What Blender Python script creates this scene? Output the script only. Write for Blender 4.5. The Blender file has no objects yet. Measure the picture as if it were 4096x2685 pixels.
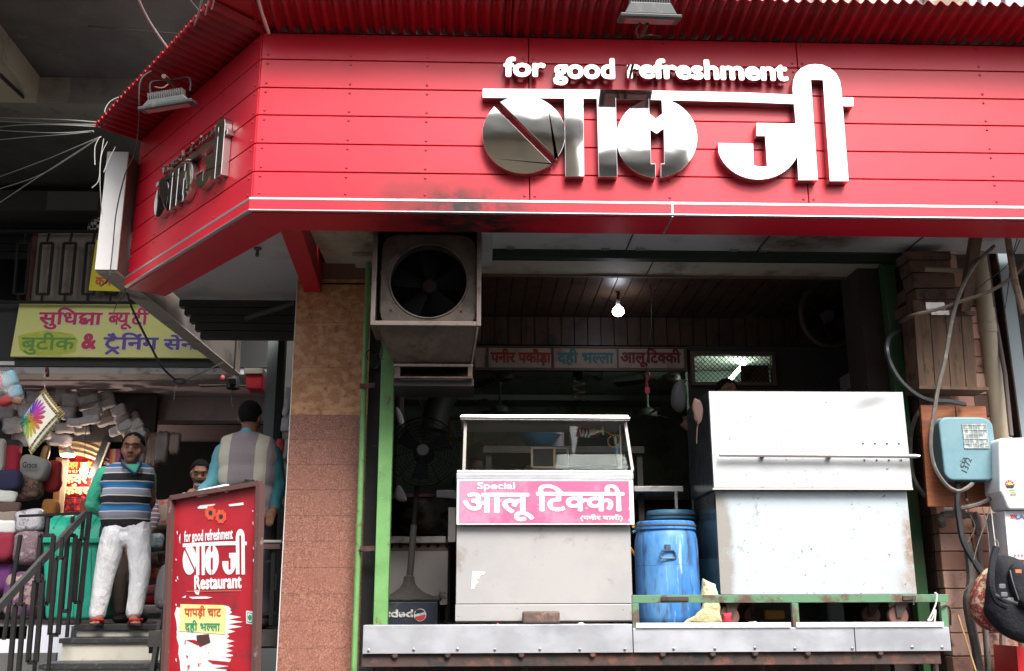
import bpy, bmesh, math, random
from mathutils import Vector, Matrix, noise as mnoise
random.seed(7)
R = math.radians
S = bpy.context.scene
COL = S.collection

# ---------------------------------------------------------------- camera
F_PX, CX, CY = 4051.4, 2048.0, 1342.5
PITCH, YAW, ROLL = R(14.744), R(2.2136), R(-0.1739)
EYE = Vector((0, 0, 1.6))
fw = Vector((math.sin(YAW)*math.cos(PITCH), math.cos(YAW)*math.cos(PITCH), math.sin(PITCH)))
rt = Vector((math.cos(YAW), -math.sin(YAW), 0))
up = rt.cross(fw)
rt2 = rt*math.cos(ROLL) + up*math.sin(ROLL)
up2 = -rt*math.sin(ROLL) + up*math.cos(ROLL)
cd = bpy.data.cameras.new('camera')
cam = bpy.data.objects.new('camera', cd); COL.objects.link(cam)
mw = Matrix((rt2, up2, -fw)).transposed().to_4x4(); mw.translation = EYE
cam.matrix_world = mw
cd.sensor_width = 36; cd.lens = 36*F_PX/4096; cd.clip_start = .05; cd.clip_end = 2000
S.camera = cam

# ---------------------------------------------------------------- sky, sun, exposure
SUN_EL, SUN_AZ = R(52), R(160)      # azimuth measured clockwise from +Y
w = bpy.data.worlds.new('World'); S.world = w; w.use_nodes = True
nt = w.node_tree; bgn = nt.nodes['Background']
sky = nt.nodes.new('ShaderNodeTexSky'); sky.sky_type = 'NISHITA'; sky.sun_disc = False
sky.sun_elevation = SUN_EL; sky.sun_rotation = SUN_AZ; sky.dust_density = 4; sky.air_density = 1.0
hsv = nt.nodes.new('ShaderNodeHueSaturation'); hsv.inputs['Saturation'].default_value = .35
nt.links.new(sky.outputs[0], hsv.inputs['Color']); nt.links.new(hsv.outputs[0], bgn.inputs[0])
bgn.inputs[1].default_value = .14
sd = bpy.data.lights.new('sun', 'SUN'); sd.energy = 2.4; sd.angle = R(28); sd.color = (1, .96, .9)
so = bpy.data.objects.new('sun', sd); COL.objects.link(so)
sun_dir = Vector((math.sin(SUN_AZ)*math.cos(SUN_EL), math.cos(SUN_AZ)*math.cos(SUN_EL), math.sin(SUN_EL)))
so.rotation_euler = sun_dir.to_track_quat('Z', 'Y').to_euler()
S.view_settings.view_transform = 'Standard'; S.view_settings.look = 'None'
S.view_settings.gamma = 1; S.view_settings.use_curve_mapping = False
S.view_settings.exposure = 1.38
try:
    S.cycles.max_bounces = 8; S.cycles.diffuse_bounces = 4; S.cycles.glossy_bounces = 4
    S.cycles.transparent_max_bounces = 12; S.cycles.caustics_reflective = False; S.cycles.caustics_refractive = False
except Exception: pass

# ---------------------------------------------------------------- helpers
def ray(px, py):
    return fw + rt2*((px-CX)/F_PX) + up2*((CY-py)/F_PX)
def U(px, py, Y=None, z=None, x=None):
    d = ray(px, py)
    if Y is not None: t = (Y-EYE.y)/d.y
    elif z is not None: t = (z-EYE.z)/d.z
    else: t = (x-EYE.x)/d.x
    return EYE + d*t
def rgb(h):
    return h
class NT:
    """small node helper"""
    def __init__(s, m):
        s.t = m.node_tree; s.b = s.t.nodes['Principled BSDF']
    def n(s, typ, **kw):
        x = s.t.nodes.new(typ)
        for k, v in kw.items(): setattr(x, k, v)
        return x
    def l(s, a, b): s.t.links.new(a, b)
def mixc(h, fac, a, b, mode='MIX'):
    m = h.n('ShaderNodeMix', data_type='RGBA', blend_type=mode)
    for sock, v in ((m.inputs[0], fac), (m.inputs[6], a), (m.inputs[7], b)):
        if hasattr(v, 'is_linked'): h.l(v, sock)
        elif isinstance(v, (int, float)): sock.default_value = v
        else: sock.default_value = (*v[:3], 1)
    return m.outputs[2]
def ramp(h, src, lo, hi, a=0., b=1.):
    m = h.n('ShaderNodeMapRange'); m.interpolation_type = 'SMOOTHSTEP'
    h.l(src, m.inputs[0]); m.inputs[1].default_value = lo; m.inputs[2].default_value = hi
    m.inputs[3].default_value = a; m.inputs[4].default_value = b
    return m.outputs[0]
def math_(h, op, a, b=0.):
    m = h.n('ShaderNodeMath', operation=op)
    for i, v in enumerate((a, b)):
        if hasattr(v, 'is_linked'): h.l(v, m.inputs[i])
        else: m.inputs[i].default_value = v
    return m.outputs[0]
def coords(h, scale=(1, 1, 1)):
    g = h.n('ShaderNodeNewGeometry')
    if tuple(scale) == (1, 1, 1): return g.outputs['Position']
    m = h.n('ShaderNodeVectorMath', operation='MULTIPLY'); h.l(g.outputs['Position'], m.inputs[0])
    m.inputs[1].default_value = scale
    return m.outputs[0]
def noisef(h, scale, detail=4, rough=.6, stretch=(1, 1, 1), dist=0):
    n = h.n('ShaderNodeTexNoise'); h.l(coords(h, stretch), n.inputs['Vector'])
    n.inputs['Scale'].default_value = scale; n.inputs['Detail'].default_value = detail
    n.inputs['Roughness'].default_value = rough; n.inputs['Distortion'].default_value = dist
    return n.outputs[0]
MATS = {}
def M(name, col, rough=.6, metal=0, var=None, dirt=None, dirt2=None, bump=None, emit=None, spec=None,
      alpha=None, trans=None, coat=None, spots=None, rvar=None, sheen=None):
    """procedural material. var=(col2,scale,lo,hi[,stretch]); dirt likewise; bump=(scale,strength,dist[,stretch]);
    spots=[(centre,radius_lo,radius_hi,colour,amount,noise_scale)]"""
    if name in MATS: return MATS[name]
    m = bpy.data.materials.new(name); m.use_nodes = True; h = NT(m); b = h.b
    b.inputs['Roughness'].default_value = rough; b.inputs['Metallic'].default_value = metal
    c = col
    for v in (var, dirt, dirt2):
        if v:
            st = v[4] if len(v) > 4 else (1, 1, 1)
            c = mixc(h, ramp(h, noisef(h, v[1], 6, .65, st), v[2], v[3]), c, v[0])
    for sp in (spots or []):
        g = h.n('ShaderNodeVectorMath', operation='DISTANCE'); h.l(coords(h, sp[6] if len(sp) > 6 else (1, 1, 1)), g.inputs[0])
        st = sp[6] if len(sp) > 6 else (1, 1, 1)
        g.inputs[1].default_value = tuple(sp[0][i]*st[i] for i in range(3))
        f = ramp(h, g.outputs['Value'], sp[1], sp[2], 1, 0)
        n = ramp(h, noisef(h, sp[5], 8, .7), .12, .70)
        f = math_(h, 'MULTIPLY', math_(h, 'POWER', f, 1.3), math_(h, 'MULTIPLY', n, sp[4]))
        c = mixc(h, f, c, sp[3])
    if hasattr(c, 'is_linked'): h.l(c, b.inputs['Base Color'])
    else: b.inputs['Base Color'].default_value = (*c, 1)
    if rvar: h.l(ramp(h, noisef(h, rvar[0], 5), .3, .7, rvar[1], rvar[2]), b.inputs['Roughness'])
    if bump:
        bn = h.n('ShaderNodeBump'); bn.inputs['Strength'].default_value = bump[1]
        bn.inputs['Distance'].default_value = bump[2] if len(bump) > 2 else .01
        h.l(noisef(h, bump[0], 4, .6, bump[3] if len(bump) > 3 else (1, 1, 1)), bn.inputs['Height'])
        h.l(bn.outputs[0], b.inputs['Normal'])
    if emit: b.inputs['Emission Color'].default_value = (*emit[0], 1); b.inputs['Emission Strength'].default_value = emit[1]
    if spec is not None: b.inputs['Specular IOR Level'].default_value = spec
    if trans: b.inputs['Transmission Weight'].default_value = trans
    if alpha is not None: b.inputs['Alpha'].default_value = alpha
    if coat: b.inputs['Coat Weight'].default_value = coat; b.inputs['Coat Roughness'].default_value = .15
    if sheen: b.inputs['Sheen Weight'].default_value = sheen
    MATS[name] = m
    return m

def wloc(p):
    v = Vector((0, 0, 0))
    while p: v += p.location; p = p.parent
    return v
def tag(o, label=None, cat=None, group=None, kind=None):
    if label: o['label'] = label
    if cat: o['category'] = cat
    if group: o['group'] = group
    if kind: o['kind'] = kind
    return o
def thing(name, label, cat, loc=(0, 0, 0), group=None):
    o = bpy.data.objects.new(name, None); COL.objects.link(o); o.location = loc
    o.empty_display_size = .1
    return tag(o, label, cat, group)
class MB:
    def __init__(s): s.v = []; s.f = []; s.m = []; s.cur = 0
    def add(s, vs, fs):
        b = len(s.v); s.v += [Vector(v) for v in vs]
        for f in fs: s.f.append([b+i for i in f]); s.m.append(s.cur)
        return s
    def hexa(s, c):      # 8 corners: 0-3 bottom ring, 4-7 top ring
        return s.add(c, [(3, 2, 1, 0), (4, 5, 6, 7), (0, 1, 5, 4), (1, 2, 6, 5), (2, 3, 7, 6), (3, 0, 4, 7)])
    def box(s, x0, x1, y0, y1, z0, z1):
        return s.hexa([(x0, y0, z0), (x1, y0, z0), (x1, y1, z0), (x0, y1, z0), (x0, y0, z1), (x1, y0, z1), (x1, y1, z1), (x0, y1, z1)])
    def obox(s, c, ax, ay, az):   # centre, half-axis vectors
        c, ax, ay, az = map(Vector, (c, ax, ay, az))
        return s.hexa([c-ax-ay-az, c+ax-ay-az, c+ax+ay-az, c-ax+ay-az, c-ax-ay+az, c+ax-ay+az, c+ax+ay+az, c-ax+ay+az])
    def bar(s, a, b, w, d=None, upv=(0, 0, 1)):   # rectangular bar from a to b
        a, b = Vector(a), Vector(b); t = (b-a).normalized(); upv = Vector(upv)
        if abs(t.dot(upv)) > .95: upv = Vector((0, 1, 0))
        sx = t.cross(upv).normalized(); sy = sx.cross(t).normalized(); d = d or w
        return s.obox((a+b)/2, (b-a)/2, sx*w/2, sy*d/2)
    def prism(s, poly, vec):      # poly list of 3D pts, extruded by vec
        n = len(poly); vec = Vector(vec); p = [Vector(q) for q in poly]
        return s.add(p+[q+vec for q in p], [list(range(n))[::-1], list(range(n, 2*n))] + [(i, (i+1) % n, n+(i+1) % n, n+i) for i in range(n)])
    def tube(s, pts, r, n=8, cap=True, closed=False):
        pts = [Vector(p) for p in pts]; rs = r if isinstance(r, (list, tuple)) else [r]*len(pts)
        b = len(s.v); N = len(pts); prev = None
        for i, p in enumerate(pts):
            if closed: t = (pts[(i+1) % N]-pts[i-1])
            else: t = pts[min(i+1, N-1)]-pts[max(i-1, 0)]
            if t.length < 1e-9: t = Vector((0, 0, 1))
            t.normalize()
            if prev is None:
                a = t.orthogonal().normalized()
            else:
                a = prev - t*prev.dot(t)
                a = a.normalized() if a.length > 1e-6 else t.orthogonal().normalized()
            prev = a; bb = t.cross(a)
            for k in range(n):
                an = 2*math.pi*k/n
                s.v.append(p+(a*math.cos(an)+bb*math.sin(an))*rs[i])
        for i in range(N if closed else N-1):
            j = (i+1) % N
            for k in range(n):
                s.f.append([b+i*n+k, b+i*n+(k+1) % n, b+j*n+(k+1) % n, b+j*n+k]); s.m.append(s.cur)
        if cap and not closed:
            s.f.append([b+k for k in range(n)][::-1]); s.m.append(s.cur)
            s.f.append([b+(N-1)*n+k for k in range(n)]); s.m.append(s.cur)
        return s
    def lathe(s, prof, c=(0, 0, 0), axis='z', n=24, cap=True):   # prof: (r, h)
        c = Vector(c); b = len(s.v)
        for r, h in prof:
            for k in range(n):
                a = 2*math.pi*k/n; x, y = r*math.cos(a), r*math.sin(a)
                v = {'z': (x, y, h), 'y': (x, h, y), 'x': (h, x, y)}[axis] if isinstance(axis, str) else None
                if v is None:
                    q = Vector((0, 0, 1)).rotation_difference(Vector(axis)); v = q @ Vector((x, y, h))
                s.v.append(c+Vector(v))
        for i in range(len(prof)-1):
            for k in range(n):
                s.f.append([b+i*n+k, b+i*n+(k+1) % n, b+(i+1)*n+(k+1) % n, b+(i+1)*n+k]); s.m.append(s.cur)
        if cap:
            s.f.append([b+k for k in range(n)][::-1]); s.m.append(s.cur)
            s.f.append([b+(len(prof)-1)*n+k for k in range(n)]); s.m.append(s.cur)
        return s
    def ell(s, c, rx, ry, rz, n=12, m=8, rot=None):
        c = Vector(c); b = len(s.v)
        for i in range(m+1):
            th = math.pi*i/m
            for k in range(n):
                a = 2*math.pi*k/n
                v = Vector((rx*math.sin(th)*math.cos(a), ry*math.sin(th)*math.sin(a), rz*math.cos(th)))
                if rot: v = rot @ v
                s.v.append(c+v)
        for i in range(m):
            for k in range(n):
                s.f.append([b+i*n+k, b+(i+1)*n+k, b+(i+1)*n+(k+1) % n, b+i*n+(k+1) % n]); s.m.append(s.cur)
        return s
    def build(s, name, mat, parent=None, smooth=False, bevel=0, seg=2, solid=0, sub=0, weld=False):
        me = bpy.data.meshes.new(name)
        if parent is not None: off = wloc(parent)
        else:
            xs = [v.x for v in s.v]; ys = [v.y for v in s.v]; zs = [v.z for v in s.v]
            off = Vector(((min(xs)+max(xs))/2, (min(ys)+max(ys))/2, min(zs)))
        me.from_pydata([v-off for v in s.v], [], s.f)
        mats = mat if isinstance(mat, (list, tuple)) else [mat]
        for q in mats: me.materials.append(q)
        for p, mi in zip(me.polygons, s.m): p.material_index = mi
        bm = bmesh.new(); bm.from_mesh(me)
        if weld: bmesh.ops.remove_doubles(bm, verts=bm.verts, dist=1e-5)
        bmesh.ops.recalc_face_normals(bm, faces=bm.faces); bm.to_mesh(me); bm.free()
        if smooth:
            for p in me.polygons: p.use_smooth = True
            if smooth != 'all':
                try: me.set_sharp_from_angle(angle=R(40))
                except Exception: pass
        o = bpy.data.objects.new(name, me); COL.objects.link(o)
        if parent is not None: o.parent = parent
        else: o.location = off
        if solid:
            q = o.modifiers.new('s', 'SOLIDIFY'); q.thickness = solid; q.offset = 0
        if bevel:
            q = o.modifiers.new('b', 'BEVEL'); q.width = bevel; q.segments = seg; q.limit_method = 'ANGLE'; q.angle_limit = R(50)
        if sub:
            q = o.modifiers.new('u', 'SUBSURF'); q.levels = sub; q.render_levels = sub
        return o
def pext(x0, y0, x1, y1, Y):
    """world x0,x1,z_top,z_bottom of the photo rectangle seen on the plane at depth Y"""
    xm, ym = (x0+x1)/2, (y0+y1)/2
    return U(x0, ym, Y=Y).x, U(x1, ym, Y=Y).x, U(xm, y1, Y=Y).z, U(xm, y0, Y=Y).z
def pbox(mb, x0, y0, x1, y1, Y, D):
    a, b, c, d = pext(x0, y0, x1, y1, Y)
    return mb.box(a, b, Y, Y+D, c, d)
def copy_tree(o, parent=None, **kw):
    c = o.copy(); COL.objects.link(c)
    if parent is not None: c.parent = parent
    for ch in list(o.children): copy_tree(ch, c)
    return c
def cable(pts, r, name, mat, parent=None, n=6, steps=6):
    """smooth catmull-rom tube"""
    P = [Vector(p) for p in pts]; out = []
    for i in range(len(P)-1):
        p0, p1, p2, p3 = P[max(i-1, 0)], P[i], P[i+1], P[min(i+2, len(P)-1)]
        for k in range(steps):
            t = k/steps
            out.append(.5*((2*p1)+(-p0+p2)*t+(2*p0-5*p1+4*p2-p3)*t*t+(-p0+3*p1-3*p2+p3)*t**3))
    out.append(P[-1])
    return MB().tube(out, r, n).build(name, mat, parent, smooth=True)

# ---- lettering
def glyphs(body, bold=0.):
    c = bpy.data.curves.new('t', 'FONT'); c.body = body; c.resolution_u = 3; c.offset = bold; c.fill_mode = 'FRONT'
    o = bpy.data.objects.new('t', c); COL.objects.link(o)
    dg = bpy.context.evaluated_depsgraph_get(); dg.update()
    ev = o.evaluated_get(dg); me = ev.to_mesh()
    vs = [v.co.to_2d() for v in me.vertices]; fs = [list(p.vertices) for p in me.polygons]
    ev.to_mesh_clear(); bpy.data.objects.remove(o); bpy.data.curves.remove(c)
    return vs, fs
_hl = []
def headline():
    if not _hl:
        v, f = glyphs('\u0915'); _hl.append(max(q.y for q in v))
    return _hl[0]
def clip_right(vs, fs, xmax):
    bm = bmesh.new(); bv = [bm.verts.new((v.x, v.y, 0)) for v in vs]
    for f in fs:
        try: bm.faces.new([bv[i] for i in f])
        except ValueError: pass
    bmesh.ops.bisect_plane(bm, geom=bm.verts[:]+bm.edges[:]+bm.faces[:], plane_co=(xmax, 0, 0), plane_no=(1, 0, 0), clear_outer=True)
    bm.verts.index_update()
    v2 = [v.co.to_2d() for v in bm.verts]; f2 = [[v.index for v in f.verts] for f in bm.faces]; bm.free()
    return v2, f2
def strokes(lines, t):
    vs, fs = [], []
    for ln in lines:
        P = [Vector(p) for p in ln]
        for i in range(len(P)-1):
            a, b = P[i], P[i+1]; d = (b-a).normalized()*t*.3; n = Vector((-d.y, d.x)).normalized()*t/2
            k = len(vs); vs += [a-d-n, b+d-n, b+d+n, a-d+n]; fs.append([k, k+1, k+2, k+3])
    return vs, fs
def layout(items, bold=0.):
    """items: str, ('half', ch, frac), ('ksha',), or ('trai',)"""
    if isinstance(items, str): items = [items]
    V, Fc, x = [], [], 0.
    H = headline(); T = .075
    for it in items:
        if isinstance(it, str):
            if it.strip() == '': x += .28*len(it); continue
            v, f = glyphs(it)
        elif it[0] == 'half':
            v, f = glyphs(it[1]); mx = max(q.x for q in v); v, f = clip_right(v, f, mx*it[2])
        elif it[0] == 'ksha':
            v, f = strokes([[(-.02, H-.035), (.66, H-.035)], [(.56, H), (.56, 0)], [(.28, H-.05), (.16, H*.78), (.08, H*.62), (.12, H*.5), (.30, H*.50)],
                            [(.28, H*.50), (.12, H*.38), (.10, H*.18), (.22, H*.06), (.34, H*.10), (.36, H*.22), (.24, H*.27)], [(.28, H*.27), (.56, H*.46)]], T)
        elif it[0] == 'trai':
            v, f = strokes([[(-.02, H-.035), (.58, H-.035)], [(.3, H), (.3, H*.82), (.12, H*.72), (.07, H*.4), (.18, H*.15), (.4, H*.05), (.5, H*.15)],
                            [(.3, -.02), (.1, -.24)], [(.3, -.02), (.52, -.24)], [(.3, H), (.12, H*1.28)], [(.36, H), (.26, H*1.36)]], T)
        b = len(V); V += [Vector((q.x+x, q.y)) for q in v]; Fc += [[b+i for i in f_] for f_ in f]
        x += max(q.x for q in v)-.012
    return V, Fc
def lettering(items, name, mat, parent, O, ux, uy, w, h, bold=0., depth=.002, lift=0., slant=0.):
    """flat lettering filling w x h metres, lower left at O, along unit vectors ux, uy.
    Bold strokes are built from nine slightly shifted copies, each at its own tiny depth."""
    V, Fc = layout(items)
    O, ux, uy = Vector(O), Vector(ux).normalized(), Vector(uy).normalized(); n = ux.cross(uy).normalized()
    if n.dot(EYE-O) < 0: n = -n
    x0, x1 = min(v.x for v in V)-bold, max(v.x for v in V)+bold; y0, y1 = min(v.y for v in V)-bold, max(v.y for v in V)+bold
    par = list(range(len(V)))
    def find(a):
        while par[a] != a: par[a] = par[par[a]]; a = par[a]
        return a
    for f in Fc:
        for i in f[1:]: par[find(i)] = find(f[0])
    isl = {}
    for i in range(len(V)): isl.setdefault(find(i), len(isl))
    shifts = [(0, 0)]
    if bold > 0: shifts += [(bold*math.cos(k*math.pi/4), bold*math.sin(k*math.pi/4)) for k in range(8)]
    bm = bmesh.new()
    for k, (sx, sy) in enumerate(shifts):
        bv = []
        for i, v in enumerate(V):
            lz = lift+depth+(isl[find(i)] % 5)*.00036+k*.00004
            X, Y_ = (v.x+sx-x0)/(x1-x0), (v.y+sy-y0)/(y1-y0)
            bv.append(bm.verts.new(O+ux*(X*w+slant*Y_*h)+uy*(Y_*h)+n*lz))
        for f in Fc:
            try: bm.faces.new([bv[i] for i in f])
            except ValueError: pass
    if depth > .003:
        res = bmesh.ops.extrude_face_region(bm, geom=bm.faces[:])
        for g in res['geom']:
            if isinstance(g, bmesh.types.BMVert): g.co -= n*(depth+.0012)
    bm.verts.index_update()
    mb = MB(); mb.add([v.co.copy() for v in bm.verts], [[v.index for v in f.verts] for f in bm.faces]); bm.free()
    return mb.build(name, mat, parent)
def ptext(items, name, mat, parent, x0, y0, x1, y1, Y, bold=0., depth=.002, lift=.001, slant=0):
    """lettering on a wall-parallel plane, filling a photo rectangle"""
    a, b, c, d = pext(x0, y0, x1, y1, Y)
    return lettering(items, name, mat, parent, (a, Y, c), (1, 0, 0), (0, 0, 1), b-a, d-c, bold, depth, lift, slant)
def jit(a): return random.uniform(-a, a)
# ================================================================ MATERIALS
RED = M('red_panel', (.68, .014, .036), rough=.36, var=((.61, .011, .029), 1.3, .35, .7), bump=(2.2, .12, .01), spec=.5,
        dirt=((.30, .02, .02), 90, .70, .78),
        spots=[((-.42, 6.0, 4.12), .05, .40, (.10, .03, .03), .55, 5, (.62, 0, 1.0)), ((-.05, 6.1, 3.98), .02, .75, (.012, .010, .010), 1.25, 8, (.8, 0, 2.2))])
REDC = M('red_corrugated', (.36, .004, .014), rough=.5, var=((.26, .004, .010), 3, .35, .7), dirt=((.12, .02, .02), 14, .62, .8), bump=(30, .08))
GAP = M('dark_gap', (.02, .01, .01), rough=.9)
STEEL = M('polished_steel', (.80, .79, .77), rough=.045, metal=1, bump=(.8, .14, .02), dirt=((.55, .54, .5), 60, .66, .8))
STEELSIDE = M('steel_edge', (.6, .58, .55), rough=.28, metal=1)
TRIM = M('trim_aluminium', (.72, .72, .72), rough=.3, metal=.8, dirt=((.3, .2, .18), 30, .6, .75))
RIVET = M('rivet', (.45, .03, .04), rough=.35)
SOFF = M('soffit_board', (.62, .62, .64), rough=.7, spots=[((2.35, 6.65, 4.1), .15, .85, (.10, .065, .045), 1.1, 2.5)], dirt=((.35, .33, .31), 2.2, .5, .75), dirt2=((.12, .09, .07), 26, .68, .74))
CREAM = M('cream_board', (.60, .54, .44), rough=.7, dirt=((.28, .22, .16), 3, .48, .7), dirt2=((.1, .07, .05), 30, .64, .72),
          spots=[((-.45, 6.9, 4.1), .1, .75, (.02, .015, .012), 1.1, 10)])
GREEN = M('green_paint', (.17, .38, .13), rough=.45, var=((.12, .28, .09), 4, .35, .7), dirt=((.16, .10, .06), 16, .6, .68), dirt2=((.30, .42, .24), 34, .66, .7), bump=(40, .15, .004))
GREEND = M('green_paint_dark', (.03, .10, .035), rough=.5, dirt=((.09, .06, .04), 13, .55, .68), bump=(40, .15, .004))
MARB = M('brown_marble_tile', (.47, .21, .09), rough=.35, var=((.62, .35, .19), 11, .42, .60, (1, 1, 1.3)), dirt=((.30, .135, .065), 20, .52, .66), dirt2=((.72, .56, .42), 40, .62, .72), bump=(20, .04))
GRAN = M('pink_granite_tile', (.27, .115, .08), rough=.4, var=((.41, .20, .145), 90, .48, .58), dirt=((.10, .06, .055), 110, .56, .62), dirt2=((.30, .13, .10), 3, .5, .72))
GROUT = M('grout', (.22, .12, .095), rough=.9)
BLACKM = M('black_metal', (.010, .010, .010), rough=.65, dirt=((.04, .036, .03), 22, .6, .74), spec=.3)
RUST = M('rusty_iron', (.06, .035, .03), rough=.75, dirt=((.14, .055, .035), 12, .5, .65), dirt2=((.02, .02, .02), 7, .5, .65), bump=(60, .3, .004))
GALV = M('galvanised_sheet', (.52, .53, .57), rough=.38, metal=.5, var=((.42, .43, .47), 3, .4, .65, (1, 1, 2)), dirt=((.38, .36, .33), 20, .68, .76), bump=(3.5, .25, .012), rvar=(4, .28, .5))
CONC = M('dark_concrete', (.11, .105, .10), rough=.9, var=((.075, .07, .07), 1.5, .35, .65), dirt=((.16, .15, .13), 8, .62, .75))
CONCL = M('pale_concrete', (.36, .33, .28), rough=.9, var=((.26, .24, .20), 2, .4, .65), dirt=((.14, .12, .1), 6, .58, .75))
WHITEP = M('white_paint', (.72, .72, .70), rough=.55, dirt=((.36, .33, .3), 9, .6, .75))
ASPH = M('asphalt', (.05, .05, .05), rough=.9, var=((.085, .08, .075), 8, .4, .7))
WOODD = M('dark_plank', (.055, .028, .016), rough=.45, var=((.09, .05, .03), 9, .4, .65, (1, 1, .12)), dirt=((.02, .012, .01), 5, .5, .7))
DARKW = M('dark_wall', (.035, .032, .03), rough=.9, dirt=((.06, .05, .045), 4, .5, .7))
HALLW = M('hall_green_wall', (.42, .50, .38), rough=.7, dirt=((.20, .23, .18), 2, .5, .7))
HALLC = M('hall_ceiling', (.5, .56, .48), rough=.8, dirt=((.22, .25, .21), 1.5, .5, .7))
MAROON = M('maroon_dado', (.16, .03, .06), rough=.5)
PINKW = M('pale_mauve_wall', (.44, .36, .375), rough=.85, dirt=((.34, .27, .28), 2.2, .5, .7))

FLOOR = 1.44
def struct(name, mb, mat, **k):
    o = mb.build(name, mat, **k); o['kind'] = 'structure'; return o

# ================================================================ GROUND
struct('street', MB().box(-60, 60, -60, 14, -.3, 0), ASPH)
sh = MB(); sh.box(-.62, 2.83, 6.365, 7.5, 1.315, FLOOR); sh.box(-.9, 5.2, 7.5, 12.2, 1.2, FLOOR); shop_floor = struct('shop_floor', sh, M('shop_floor_stone', (.16, .14, .13), rough=.5, dirt=((.06, .05, .05), 5, .5, .7)))
nb = MB(); nb.box(-7, -.92, 9.72, 14.4, 1.2, 1.41); gf_ = MB(); gf_.box(-2.3, -1.36, 7.6, 9.72, 1.3, 1.41); struct('gap_floor', gf_, DARKW); struct('neighbour_floor', nb, M('granite_floor', (.13, .12, .12), rough=.35, dirt=((.2, .18, .17), 30, .55, .7)))

# ================================================================ FASCIA
C = Vector((-1.397, 6.0, 0)); LD = Vector((-math.cos(R(51.5)), math.sin(R(51.5)), 0)); LN = Vector((-LD.y, LD.x, 0))
LL = (Vector((-2.69, 7.63, 0))-C).length
RX = 4.6
ZG = [5.225, 5.031, 4.827, 4.632, 4.434, 4.240, 4.062]
def LF(s, z, off=0): return C+LD*s+LN*off+Vector((0, 0, z))
def FF(x, z, off=0): return Vector((x, 6.0-off, z))
fas = thing('shop_fascia', 'long red panelled fascia wrapping the corner above the food counter', 'fascia', (C.x, 6.2, 4.0))
core = MB()
core.box(C.x+.01, RX, 6.006, 6.05, 4.0, 5.24)
core.prism([LF(0, 4.0, -.006), LF(LL, 4.0, -.006), LF(LL, 4.0, -.05), LF(0, 4.0, -.05)], (0, 0, 1.24))
core.build('backing', GAP, fas)
xs = [C.x, U(2116, 470, Y=6).x, U(3205, 470, Y=6).x, RX]
riv = MB()
def rivet(p, n): riv.lathe([(.0085, 0), (.0085, .003), (.004, .0065)], p, axis=tuple(n), n=7)
NF = Vector((0, -1, 0))
for r in range(6):
    zt, zb_ = ZG[r]-.004, ZG[r+1]+.004
    for c in range(3):
        a, b = xs[c]+(.003 if c else .0), xs[c+1]-.003
        MB().box(a, b, 5.988, 6.005, zb_, zt).build('panel', RED, fas, bevel=.002, seg=1)
        L = b-a
        for fx in ((.03, .5*L, L-.03) if c else (.04, .58, 1.08, L-.03)):
            for zz in (zt-.028, zb_+.028): rivet((a+fx, 5.988, zz), NF)
    MB().prism([LF(.0, zb_, .012), LF(LL, zb_, .012), LF(LL, zb_, -.004), LF(.0, zb_, -.004)], (0, 0, zt-zb_)).build('panel', RED, fas, bevel=.002, seg=1)
    for s_ in (.05, .55, 1.1, 1.6, LL-.04):
        for zz in (zt-.028, zb_+.028): rivet(LF(s_, zz, .012), LN)
o = riv.build('rivets', RIVET, fas); o['kind'] = 'stuff'
# trim, band and underside
def run(mb, off0, off1, z0, z1, e=0.0):
    """a mitred strip round the corner between outward offsets off0..off1"""
    def cor(off):   # mitre point
        n1, n2 = NF, LN; m = (n1+n2).normalized(); return C+m*(off/m.dot(n1))
    a0, a1 = cor(off0), cor(off1)
    for (p, q, r_, s_) in ((a0, Vector((RX, 6-off0, 0)), Vector((RX, 6-off1, 0)), a1), (a0, LF(LL, 0, off0), LF(LL, 0, off1), a1)):
        mb.prism([p+Vector((0, 0, z0)), q+Vector((0, 0, z0)), r_+Vector((0, 0, z0)), s_+Vector((0, 0, z0))], (0, 0, z1-z0))
t1 = MB(); run(t1, .0, .030, 4.040, 4.060); t1.build('silver_trim', TRIM, fas, bevel=.003, seg=1)
t2 = MB(); run(t2, -.05, .028, 3.978, 4.038); t2.build('lower_band', RED, fas)
t3 = MB(); run(t3, .0, .031, 3.970, 3.9775); t3.build('lower_trim', TRIM, fas)
t4 = MB(); run(t4, -.30, .0, 3.962, 3.9765); t4.build('underside_panel', RED, fas)
j1 = MB(); xj = U(2690, 830, Y=5.96).x
j1.box(xj-.006, xj+.006, 5.966, 5.971, 3.975, 4.06); j1.box(xj-.006, xj+.006, 5.971, 6.3, 3.958, 3.9615); j1.build('joint_strip', TRIM, fas)

# ================================================================ AWNING
def corr(P0, P1, Q0, Q1, pitch=.080, amp=.019, name='sheet', parent=None, mat=None, wob=.0):
    """corrugated sheet, waves run from edge P (wall) to edge Q (outer)"""
    L = (Vector(P1)-Vector(P0)).length; n = int(L/pitch*8); m = 3
    P0, P1, Q0, Q1 = map(Vector, (P0, P1, Q0, Q1)); nn = (P1-P0).cross(Q0-P0).normalized()
    if nn.z < 0: nn = -nn
    vs = []; fs = []
    for j in range(m+1):
        t = j/m
        for i in range(n+1):
            s_ = i/n; p = P0.lerp(P1, s_).lerp(Q0.lerp(Q1, s_), t)
            vs.append(p+nn*(amp*math.sin(2*math.pi*i/8)+wob*mnoise.noise(p*2.5)))
    for j in range(m):
        for i in range(n):
            a = j*(n+1)+i; fs.append((a, a+1, a+n+2, a+n+1))
    mb = MB(); mb.add(vs, fs)
    o = mb.build(name, mat or REDC, parent, smooth='all', solid=.0035); return o
awn = thing('corrugated_awning', 'dark red corrugated metal awning above the red fascia', 'awning', (0, 5.8, 5.2))
def seam(px): return U(px, 60, Y=5.7).x
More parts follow.
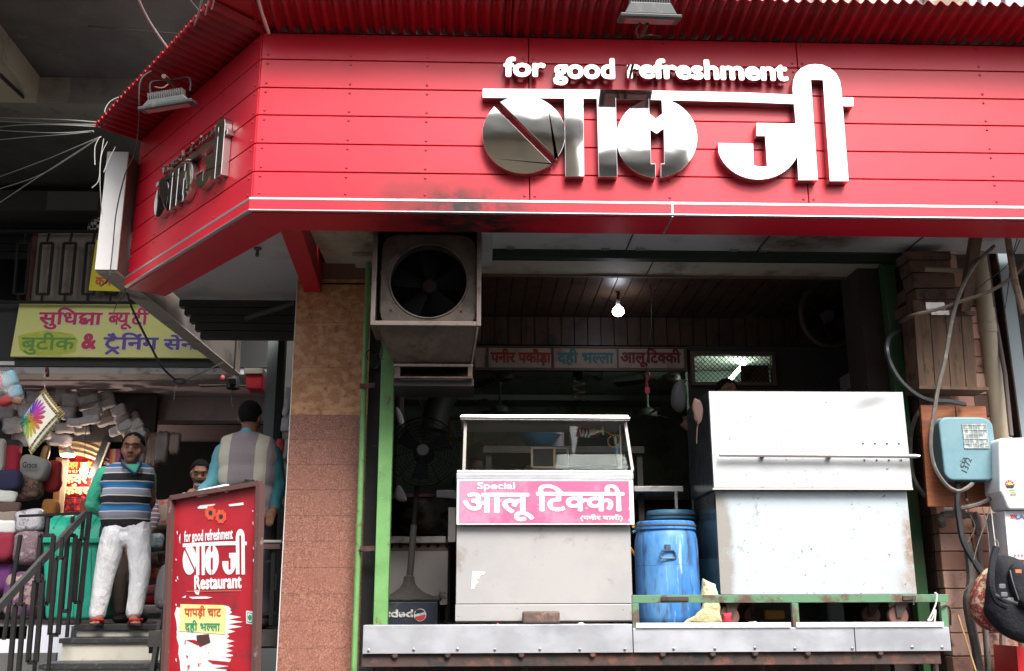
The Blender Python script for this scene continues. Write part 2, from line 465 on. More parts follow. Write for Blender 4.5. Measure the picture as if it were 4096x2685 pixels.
xa = [C.x-.02, seam(1515), seam(2038), seam(2560), seam(3100), seam(3640), RX+.1]
OY, OZ = 5.61, 5.30
for i in range(6):
    dz = (.004 if i % 2 else 0)
    corr((xa[i]-.015, 6.06, 5.235+dz), (xa[i+1]+.015, 6.06, 5.235+dz), (xa[i]-.015, OY, OZ+dz+jit(.01)), (xa[i+1]+.015, OY, OZ+dz+jit(.01)), parent=awn, wob=.01)
# left slope
o0 = U(850, 0, z=5.12); o1 = U(375, 512, z=5.13)
inn0, inn1 = LF(-.05, 5.235, -.05), LF(LL+.05, 5.235, -.05)
a1_ = LF(-.02, 5.30, .39); b1_ = Vector((o1.x, o1.y, 5.14))
q0 = Vector((a1_.x, a1_.y, 5.30))
for k in range(3):
    f0, f1 = k/3, (k+1)/3
    corr(inn0.lerp(inn1, f0-.004), inn0.lerp(inn1, f1+.004), q0.lerp(b1_, f0-.004)+Vector((0, 0, .004*k)), q0.lerp(b1_, f1+.004)+Vector((0, 0, .004*k)), parent=awn, wob=.008)
# hip piece closing the corner
hip = MB(); hip.prism([(C.x-.02, 6.06, 5.262), (C.x-.06, 6.02, 5.262), (q0.x, q0.y, 5.315), (C.x+.02, OY, 5.315)], (0, 0, .004)); hip.build('ridge_flashing', REDC, awn)

# ================================================================ SIGN LETTERS
def px_poly(pts, off): return [U(x, y, Y=6-off) for x, y in pts]
Z3 = lambda x, y: (1800+.641*x, .641*y)
Z4 = lambda x, y: (2900+.641*x, .641*y)
def earc(cx, cy, rx, ry, a0, a1, n=18): return [(cx+rx*math.cos(R(a0+(a1-a0)*i/n)), cy-ry*math.sin(R(a0+(a1-a0)*i/n))) for i in range(n+1)]
LOGO = []   # list of (polygon in photo pixels, depth tweak)
LOGO.append(([Z3(203, 552), Z3(1000, 558), Z3(1872, 577), Z4(425, 590), Z4(430, 651), Z3(1872, 640), Z3(1000, 619), Z3(203, 612)], .0))
ll_ = [(275, 663)]+[p for p in earc(462, 838, 260, 246, 137, 312, 26)]+[(637, 1025)]
LOGO.append(([Z3(*p) for p in ll_], .0))
ur = [(310, 635)]+[p for p in earc(458, 840, 262, 244, 122, -40, 24)]+[(672, 995)]
LOGO.append(([Z3(*p) for p in ur], .0015))
LOGO.append(([Z3(712, 605), Z3(832, 607), Z3(838, 1103), Z3(720, 1103)], .003))
LOGO.append(([Z3(915, 608), Z3(1035, 611), Z3(1045, 1105), Z3(928, 1105)], .003))
lh = [(1242, 615), (1244, 708), (1284, 740), (1290, 838), (1250, 812), (1255, 1022), (1283, 1022), (1283, 1108)]+earc(1290, 862, 254, 248, 262, 108, 20)
LOGO.append(([Z3(*p) for p in lh], .0015))
rh = [(1318, 616), (1324, 710), (1284, 740), (1290, 838), (1333, 805), (1337, 1022), (1315, 1022), (1315, 1108)]+earc(1290, 862, 254, 248, -80, 72, 20)
LOGO.append(([Z3(*p) for p in rh], .0015))
g = [(455, 1127), (440, 772), (420, 560), (424, 505), (440, 462), (470, 428), (515, 406), (560, 400), (610, 405), (655, 425), (695, 460), (718, 505), (727, 560), (772, 1133), (652, 1133), (610, 503), (536, 500), (580, 1127)]
LOGO.append(([Z4(*p) for p in g], .003))
LOGO.append(([Z4(735, 605), Z4(802, 607), Z4(802, 665), Z4(740, 665)], .0))
bw = [(2871.7, 572.4), (3012, 575.6), (3015, 662), (3040, 668), (3068, 666), (3060, 545), (3026, 545), (3026, 492), (3184, 495), (3191, 615)]
bw += [(3034+166*math.cos(R(a)), 572+147*math.sin(R(a))) for a in range(12, 172, 8)]
LOGO.append((bw, .0015))
sgn = thing('steel_logo_sign', 'big polished steel hindi letters on the front red fascia', 'sign', (2.0, 5.95, 4.3))
LW = []
for k, (poly, dz) in enumerate(LOGO):
    P = px_poly(poly, .075)
    LW.append(([(p.x, p.z) for p in P], dz))
    mb = MB(); mb.prism([(p.x, 5.925-dz, p.z) for p in P], (0, .063+dz, 0))
    # front face slot 0 polished, sides slot 1
    nf = len(mb.f); mb.m = [0, 0]+[1]*(nf-2)
    mb.build('letter', [STEEL, STEELSIDE], sgn, bevel=.0025, seg=2)
for wd, bx in (('for', ((2014, 316), (2183, 220))), ('good', ((2212, 347), (2461, 221))), ('refreshment', ((2508, 338), (3155, 224)))):
    pass
def words_on(parent, mapf, uxv, n, sc, mat, depth):
    pass
tw = [('for', (2014, 314), (2183, 314), 94), ('good', (2212, 347), (2460, 347), 126), ('refreshment', (2508, 317), (3152, 341), 96)]
TWORDS = []
for wd, a, b, hh in tw:
    A, B = U(*a, Y=5.94), U(*b, Y=5.94); H_ = hh*5.94/F_PX*1.06
    if wd == 'refreshment': B.z = A.z-.006; A.z -= .006
    TWORDS.append((wd, A, B, H_))
    L = (B-A).length; ux = (B-A).normalized(); V, Fc = layout(wd, .055)
    # each letter is a part: lay the word out once, then split it at the glyph islands
    lettering(wd, 'tagline_word', [STEEL], sgn, (A.x, 5.955, A.z), ux, (0, 0, 1), L, H_, .038, .033, 0)
# the same sign, smaller, on the slanted side fascia
sg2 = thing('steel_logo_sign', 'smaller steel hindi letters on the slanted side fascia', 'sign', tuple(LF(.9, 4.4, .05)))
X0 = min(x for P, d in LW for x, z in P); X1 = max(x for P, d in LW for x, z in P)
Zb = min(z for P, d in LW for x, z in P)
def plane_hit(px, py, off):   # where a photo ray meets the side fascia plane
    d = ray(px, py); p0 = LF(0, 0, off); t = (p0-Vector((EYE.x, EYE.y, 0))).dot(LN)/Vector((d.x, d.y, 0)).dot(LN)
    return EYE+d*t
hl_, hr_ = plane_hit(592, 862, .10), plane_hit(872, 720, .10)
s1 = (Vector((hl_.x, hl_.y, 0))-C).dot(LD); s0 = (Vector((hr_.x, hr_.y, 0))-C).dot(LD)
zl = plane_hit(612, 872, .1).z
ztop2 = plane_hit(880, 452, .1).z
Zt = max(z for P, d in LW for x, z in P)
kx = (s1-s0)/(X1-X0); kz = (ztop2-zl)/(Zt-Zb)
for P, dz in LW:
    mb = MB(); mb.prism([LF(s1-(x-X0)*kx, zl+(z-Zb)*kz, .062+dz) for x, z in P], -LN*(.049+dz))
    mb.m = [0, 0]+[1]*(len(mb.f)-2)
    mb.build('letter', [STEEL, STEELSIDE], sg2, bevel=.002, seg=1)
for wd, A, B, H_ in TWORDS:
    lettering(wd, 'tagline_word', [STEEL], sg2, LF(s1-(A.x-X0)*kx, zl+(A.z-Zb)*kz, .02), -LD, (0, 0, 1), (B-A).length*kx, H_*kz, .035, .03)

# ================================================================ SOFFITS AND BEAMS
sf = MB(); sf.prism([(C.x+.16, 6.28, 4.10), (RX, 6.28, 4.10), (RX, 7.0, 4.10), (-1.2, 7.0, 4.10)], (0, 0, .02))
soff = struct('front_soffit', sf, SOFF)
for px, py in ((2530, 940), (3080, 945), (3700, 965)):
    x = U(px, 940, z=4.1).x; MB().box(x-.004, x+.004, 6.29, 6.99, 4.094, 4.0985).build('joint', GAP, soff)
for px in (2045, 2430, 2575, 2960, 3080):
    x = U(px, 966, z=4.1).x; MB().box(x-.03, x+.03, 6.93, 6.985, 4.088, 4.0985).build('hinge', TRIM, soff)
# soffit behind the slanted fascia
e1 = LF(LL, 4.22, -.06); e0 = LF(.1, 4.22, -.1)
s2 = MB(); s2.prism([(e0.x, e0.y, 4.22), (e1.x, e1.y, 4.22), (-2.62, 8.9, 4.22), (-1.3, 8.9, 4.22), (-1.25, 6.2, 4.22)], (0, 0, .02))
struct('side_soffit', s2, M('grey_soffit', (.66, .65, .66), rough=.8, dirt=((.55, .53, .53), 3, .5, .7)))
# red clad beam from the corner to the pillar, green lintel
rb_a, rb_b = U(1160, 905, z=3.98), U(1222, 1078, z=3.90)
rbm = MB(); rbm.hexa([(rb_a.x-.07, 6.24, 3.975), (rb_a.x+.07, 6.24, 3.975), (rb_b.x+.055, 7.34, 3.86), (rb_b.x-.075, 7.34, 3.86), (rb_a.x-.07, 6.24, 4.2), (rb_a.x+.07, 6.24, 4.2), (rb_b.x+.055, 7.34, 4.2), (rb_b.x-.075, 7.34, 4.2)])
tag(rbm.build('red_beam', M('red_plain', (.5, .006, .02), rough=.5), None), 'red clad beam running back from the fascia corner to the pillar', 'beam')
cs = MB(); cs.box(-1.13, -.64, 6.3, 7.6, 4.094, 4.099); struct('cream_soffit', cs, CREAM)
gl = MB(); gl.box(-.62, 3.35, 7.0, 7.08, 4.035, 4.093)
tag(gl.build('green_lintel', M('lintel_green', (.006, .02, .009), rough=.6), None, bevel=.004), 'dark green steel lintel across the top of the shop opening', 'lintel')
por = MB(); por.box(-.9, 3.4, 7.085, 7.46, 4.06, 4.09); porch = struct('porch_ceiling', por, CREAM)
x = U(2605, 1060, z=4.06).x; MB().box(x-.004, x+.004, 7.1, 7.45, 4.055, 4.0595).build('joint', GAP, porch)
tag(MB().box(-.9, 3.35, 7.462, 7.50, 4.045, 4.09).build('wooden_batten', M('batten', (.16, .10, .06), rough=.7), None), 'thin wooden batten edging the pale porch ceiling', 'batten')
# plank ceiling and drop
pk = MB(); pk.box(-.9, 3.6, 7.51, 8.75, 4.075, 4.10); plank_ceiling = struct('plank_ceiling', pk, GAP)
pw = .118; n = int(4.4/pw)
for i in range(n):
    x = -.88+i*pw
    dx = .0
    MB().box(x+.004, x+pw-.004, 7.52, 8.64, 4.060+jit(.0015), 4.074).build('plank', WOODD, plank_ceiling)
vw = MB(); vw.box(-.9, 3.6, 8.69, 8.72, 3.78, 4.07); drop = tag(vw.build('bulkhead', GAP, None), 'dark bulkhead of narrow upright planks above the menu boards', 'bulkhead')
for i in range(n):
    x = -.88+i*pw
    MB().box(x+.004, x+pw-.004, 8.665+jit(.002), 8.689, 3.80, 4.055).build('plank', WOODD, drop)
# ================================================================ HALL
hl2 = MB(); hl2.box(-.9, 5.2, 8.73, 12.1, 3.86, 3.90); struct('hall_ceiling', hl2, HALLC)
bwl = MB(); bwl.box(-.9, 5.2, 11.9, 12.0, FLOOR, 3.858); struct('hall_back_wall', bwl, HALLW)
tag(MB().box(-.9, 5.2, 11.86, 11.897, FLOOR, 2.75).build('wall_dado', MAROON, None), 'maroon painted lower part of the far dining hall wall', 'dado')
tag(MB().box(-.8, 3.0, 11.2, 11.25, 3.80, 3.858).build('wall_cornice', M('cornice_pale', (.5, .55, .48), rough=.6), None), 'pale cornice strip across the dining hall ceiling', 'cornice')
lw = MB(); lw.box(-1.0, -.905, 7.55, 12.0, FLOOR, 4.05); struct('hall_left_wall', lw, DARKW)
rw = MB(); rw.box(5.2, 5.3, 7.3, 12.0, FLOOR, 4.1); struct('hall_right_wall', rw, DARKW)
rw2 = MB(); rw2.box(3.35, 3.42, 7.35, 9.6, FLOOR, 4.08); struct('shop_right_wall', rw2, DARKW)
# upper storey and roof slab behind the awning, so that the sky does not light the ceilings from above
us = MB(); us.box(-1.25, 5.2, 7.05, 12.1, 4.13, 4.3); struct('roof_slab', us, CONC)
uw = MB(); uw.box(-1.2, 6.5, 6.9, 7.0, 4.5, 5.3); struct('upper_wall', uw, CONC)

# ================================================================ PILLAR
pil = thing('tiled_pillar', 'square pillar clad in brown marble tiles above speckled pink granite tiles', 'pillar', (-1.08, 7.5, 0))
PX0, PX1, PY = U(1150, 1885, Y=7.35).x, U(1480, 1400, Y=7.35).x, 7.35
MB().box(PX0+.004, PX1-.004, PY+.006, PY+.45, 0, 4.11).build('core', GROUT, pil)
zsplit = U(1300, 1660, Y=PY).z
zrows = [3.92]+[U(1300, y, Y=PY).z for y in (1117, 1290, 1470)]+[zsplit]
for i in range(4):
    for a, b in ((PX0, PX1),):
        MB().box(a, b, PY-jit(.0008), PY+.02, zrows[i+1]+.001, zrows[i]-.001).build('marble_tile', MARB, pil)
MB().box(PX0+.09, PX1, PY+.13, PY+.15, 3.94, 4.1).build('marble_tile', MARB, pil)
z = zsplit-.002; k = 0; TH = .181; TW = .262
while z > 0:
    zb_ = max(z-TH+.0018, .0)
    x = PX0 - (TW*.5 if k % 2 else TW*.12)
    while x < PX1:
        a, b = max(x, PX0), min(x+TW-.0014, PX1)
        if b-a > .02: MB().box(a, b, PY-.001+jit(.001), PY+.02, zb_, z).build('granite_tile', GRAN, pil)
        x += TW
    z -= TH; k += 1
MB().box(PX0-.006, PX0-.0005, PY+.0, PY+.45, 0, 3.92).build('edge_strip', WHITEP, pil)
MB().box(PX0+.02, PX1, PY-.008, PY+.001, 3.925, 3.935).build('wire_strip', BLACKM, pil)

# green thin pole, green posts
a, b = U(1415, 2685, Y=7.22), U(1478, 1020, Y=7.22)
tag(MB().tube([(a.x, 7.22, .0), (a.x+.003, 7.22, 4.08)], .021, 10).build('green_pole', GREEND if 0 else GREEN, None, smooth=True), 'thin round green pole standing in front of the tiled pillar', 'pole')
gp = MB(); x0, x1 = U(1494, 2450, Y=7.1).x, U(1551, 2450, Y=7.1).x
gp.box(x0, x1, 7.1, 7.19, FLOOR, 4.09)
tag(gp.build('green_post', GREEN, None, bevel=.004), 'light green steel post between the pillar and the pedestal fan', 'post')
gp = MB(); x0, x1 = U(3672, 2450, Y=7.1).x, U(3722, 2450, Y=7.1).x
gp.box(x0, x1, 7.1, 7.19, .3, 4.09)
tag(gp.build('green_post', GREEND, None, bevel=.004), 'dark green steel post between the white freezer and the brick column', 'post')
dk = MB(); x0 = U(1478, 1900, Y=7.3).x; dk.box(PX1+.002, x0+.07, 7.3, 7.5, .5, 4.08)
tag(dk.build('shutter_channel', BLACKM, None), 'black steel shutter channel beside the light green post', 'channel')

# ================================================================ COUNTER LIP AND PLATFORM
lipx = [U(1450, 2560, Y=6.2).x, U(2532, 2560, Y=6.2).x, U(3420, 2560, Y=6.2).x, U(3803, 2560, Y=6.2).x]
lip = thing('counter_lip', 'folded galvanised sheet lip along the front of the counter platform', 'counter', (1.1, 6.2, 1.31))
for i in range(3):
    a, b = lipx[i]+.003, lipx[i+1]-.003
    MB().prism([(a, 6.2, 1.312), (a, 6.2, 1.445 if i else 1.467), (a, 6.205, 1.449 if i else 1.471), (a, 6.36, 1.449 if i else 1.471), (a, 6.36, 1.445), (a, 6.215, 1.445 if i else 1.46), (a, 6.21, 1.44), (a, 6.21, 1.312)], (b-a, 0, 0)).build('lip_sheet', GALV, lip)
for a, b in ((U(2545, 2540, Y=6.2).x, U(3165, 2540, Y=6.2).x), (U(3185, 2520, Y=6.2).x, U(3775, 2520, Y=6.2).x)):
    MB().box(a, b, 6.19, 6.198, 1.449, 1.478).build('upper_strip', WHITEP, lip, bevel=.002)
bt = MB()
for px in (1475, 1655, 1830, 1980, 2160, 2320, 2500, 2695, 2860, 3020, 3180, 3410, 3650, 3770):
    x = U(px, 2604, Y=6.2).x; bt.lathe([(.008, 0), (.008, .006), (.004, .009)], (x, 6.2, 1.332+jit(.003)), axis=(0, -1, 0), n=8)
o = bt.build('bolts', STEELSIDE, lip); o['kind'] = 'stuff'
pb = thing('platform_frame', 'dark rusty iron frame carrying the counter platform', 'frame', (1.1, 6.3, 0))
MB().box(lipx[0]-.005, lipx[3]-.06, 6.225, 6.28, 1.235, 1.308).build('front_rail', RUST, pb, bevel=.004)
MB().box(lipx[0], lipx[3]-.1, 6.3, 7.0, 1.29, 1.31).build('under_sheet', RUST, pb)
for px in (1560, 2100, 2550, 3050, 3500, 3745):
    x = U(px, 2650, Y=6.3).x; MB().tube([(x, 6.33, 0), (x, 6.33, 1.235)], .022, 10).build('leg', RUST, pb, smooth=True)
for px in (1580, 1790, 2085, 2370, 2650, 2850, 3020, 3230, 3520):
    x = U(px, 2620, Y=6.22).x; MB().lathe([(.018, 0), (.02, .012), (.012, .02)], (x, 6.222, 1.30), axis=(0, -1, 0), n=8).build('bolt_head', RUST, pb)
tag(MB().box(-.62, 2.75, 6.9, 6.95, 0, 1.285).build('plinth_wall', M('plinth', (.06, .035, .03), rough=.9, dirt=((.12, .05, .04), 5, .5, .7)), None), 'dark maroon stained plinth wall under the counter platform', 'plinth wall')
# ================================================================ OPPOSITE SIDE OF THE STREET (seen in the steel letters)
def house(label, x0, x1, y, h, mat, dep=6, face=1, wins=True):
    t = thing('street_building', label, 'building', ((x0+x1)/2, y, 0))
    MB().box(x0, x1, min(y, y-face*dep), max(y, y-face*dep), 0, h).build('wall', mat, t)
    MB().box(x0-.1, x1+.1, y-.1 if face > 0 else y-.35, y+.35 if face > 0 else y+.1, h, h+.35).build('parapet', CONCL, t)
    if wins:
        n = int((x1-x0)/1.9)
        for fl in range(1, int(h/3.1)):
            for i in range(n):
                xc = x0+(i+.5)*(x1-x0)/n; z = fl*3.1+.9
                f = MB(); f.box(xc-.5, xc+.5, y, y+.05*face, z, z+1.3) if face > 0 else f.box(xc-.5, xc+.5, y-.05, y, z, z+1.3)
                wo = f.build('window', WHITEP, t); MB().box(xc-.43, xc+.43, y+.04*face if face > 0 else y-.06, y+.06*face if face > 0 else y-.04, z+.07, z+1.23).build('pane', M('dark_pane', (.03, .035, .04), rough=.1), wo)
            MB().box(x0, x1, y, y+.55, fl*3.1-.12, fl*3.1).build('ledge', CONCL, t) if face > 0 else None
    return t
TAN = M('tan_render', (.42, .33, .22), rough=.9, dirt=((.28, .22, .16), 1.5, .45, .7)); GREYB = M('grey_render', (.25, .24, .23), rough=.9)
house('tan three storey building across the street, behind the camera', -7.0, 2.2, -8.0, 11.2, TAN)
house('narrow grey four storey building across the street, behind the camera', 2.5, 4.5, -8.2, 10.6, GREYB)
house('low grey shop building across the street, behind the camera', 4.9, 12.5, -9.0, 6.2, GREYB)
house('tall dark grey building at the left side of the street', -20, -14.5, 1.0, 10.5, M('dark_render', (.09, .09, .095), rough=.9), dep=14)

# ================================================================ LEFT NEIGHBOUR BUILDING
YN = 11.0
def nb_thing(name, label, cat, x, y, Y, **k): return thing(name, label, cat, tuple(U(x, y, Y=Y)), **k)
up_ = thing('concrete_overhang', 'dark concrete slab with beams jutting out high above the balcony', 'overhang', (-5, 9, 5.8))
zc = U(300, 310, Y=8.9).z
MB().box(-9.3, -1.9, 7.2, 14.3, zc, zc+.25).build('slab', CONC, up_)
zc2 = U(300, 415, Y=8.9).z
xp0, xp1 = U(150, 360, Y=8.9).x, U(280, 360, Y=8.9).x
MB().box(-9, -1.9, 8.9, 9.3, zc2, zc-.002).build('cross_beam', M('beam_grey', (.21, .2, .185), rough=.9, dirt=((.12, .11, .1), 3, .5, .7)), up_)
MB().box(xp0, xp1, 8.885, 8.899, zc2+.004, zc-.01).build('plaster_patch', CONCL, up_)
MB().prism([(U(-200, 0, z=zc2).x-1, 7.3, zc2), (lambda q, r: (q.x+(q.x-r.x)*(7.3-q.y)/(q.y-r.y), 7.3, zc2))(U(2, 180, z=zc2), U(150, 318, z=zc2)), (U(150, 415, z=zc2).x, 8.898, zc2), (U(-200, 400, z=zc2).x-1, 8.898, zc2)], (0, 0, zc-zc2-.004)).build('long_beam', M('beam_pale', (.40, .36, .27), rough=.9, dirt=((.22, .2, .17), 2, .5, .7)), up_)
# struts under the slab
a, b = U(0, 300, Y=8.0), U(98, 392, Y=8.85)
tag(MB().tube([a, b], .018, 8).build('iron_rod', BLACKM, None, smooth=True), 'thin black iron rod slanting under the pale concrete beam', 'rod')
# balcony level
yb0, yb1 = U(300, 765, Y=11.4).z, U(300, 845, Y=11.4).z
blb = thing('balcony_lintel', 'dim grey beam across the dark recess above the balcony', 'beam', (-4, 11.4, yb1))
MB().box(-6.5, -1.5, 11.4, 11.7, yb1, yb0).build('beam', M('lintel_dark', (.085, .08, .075), rough=.9), blb)
MB().box(U(190, 800, Y=11.4).x, U(395, 800, Y=11.4).x, 11.385, 11.399, yb1+.01, yb0-.01).build('plaster_patch', M('patch_grey', (.17, .165, .16), rough=.9), blb)
struct('recess_back_wall', MB().box(-9, -1.4, 13.9, 14.1, 1.4, zc), M('recess_dark', (.02, .022, .025), rough=.95))
struct('recess_side_wall', MB().box(-9.2, -9, 8.6, 14, 1.4, zc), CONC)
# roller shutter ribs dim at the back
sl = thing('dark_shutter', 'dark ribbed shutter at the back of the upper recess', 'shutter', (-6, 13.2, 5))
for i in range(10):
    z = U(60, 720, Y=12.8).z-.03-i*.11
    MB().box(-7.5, -4.4, 12.8, 12.84, z-.095, z).build('slat', M('shutter_dark', (.035, .04, .04), rough=.6), sl)
# lintel with the sign
zl0, zl1, zl2 = U(300, 1208, Y=YN).z, U(300, 1466, Y=YN).z, U(300, 1493, Y=YN).z
LINT = tag(MB().box(-6.2, -1.95, YN, YN+.25, zl1, zl0).build('sign_lintel', M('black_lintel', (.022, .022, .022), rough=.6, dirt=((.35, .35, .33), 42, .70, .74, (.5, 1, 1))), None), 'black painted lintel behind the yellow hindi sign board', 'lintel')
tag(MB().box(-6.2, -1.6, YN+.02, YN+.35, zl2, zl1-.003).build('pale_ledge', M('ledge_paint', (.45, .43, .42), rough=.8, dirt=((.2, .19, .18), 6, .5, .7)), None), 'pale painted ledge under the black lintel of the bedding shop', 'ledge')
struct('balcony_floor', MB().box(-6.2, -1.6, YN+.3, 13.9, zl0-.16, zl0-.04), CONC)
tag(MB().box(U(-20, 1450, Y=YN).x, U(60, 1450, Y=YN).x, YN-.02, YN-.001, U(30, 1462, Y=YN).z, U(30, 1447, Y=YN).z).build('paint_scrap', WHITEP, None), 'whitewashed scrap at the lower left end of the black lintel', 'scrap')
sb = nb_thing('shop_sign_board', 'pale yellow hindi sign board with crimson and violet lettering above the bedding shop', 'sign', 430, 1430, YN-.06)
YS = YN-.075
m = M('sign_yellow', (.80, .80, .25), rough=.45, var=((.84, .82, .30), 1.5, .4, .6)); 
sp = MB(); sp.prism([U(79, 1212, Y=YS), U(930, 1217, Y=YS), U(915, 1433, Y=YS), U(41, 1426, Y=YS)], (0, .05, 0)); sp.build('board', m, sb)
OUTL = M('sign_outline_white', (.85, .85, .80), rough=.5); CRIM = M('sign_crimson', (.62, .03, .09), rough=.5); VIO = M('sign_violet', (.13, .07, .34), rough=.5); SGRN = M('sign_green', (.16, .36, .06), rough=.5)
def dbl(items, x0, y0, x1, y1, m1, name='lettering', Y=None, par=None, bo=.028, b=.035):
    Y = Y or YS
    ptext(items, name+'_outline', OUTL, par or sb, x0-2, y0-2, x1+2, y1+2, Y, bo+b, .0015, .001)
    ptext(items, name, m1, par or sb, x0, y0, x1, y1, Y, bo, .0015, .0042)
I = '\u093f'
dbl(['\u0938\u0941', I+'\u0927', ('ksha',), '\u093e'], 155, 1231, 411, 1320, CRIM)
dbl([('half', '\u092c', .72), '\u092f\u0942', '\u091f\u0940'], 432, 1231, 594, 1320, CRIM)
dbl('&', 327, 1334, 387, 1398, CRIM, bo=.05)
sm = MB(); P = [(70, 1345), (110, 1333), (190, 1322), (290, 1336), (312, 1360), (300, 1410), (230, 1424), (110, 1420), (80, 1400)]
sm.prism([U(x, y, Y=YS-.002) for x, y in P], (0, .001, 0)); sm.build('green_smear', M('smear', (.50, .60, .04), rough=.5, var=((.68, .70, .12), 14, .4, .65, (1, 1, 3))), sb)
ptext('\u092c\u0941\u091f\u0940\u0915', 'faded_lettering', SGRN, sb, 85, 1331, 302, 1420, YS, .02, .0015, .0035)
dbl([('trai',), I+'\u0928\u0902', '\u0917'], 413, 1331, 635, 1420, VIO)
dbl(['\u0938\u0947', ('half', '\u0928', .7), '\u091f\u0930'], 654, 1340, 862, 1402, VIO)
# balcony railing
rl = nb_thing('balcony_railing', 'black iron balcony railing of tall narrow loops above the yellow sign', 'railing', 200, 1210, 10.85)
YR = 10.85
def pb2(px, py, Y=YR): return U(px, py, Y=Y)
MB().bar(pb2(-40, 928), pb2(560, 925), .03).build('top_rail', BLACKM, rl)
MB().bar(pb2(-40, 1208), pb2(560, 1212), .03).build('bottom_rail', BLACKM, rl)
for i in range(-1, 5):
    cx_t = 188+i*91.5; cx_b = cx_t-20
    MB().bar(pb2(cx_t+10, 928), pb2(cx_t, 973), .02).build('stem', BLACKM, rl)
    MB().bar(pb2(cx_b, 1177), pb2(cx_b-2, 1212), .02).build('stem', BLACKM, rl)
    lp = MB()
    for A, B in (((-24, 973), (25, 973)), ((-30-12, 1177), (6, 1177))): lp.bar(pb2(cx_t+A[0], A[1]), pb2(cx_t+B[0], B[1]), .028, .024)
    lp.bar(pb2(cx_t-24, 973), pb2(cx_t-41, 1177), .026, .023); lp.bar(pb2(cx_t+24, 973), pb2(cx_t+5, 1177), .026, .023)
    lp.build('loop', BLACKM, rl)
pp = MB(); pp.prism([U(143, 930, Y=10.95), U(470, 928, Y=10.95), U(520, 1208, Y=10.95), U(112, 1208, Y=10.95)], (0, .03, 0))
tag(pp.build('plywood_panel', M('old_plywood', (.27, .22, .19), rough=.8, dirt=((.42, .38, .34), 7, .55, .72, (2.2, 1, .5)), dirt2=((.14, .11, .09), 3, .5, .7)), None), 'scratched grey brown plywood panel behind the balcony railing', 'panel')
tag(MB().bar(U(143, 930, Y=10.94), U(112, 1208, Y=10.94), .05, .03).build('panel_edge', M('edge_brown', (.10, .035, .03), rough=.8), None), 'reddish brown upright batten at the left edge of the plywood panel', 'batten')
ys = nb_thing('yellow_notice', 'bright yellow hindi notice hanging on the balcony railing beside the white beam', 'notice', 400, 1165, 10.78)
pp = MB(); pp.prism([U(384, 960, Y=10.8), U(520, 960, Y=10.8), U(500, 1166, Y=10.8), U(354, 1162, Y=10.8)], (0, .02, 0)); pp.build('board', M('notice_yellow', (.80, .66, .03), rough=.5), ys)
ptext('\u0915\u092e\u0930\u093e', 'lettering', M('notice_red', (.65, .10, .06), rough=.5), ys, 381, 1110, 480, 1145, 10.8, .03, .002, .001)
hm = U(345, 905, Y=11.2)
CHK = bpy.data.materials.new('checker_cloth'); CHK.use_nodes = True; hh = NT(CHK); ck = hh.n('ShaderNodeTexChecker'); hh.l(coords(hh), ck.inputs[0]); ck.inputs['Scale'].default_value = 26; ck.inputs[1].default_value = (.75, .75, .72, 1); ck.inputs[2].default_value = (.01, .01, .01, 1); hh.l(ck.outputs[0], hh.b.inputs['Base Color'])
tag(MB().ell((hm.x+.17, 11.25, hm.z-.02), .17, .15, .15, 20, 12).build('checked_cushion', CHK, None, smooth=True), 'black and white checked bundle resting behind the balcony rail', 'bundle')
# the white ended beam
bz = U(390, 1083, Y=7.45).z; ztp = U(480, 612, Y=7.45).z
A0, A1 = U(384, 1083, Y=7.45), U(470, 1076, Y=7.45)
farL, farR = U(945, 1508, z=bz), U(968, 1500, z=bz)
pbm = thing('projecting_beam', 'long beam with white painted end running back beside the slanted fascia', 'beam', (A0.x, 7.5, bz))
MB().hexa([(A0.x, 7.45, bz), (A1.x, 7.45, bz), (farR.x, farR.y, bz), (farL.x-.03, farL.y, bz), (A0.x, 7.45, ztp), (A1.x, 7.45, ztp), (farR.x, farR.y, ztp), (farL.x-.03, farL.y, ztp)]).build('beam_body', M('beam_body', (.15, .12, .10), rough=.85, dirt=((.05, .04, .035), 2.5, .45, .7)), pbm)
MB().box(A0.x-.004, A1.x+.002, 7.43, 7.449, bz, ztp+.002).build('white_end', M('end_white', (.52, .52, .51), rough=.5, dirt=((.45, .44, .42), 20, .66, .75)), pbm, bevel=.004)
pu = MB(); pu.hexa([(A0.x, 7.45, bz-.012), (A1.x, 7.45, bz-.012), (farR.x, farR.y, bz-.012), (farL.x-.03, farL.y, bz-.012), (A0.x, 7.45, bz-.002), (A1.x, 7.45, bz-.002), (farR.x, farR.y, bz-.002), (farL.x-.03, farL.y, bz-.002)]); pu.build('plastered_underside', M('underside_grey', (.40, .36, .31), rough=.9, dirt=((.2, .16, .13), 3, .5, .7)), pbm)
# fascia side return between beam and fascia end, brown sheet
br = thing('fascia_return', 'brown sheet closing the gap between the white beam end and the red fascia', 'panel', tuple(LF(LL, 4.3, 0)))
MB().prism([LF(LL+.005, 4.42, -.03), LF(LL+.075, 4.42, -.03), LF(LL+.075, 4.42, -.05), LF(LL+.005, 4.42, -.05)], (0, 0, .75)).build('sheet', M('return_brown', (.22, .12, .09), rough=.7, dirt=((.4, .3, .25), 8, .55, .7)), br)
# wall between neighbour and food shop
tag(MB().box(-2.2, -1.9, 11.3, 14.2, 1.41, 5.2).build('party_wall', DARKW, None), 'dark party wall between the bedding shop and the food shop', 'wall')
struct('gap_back_wall', MB().box(-2.0, -.9, 9.7, 9.8, 1.41, 4.22), DARKW)
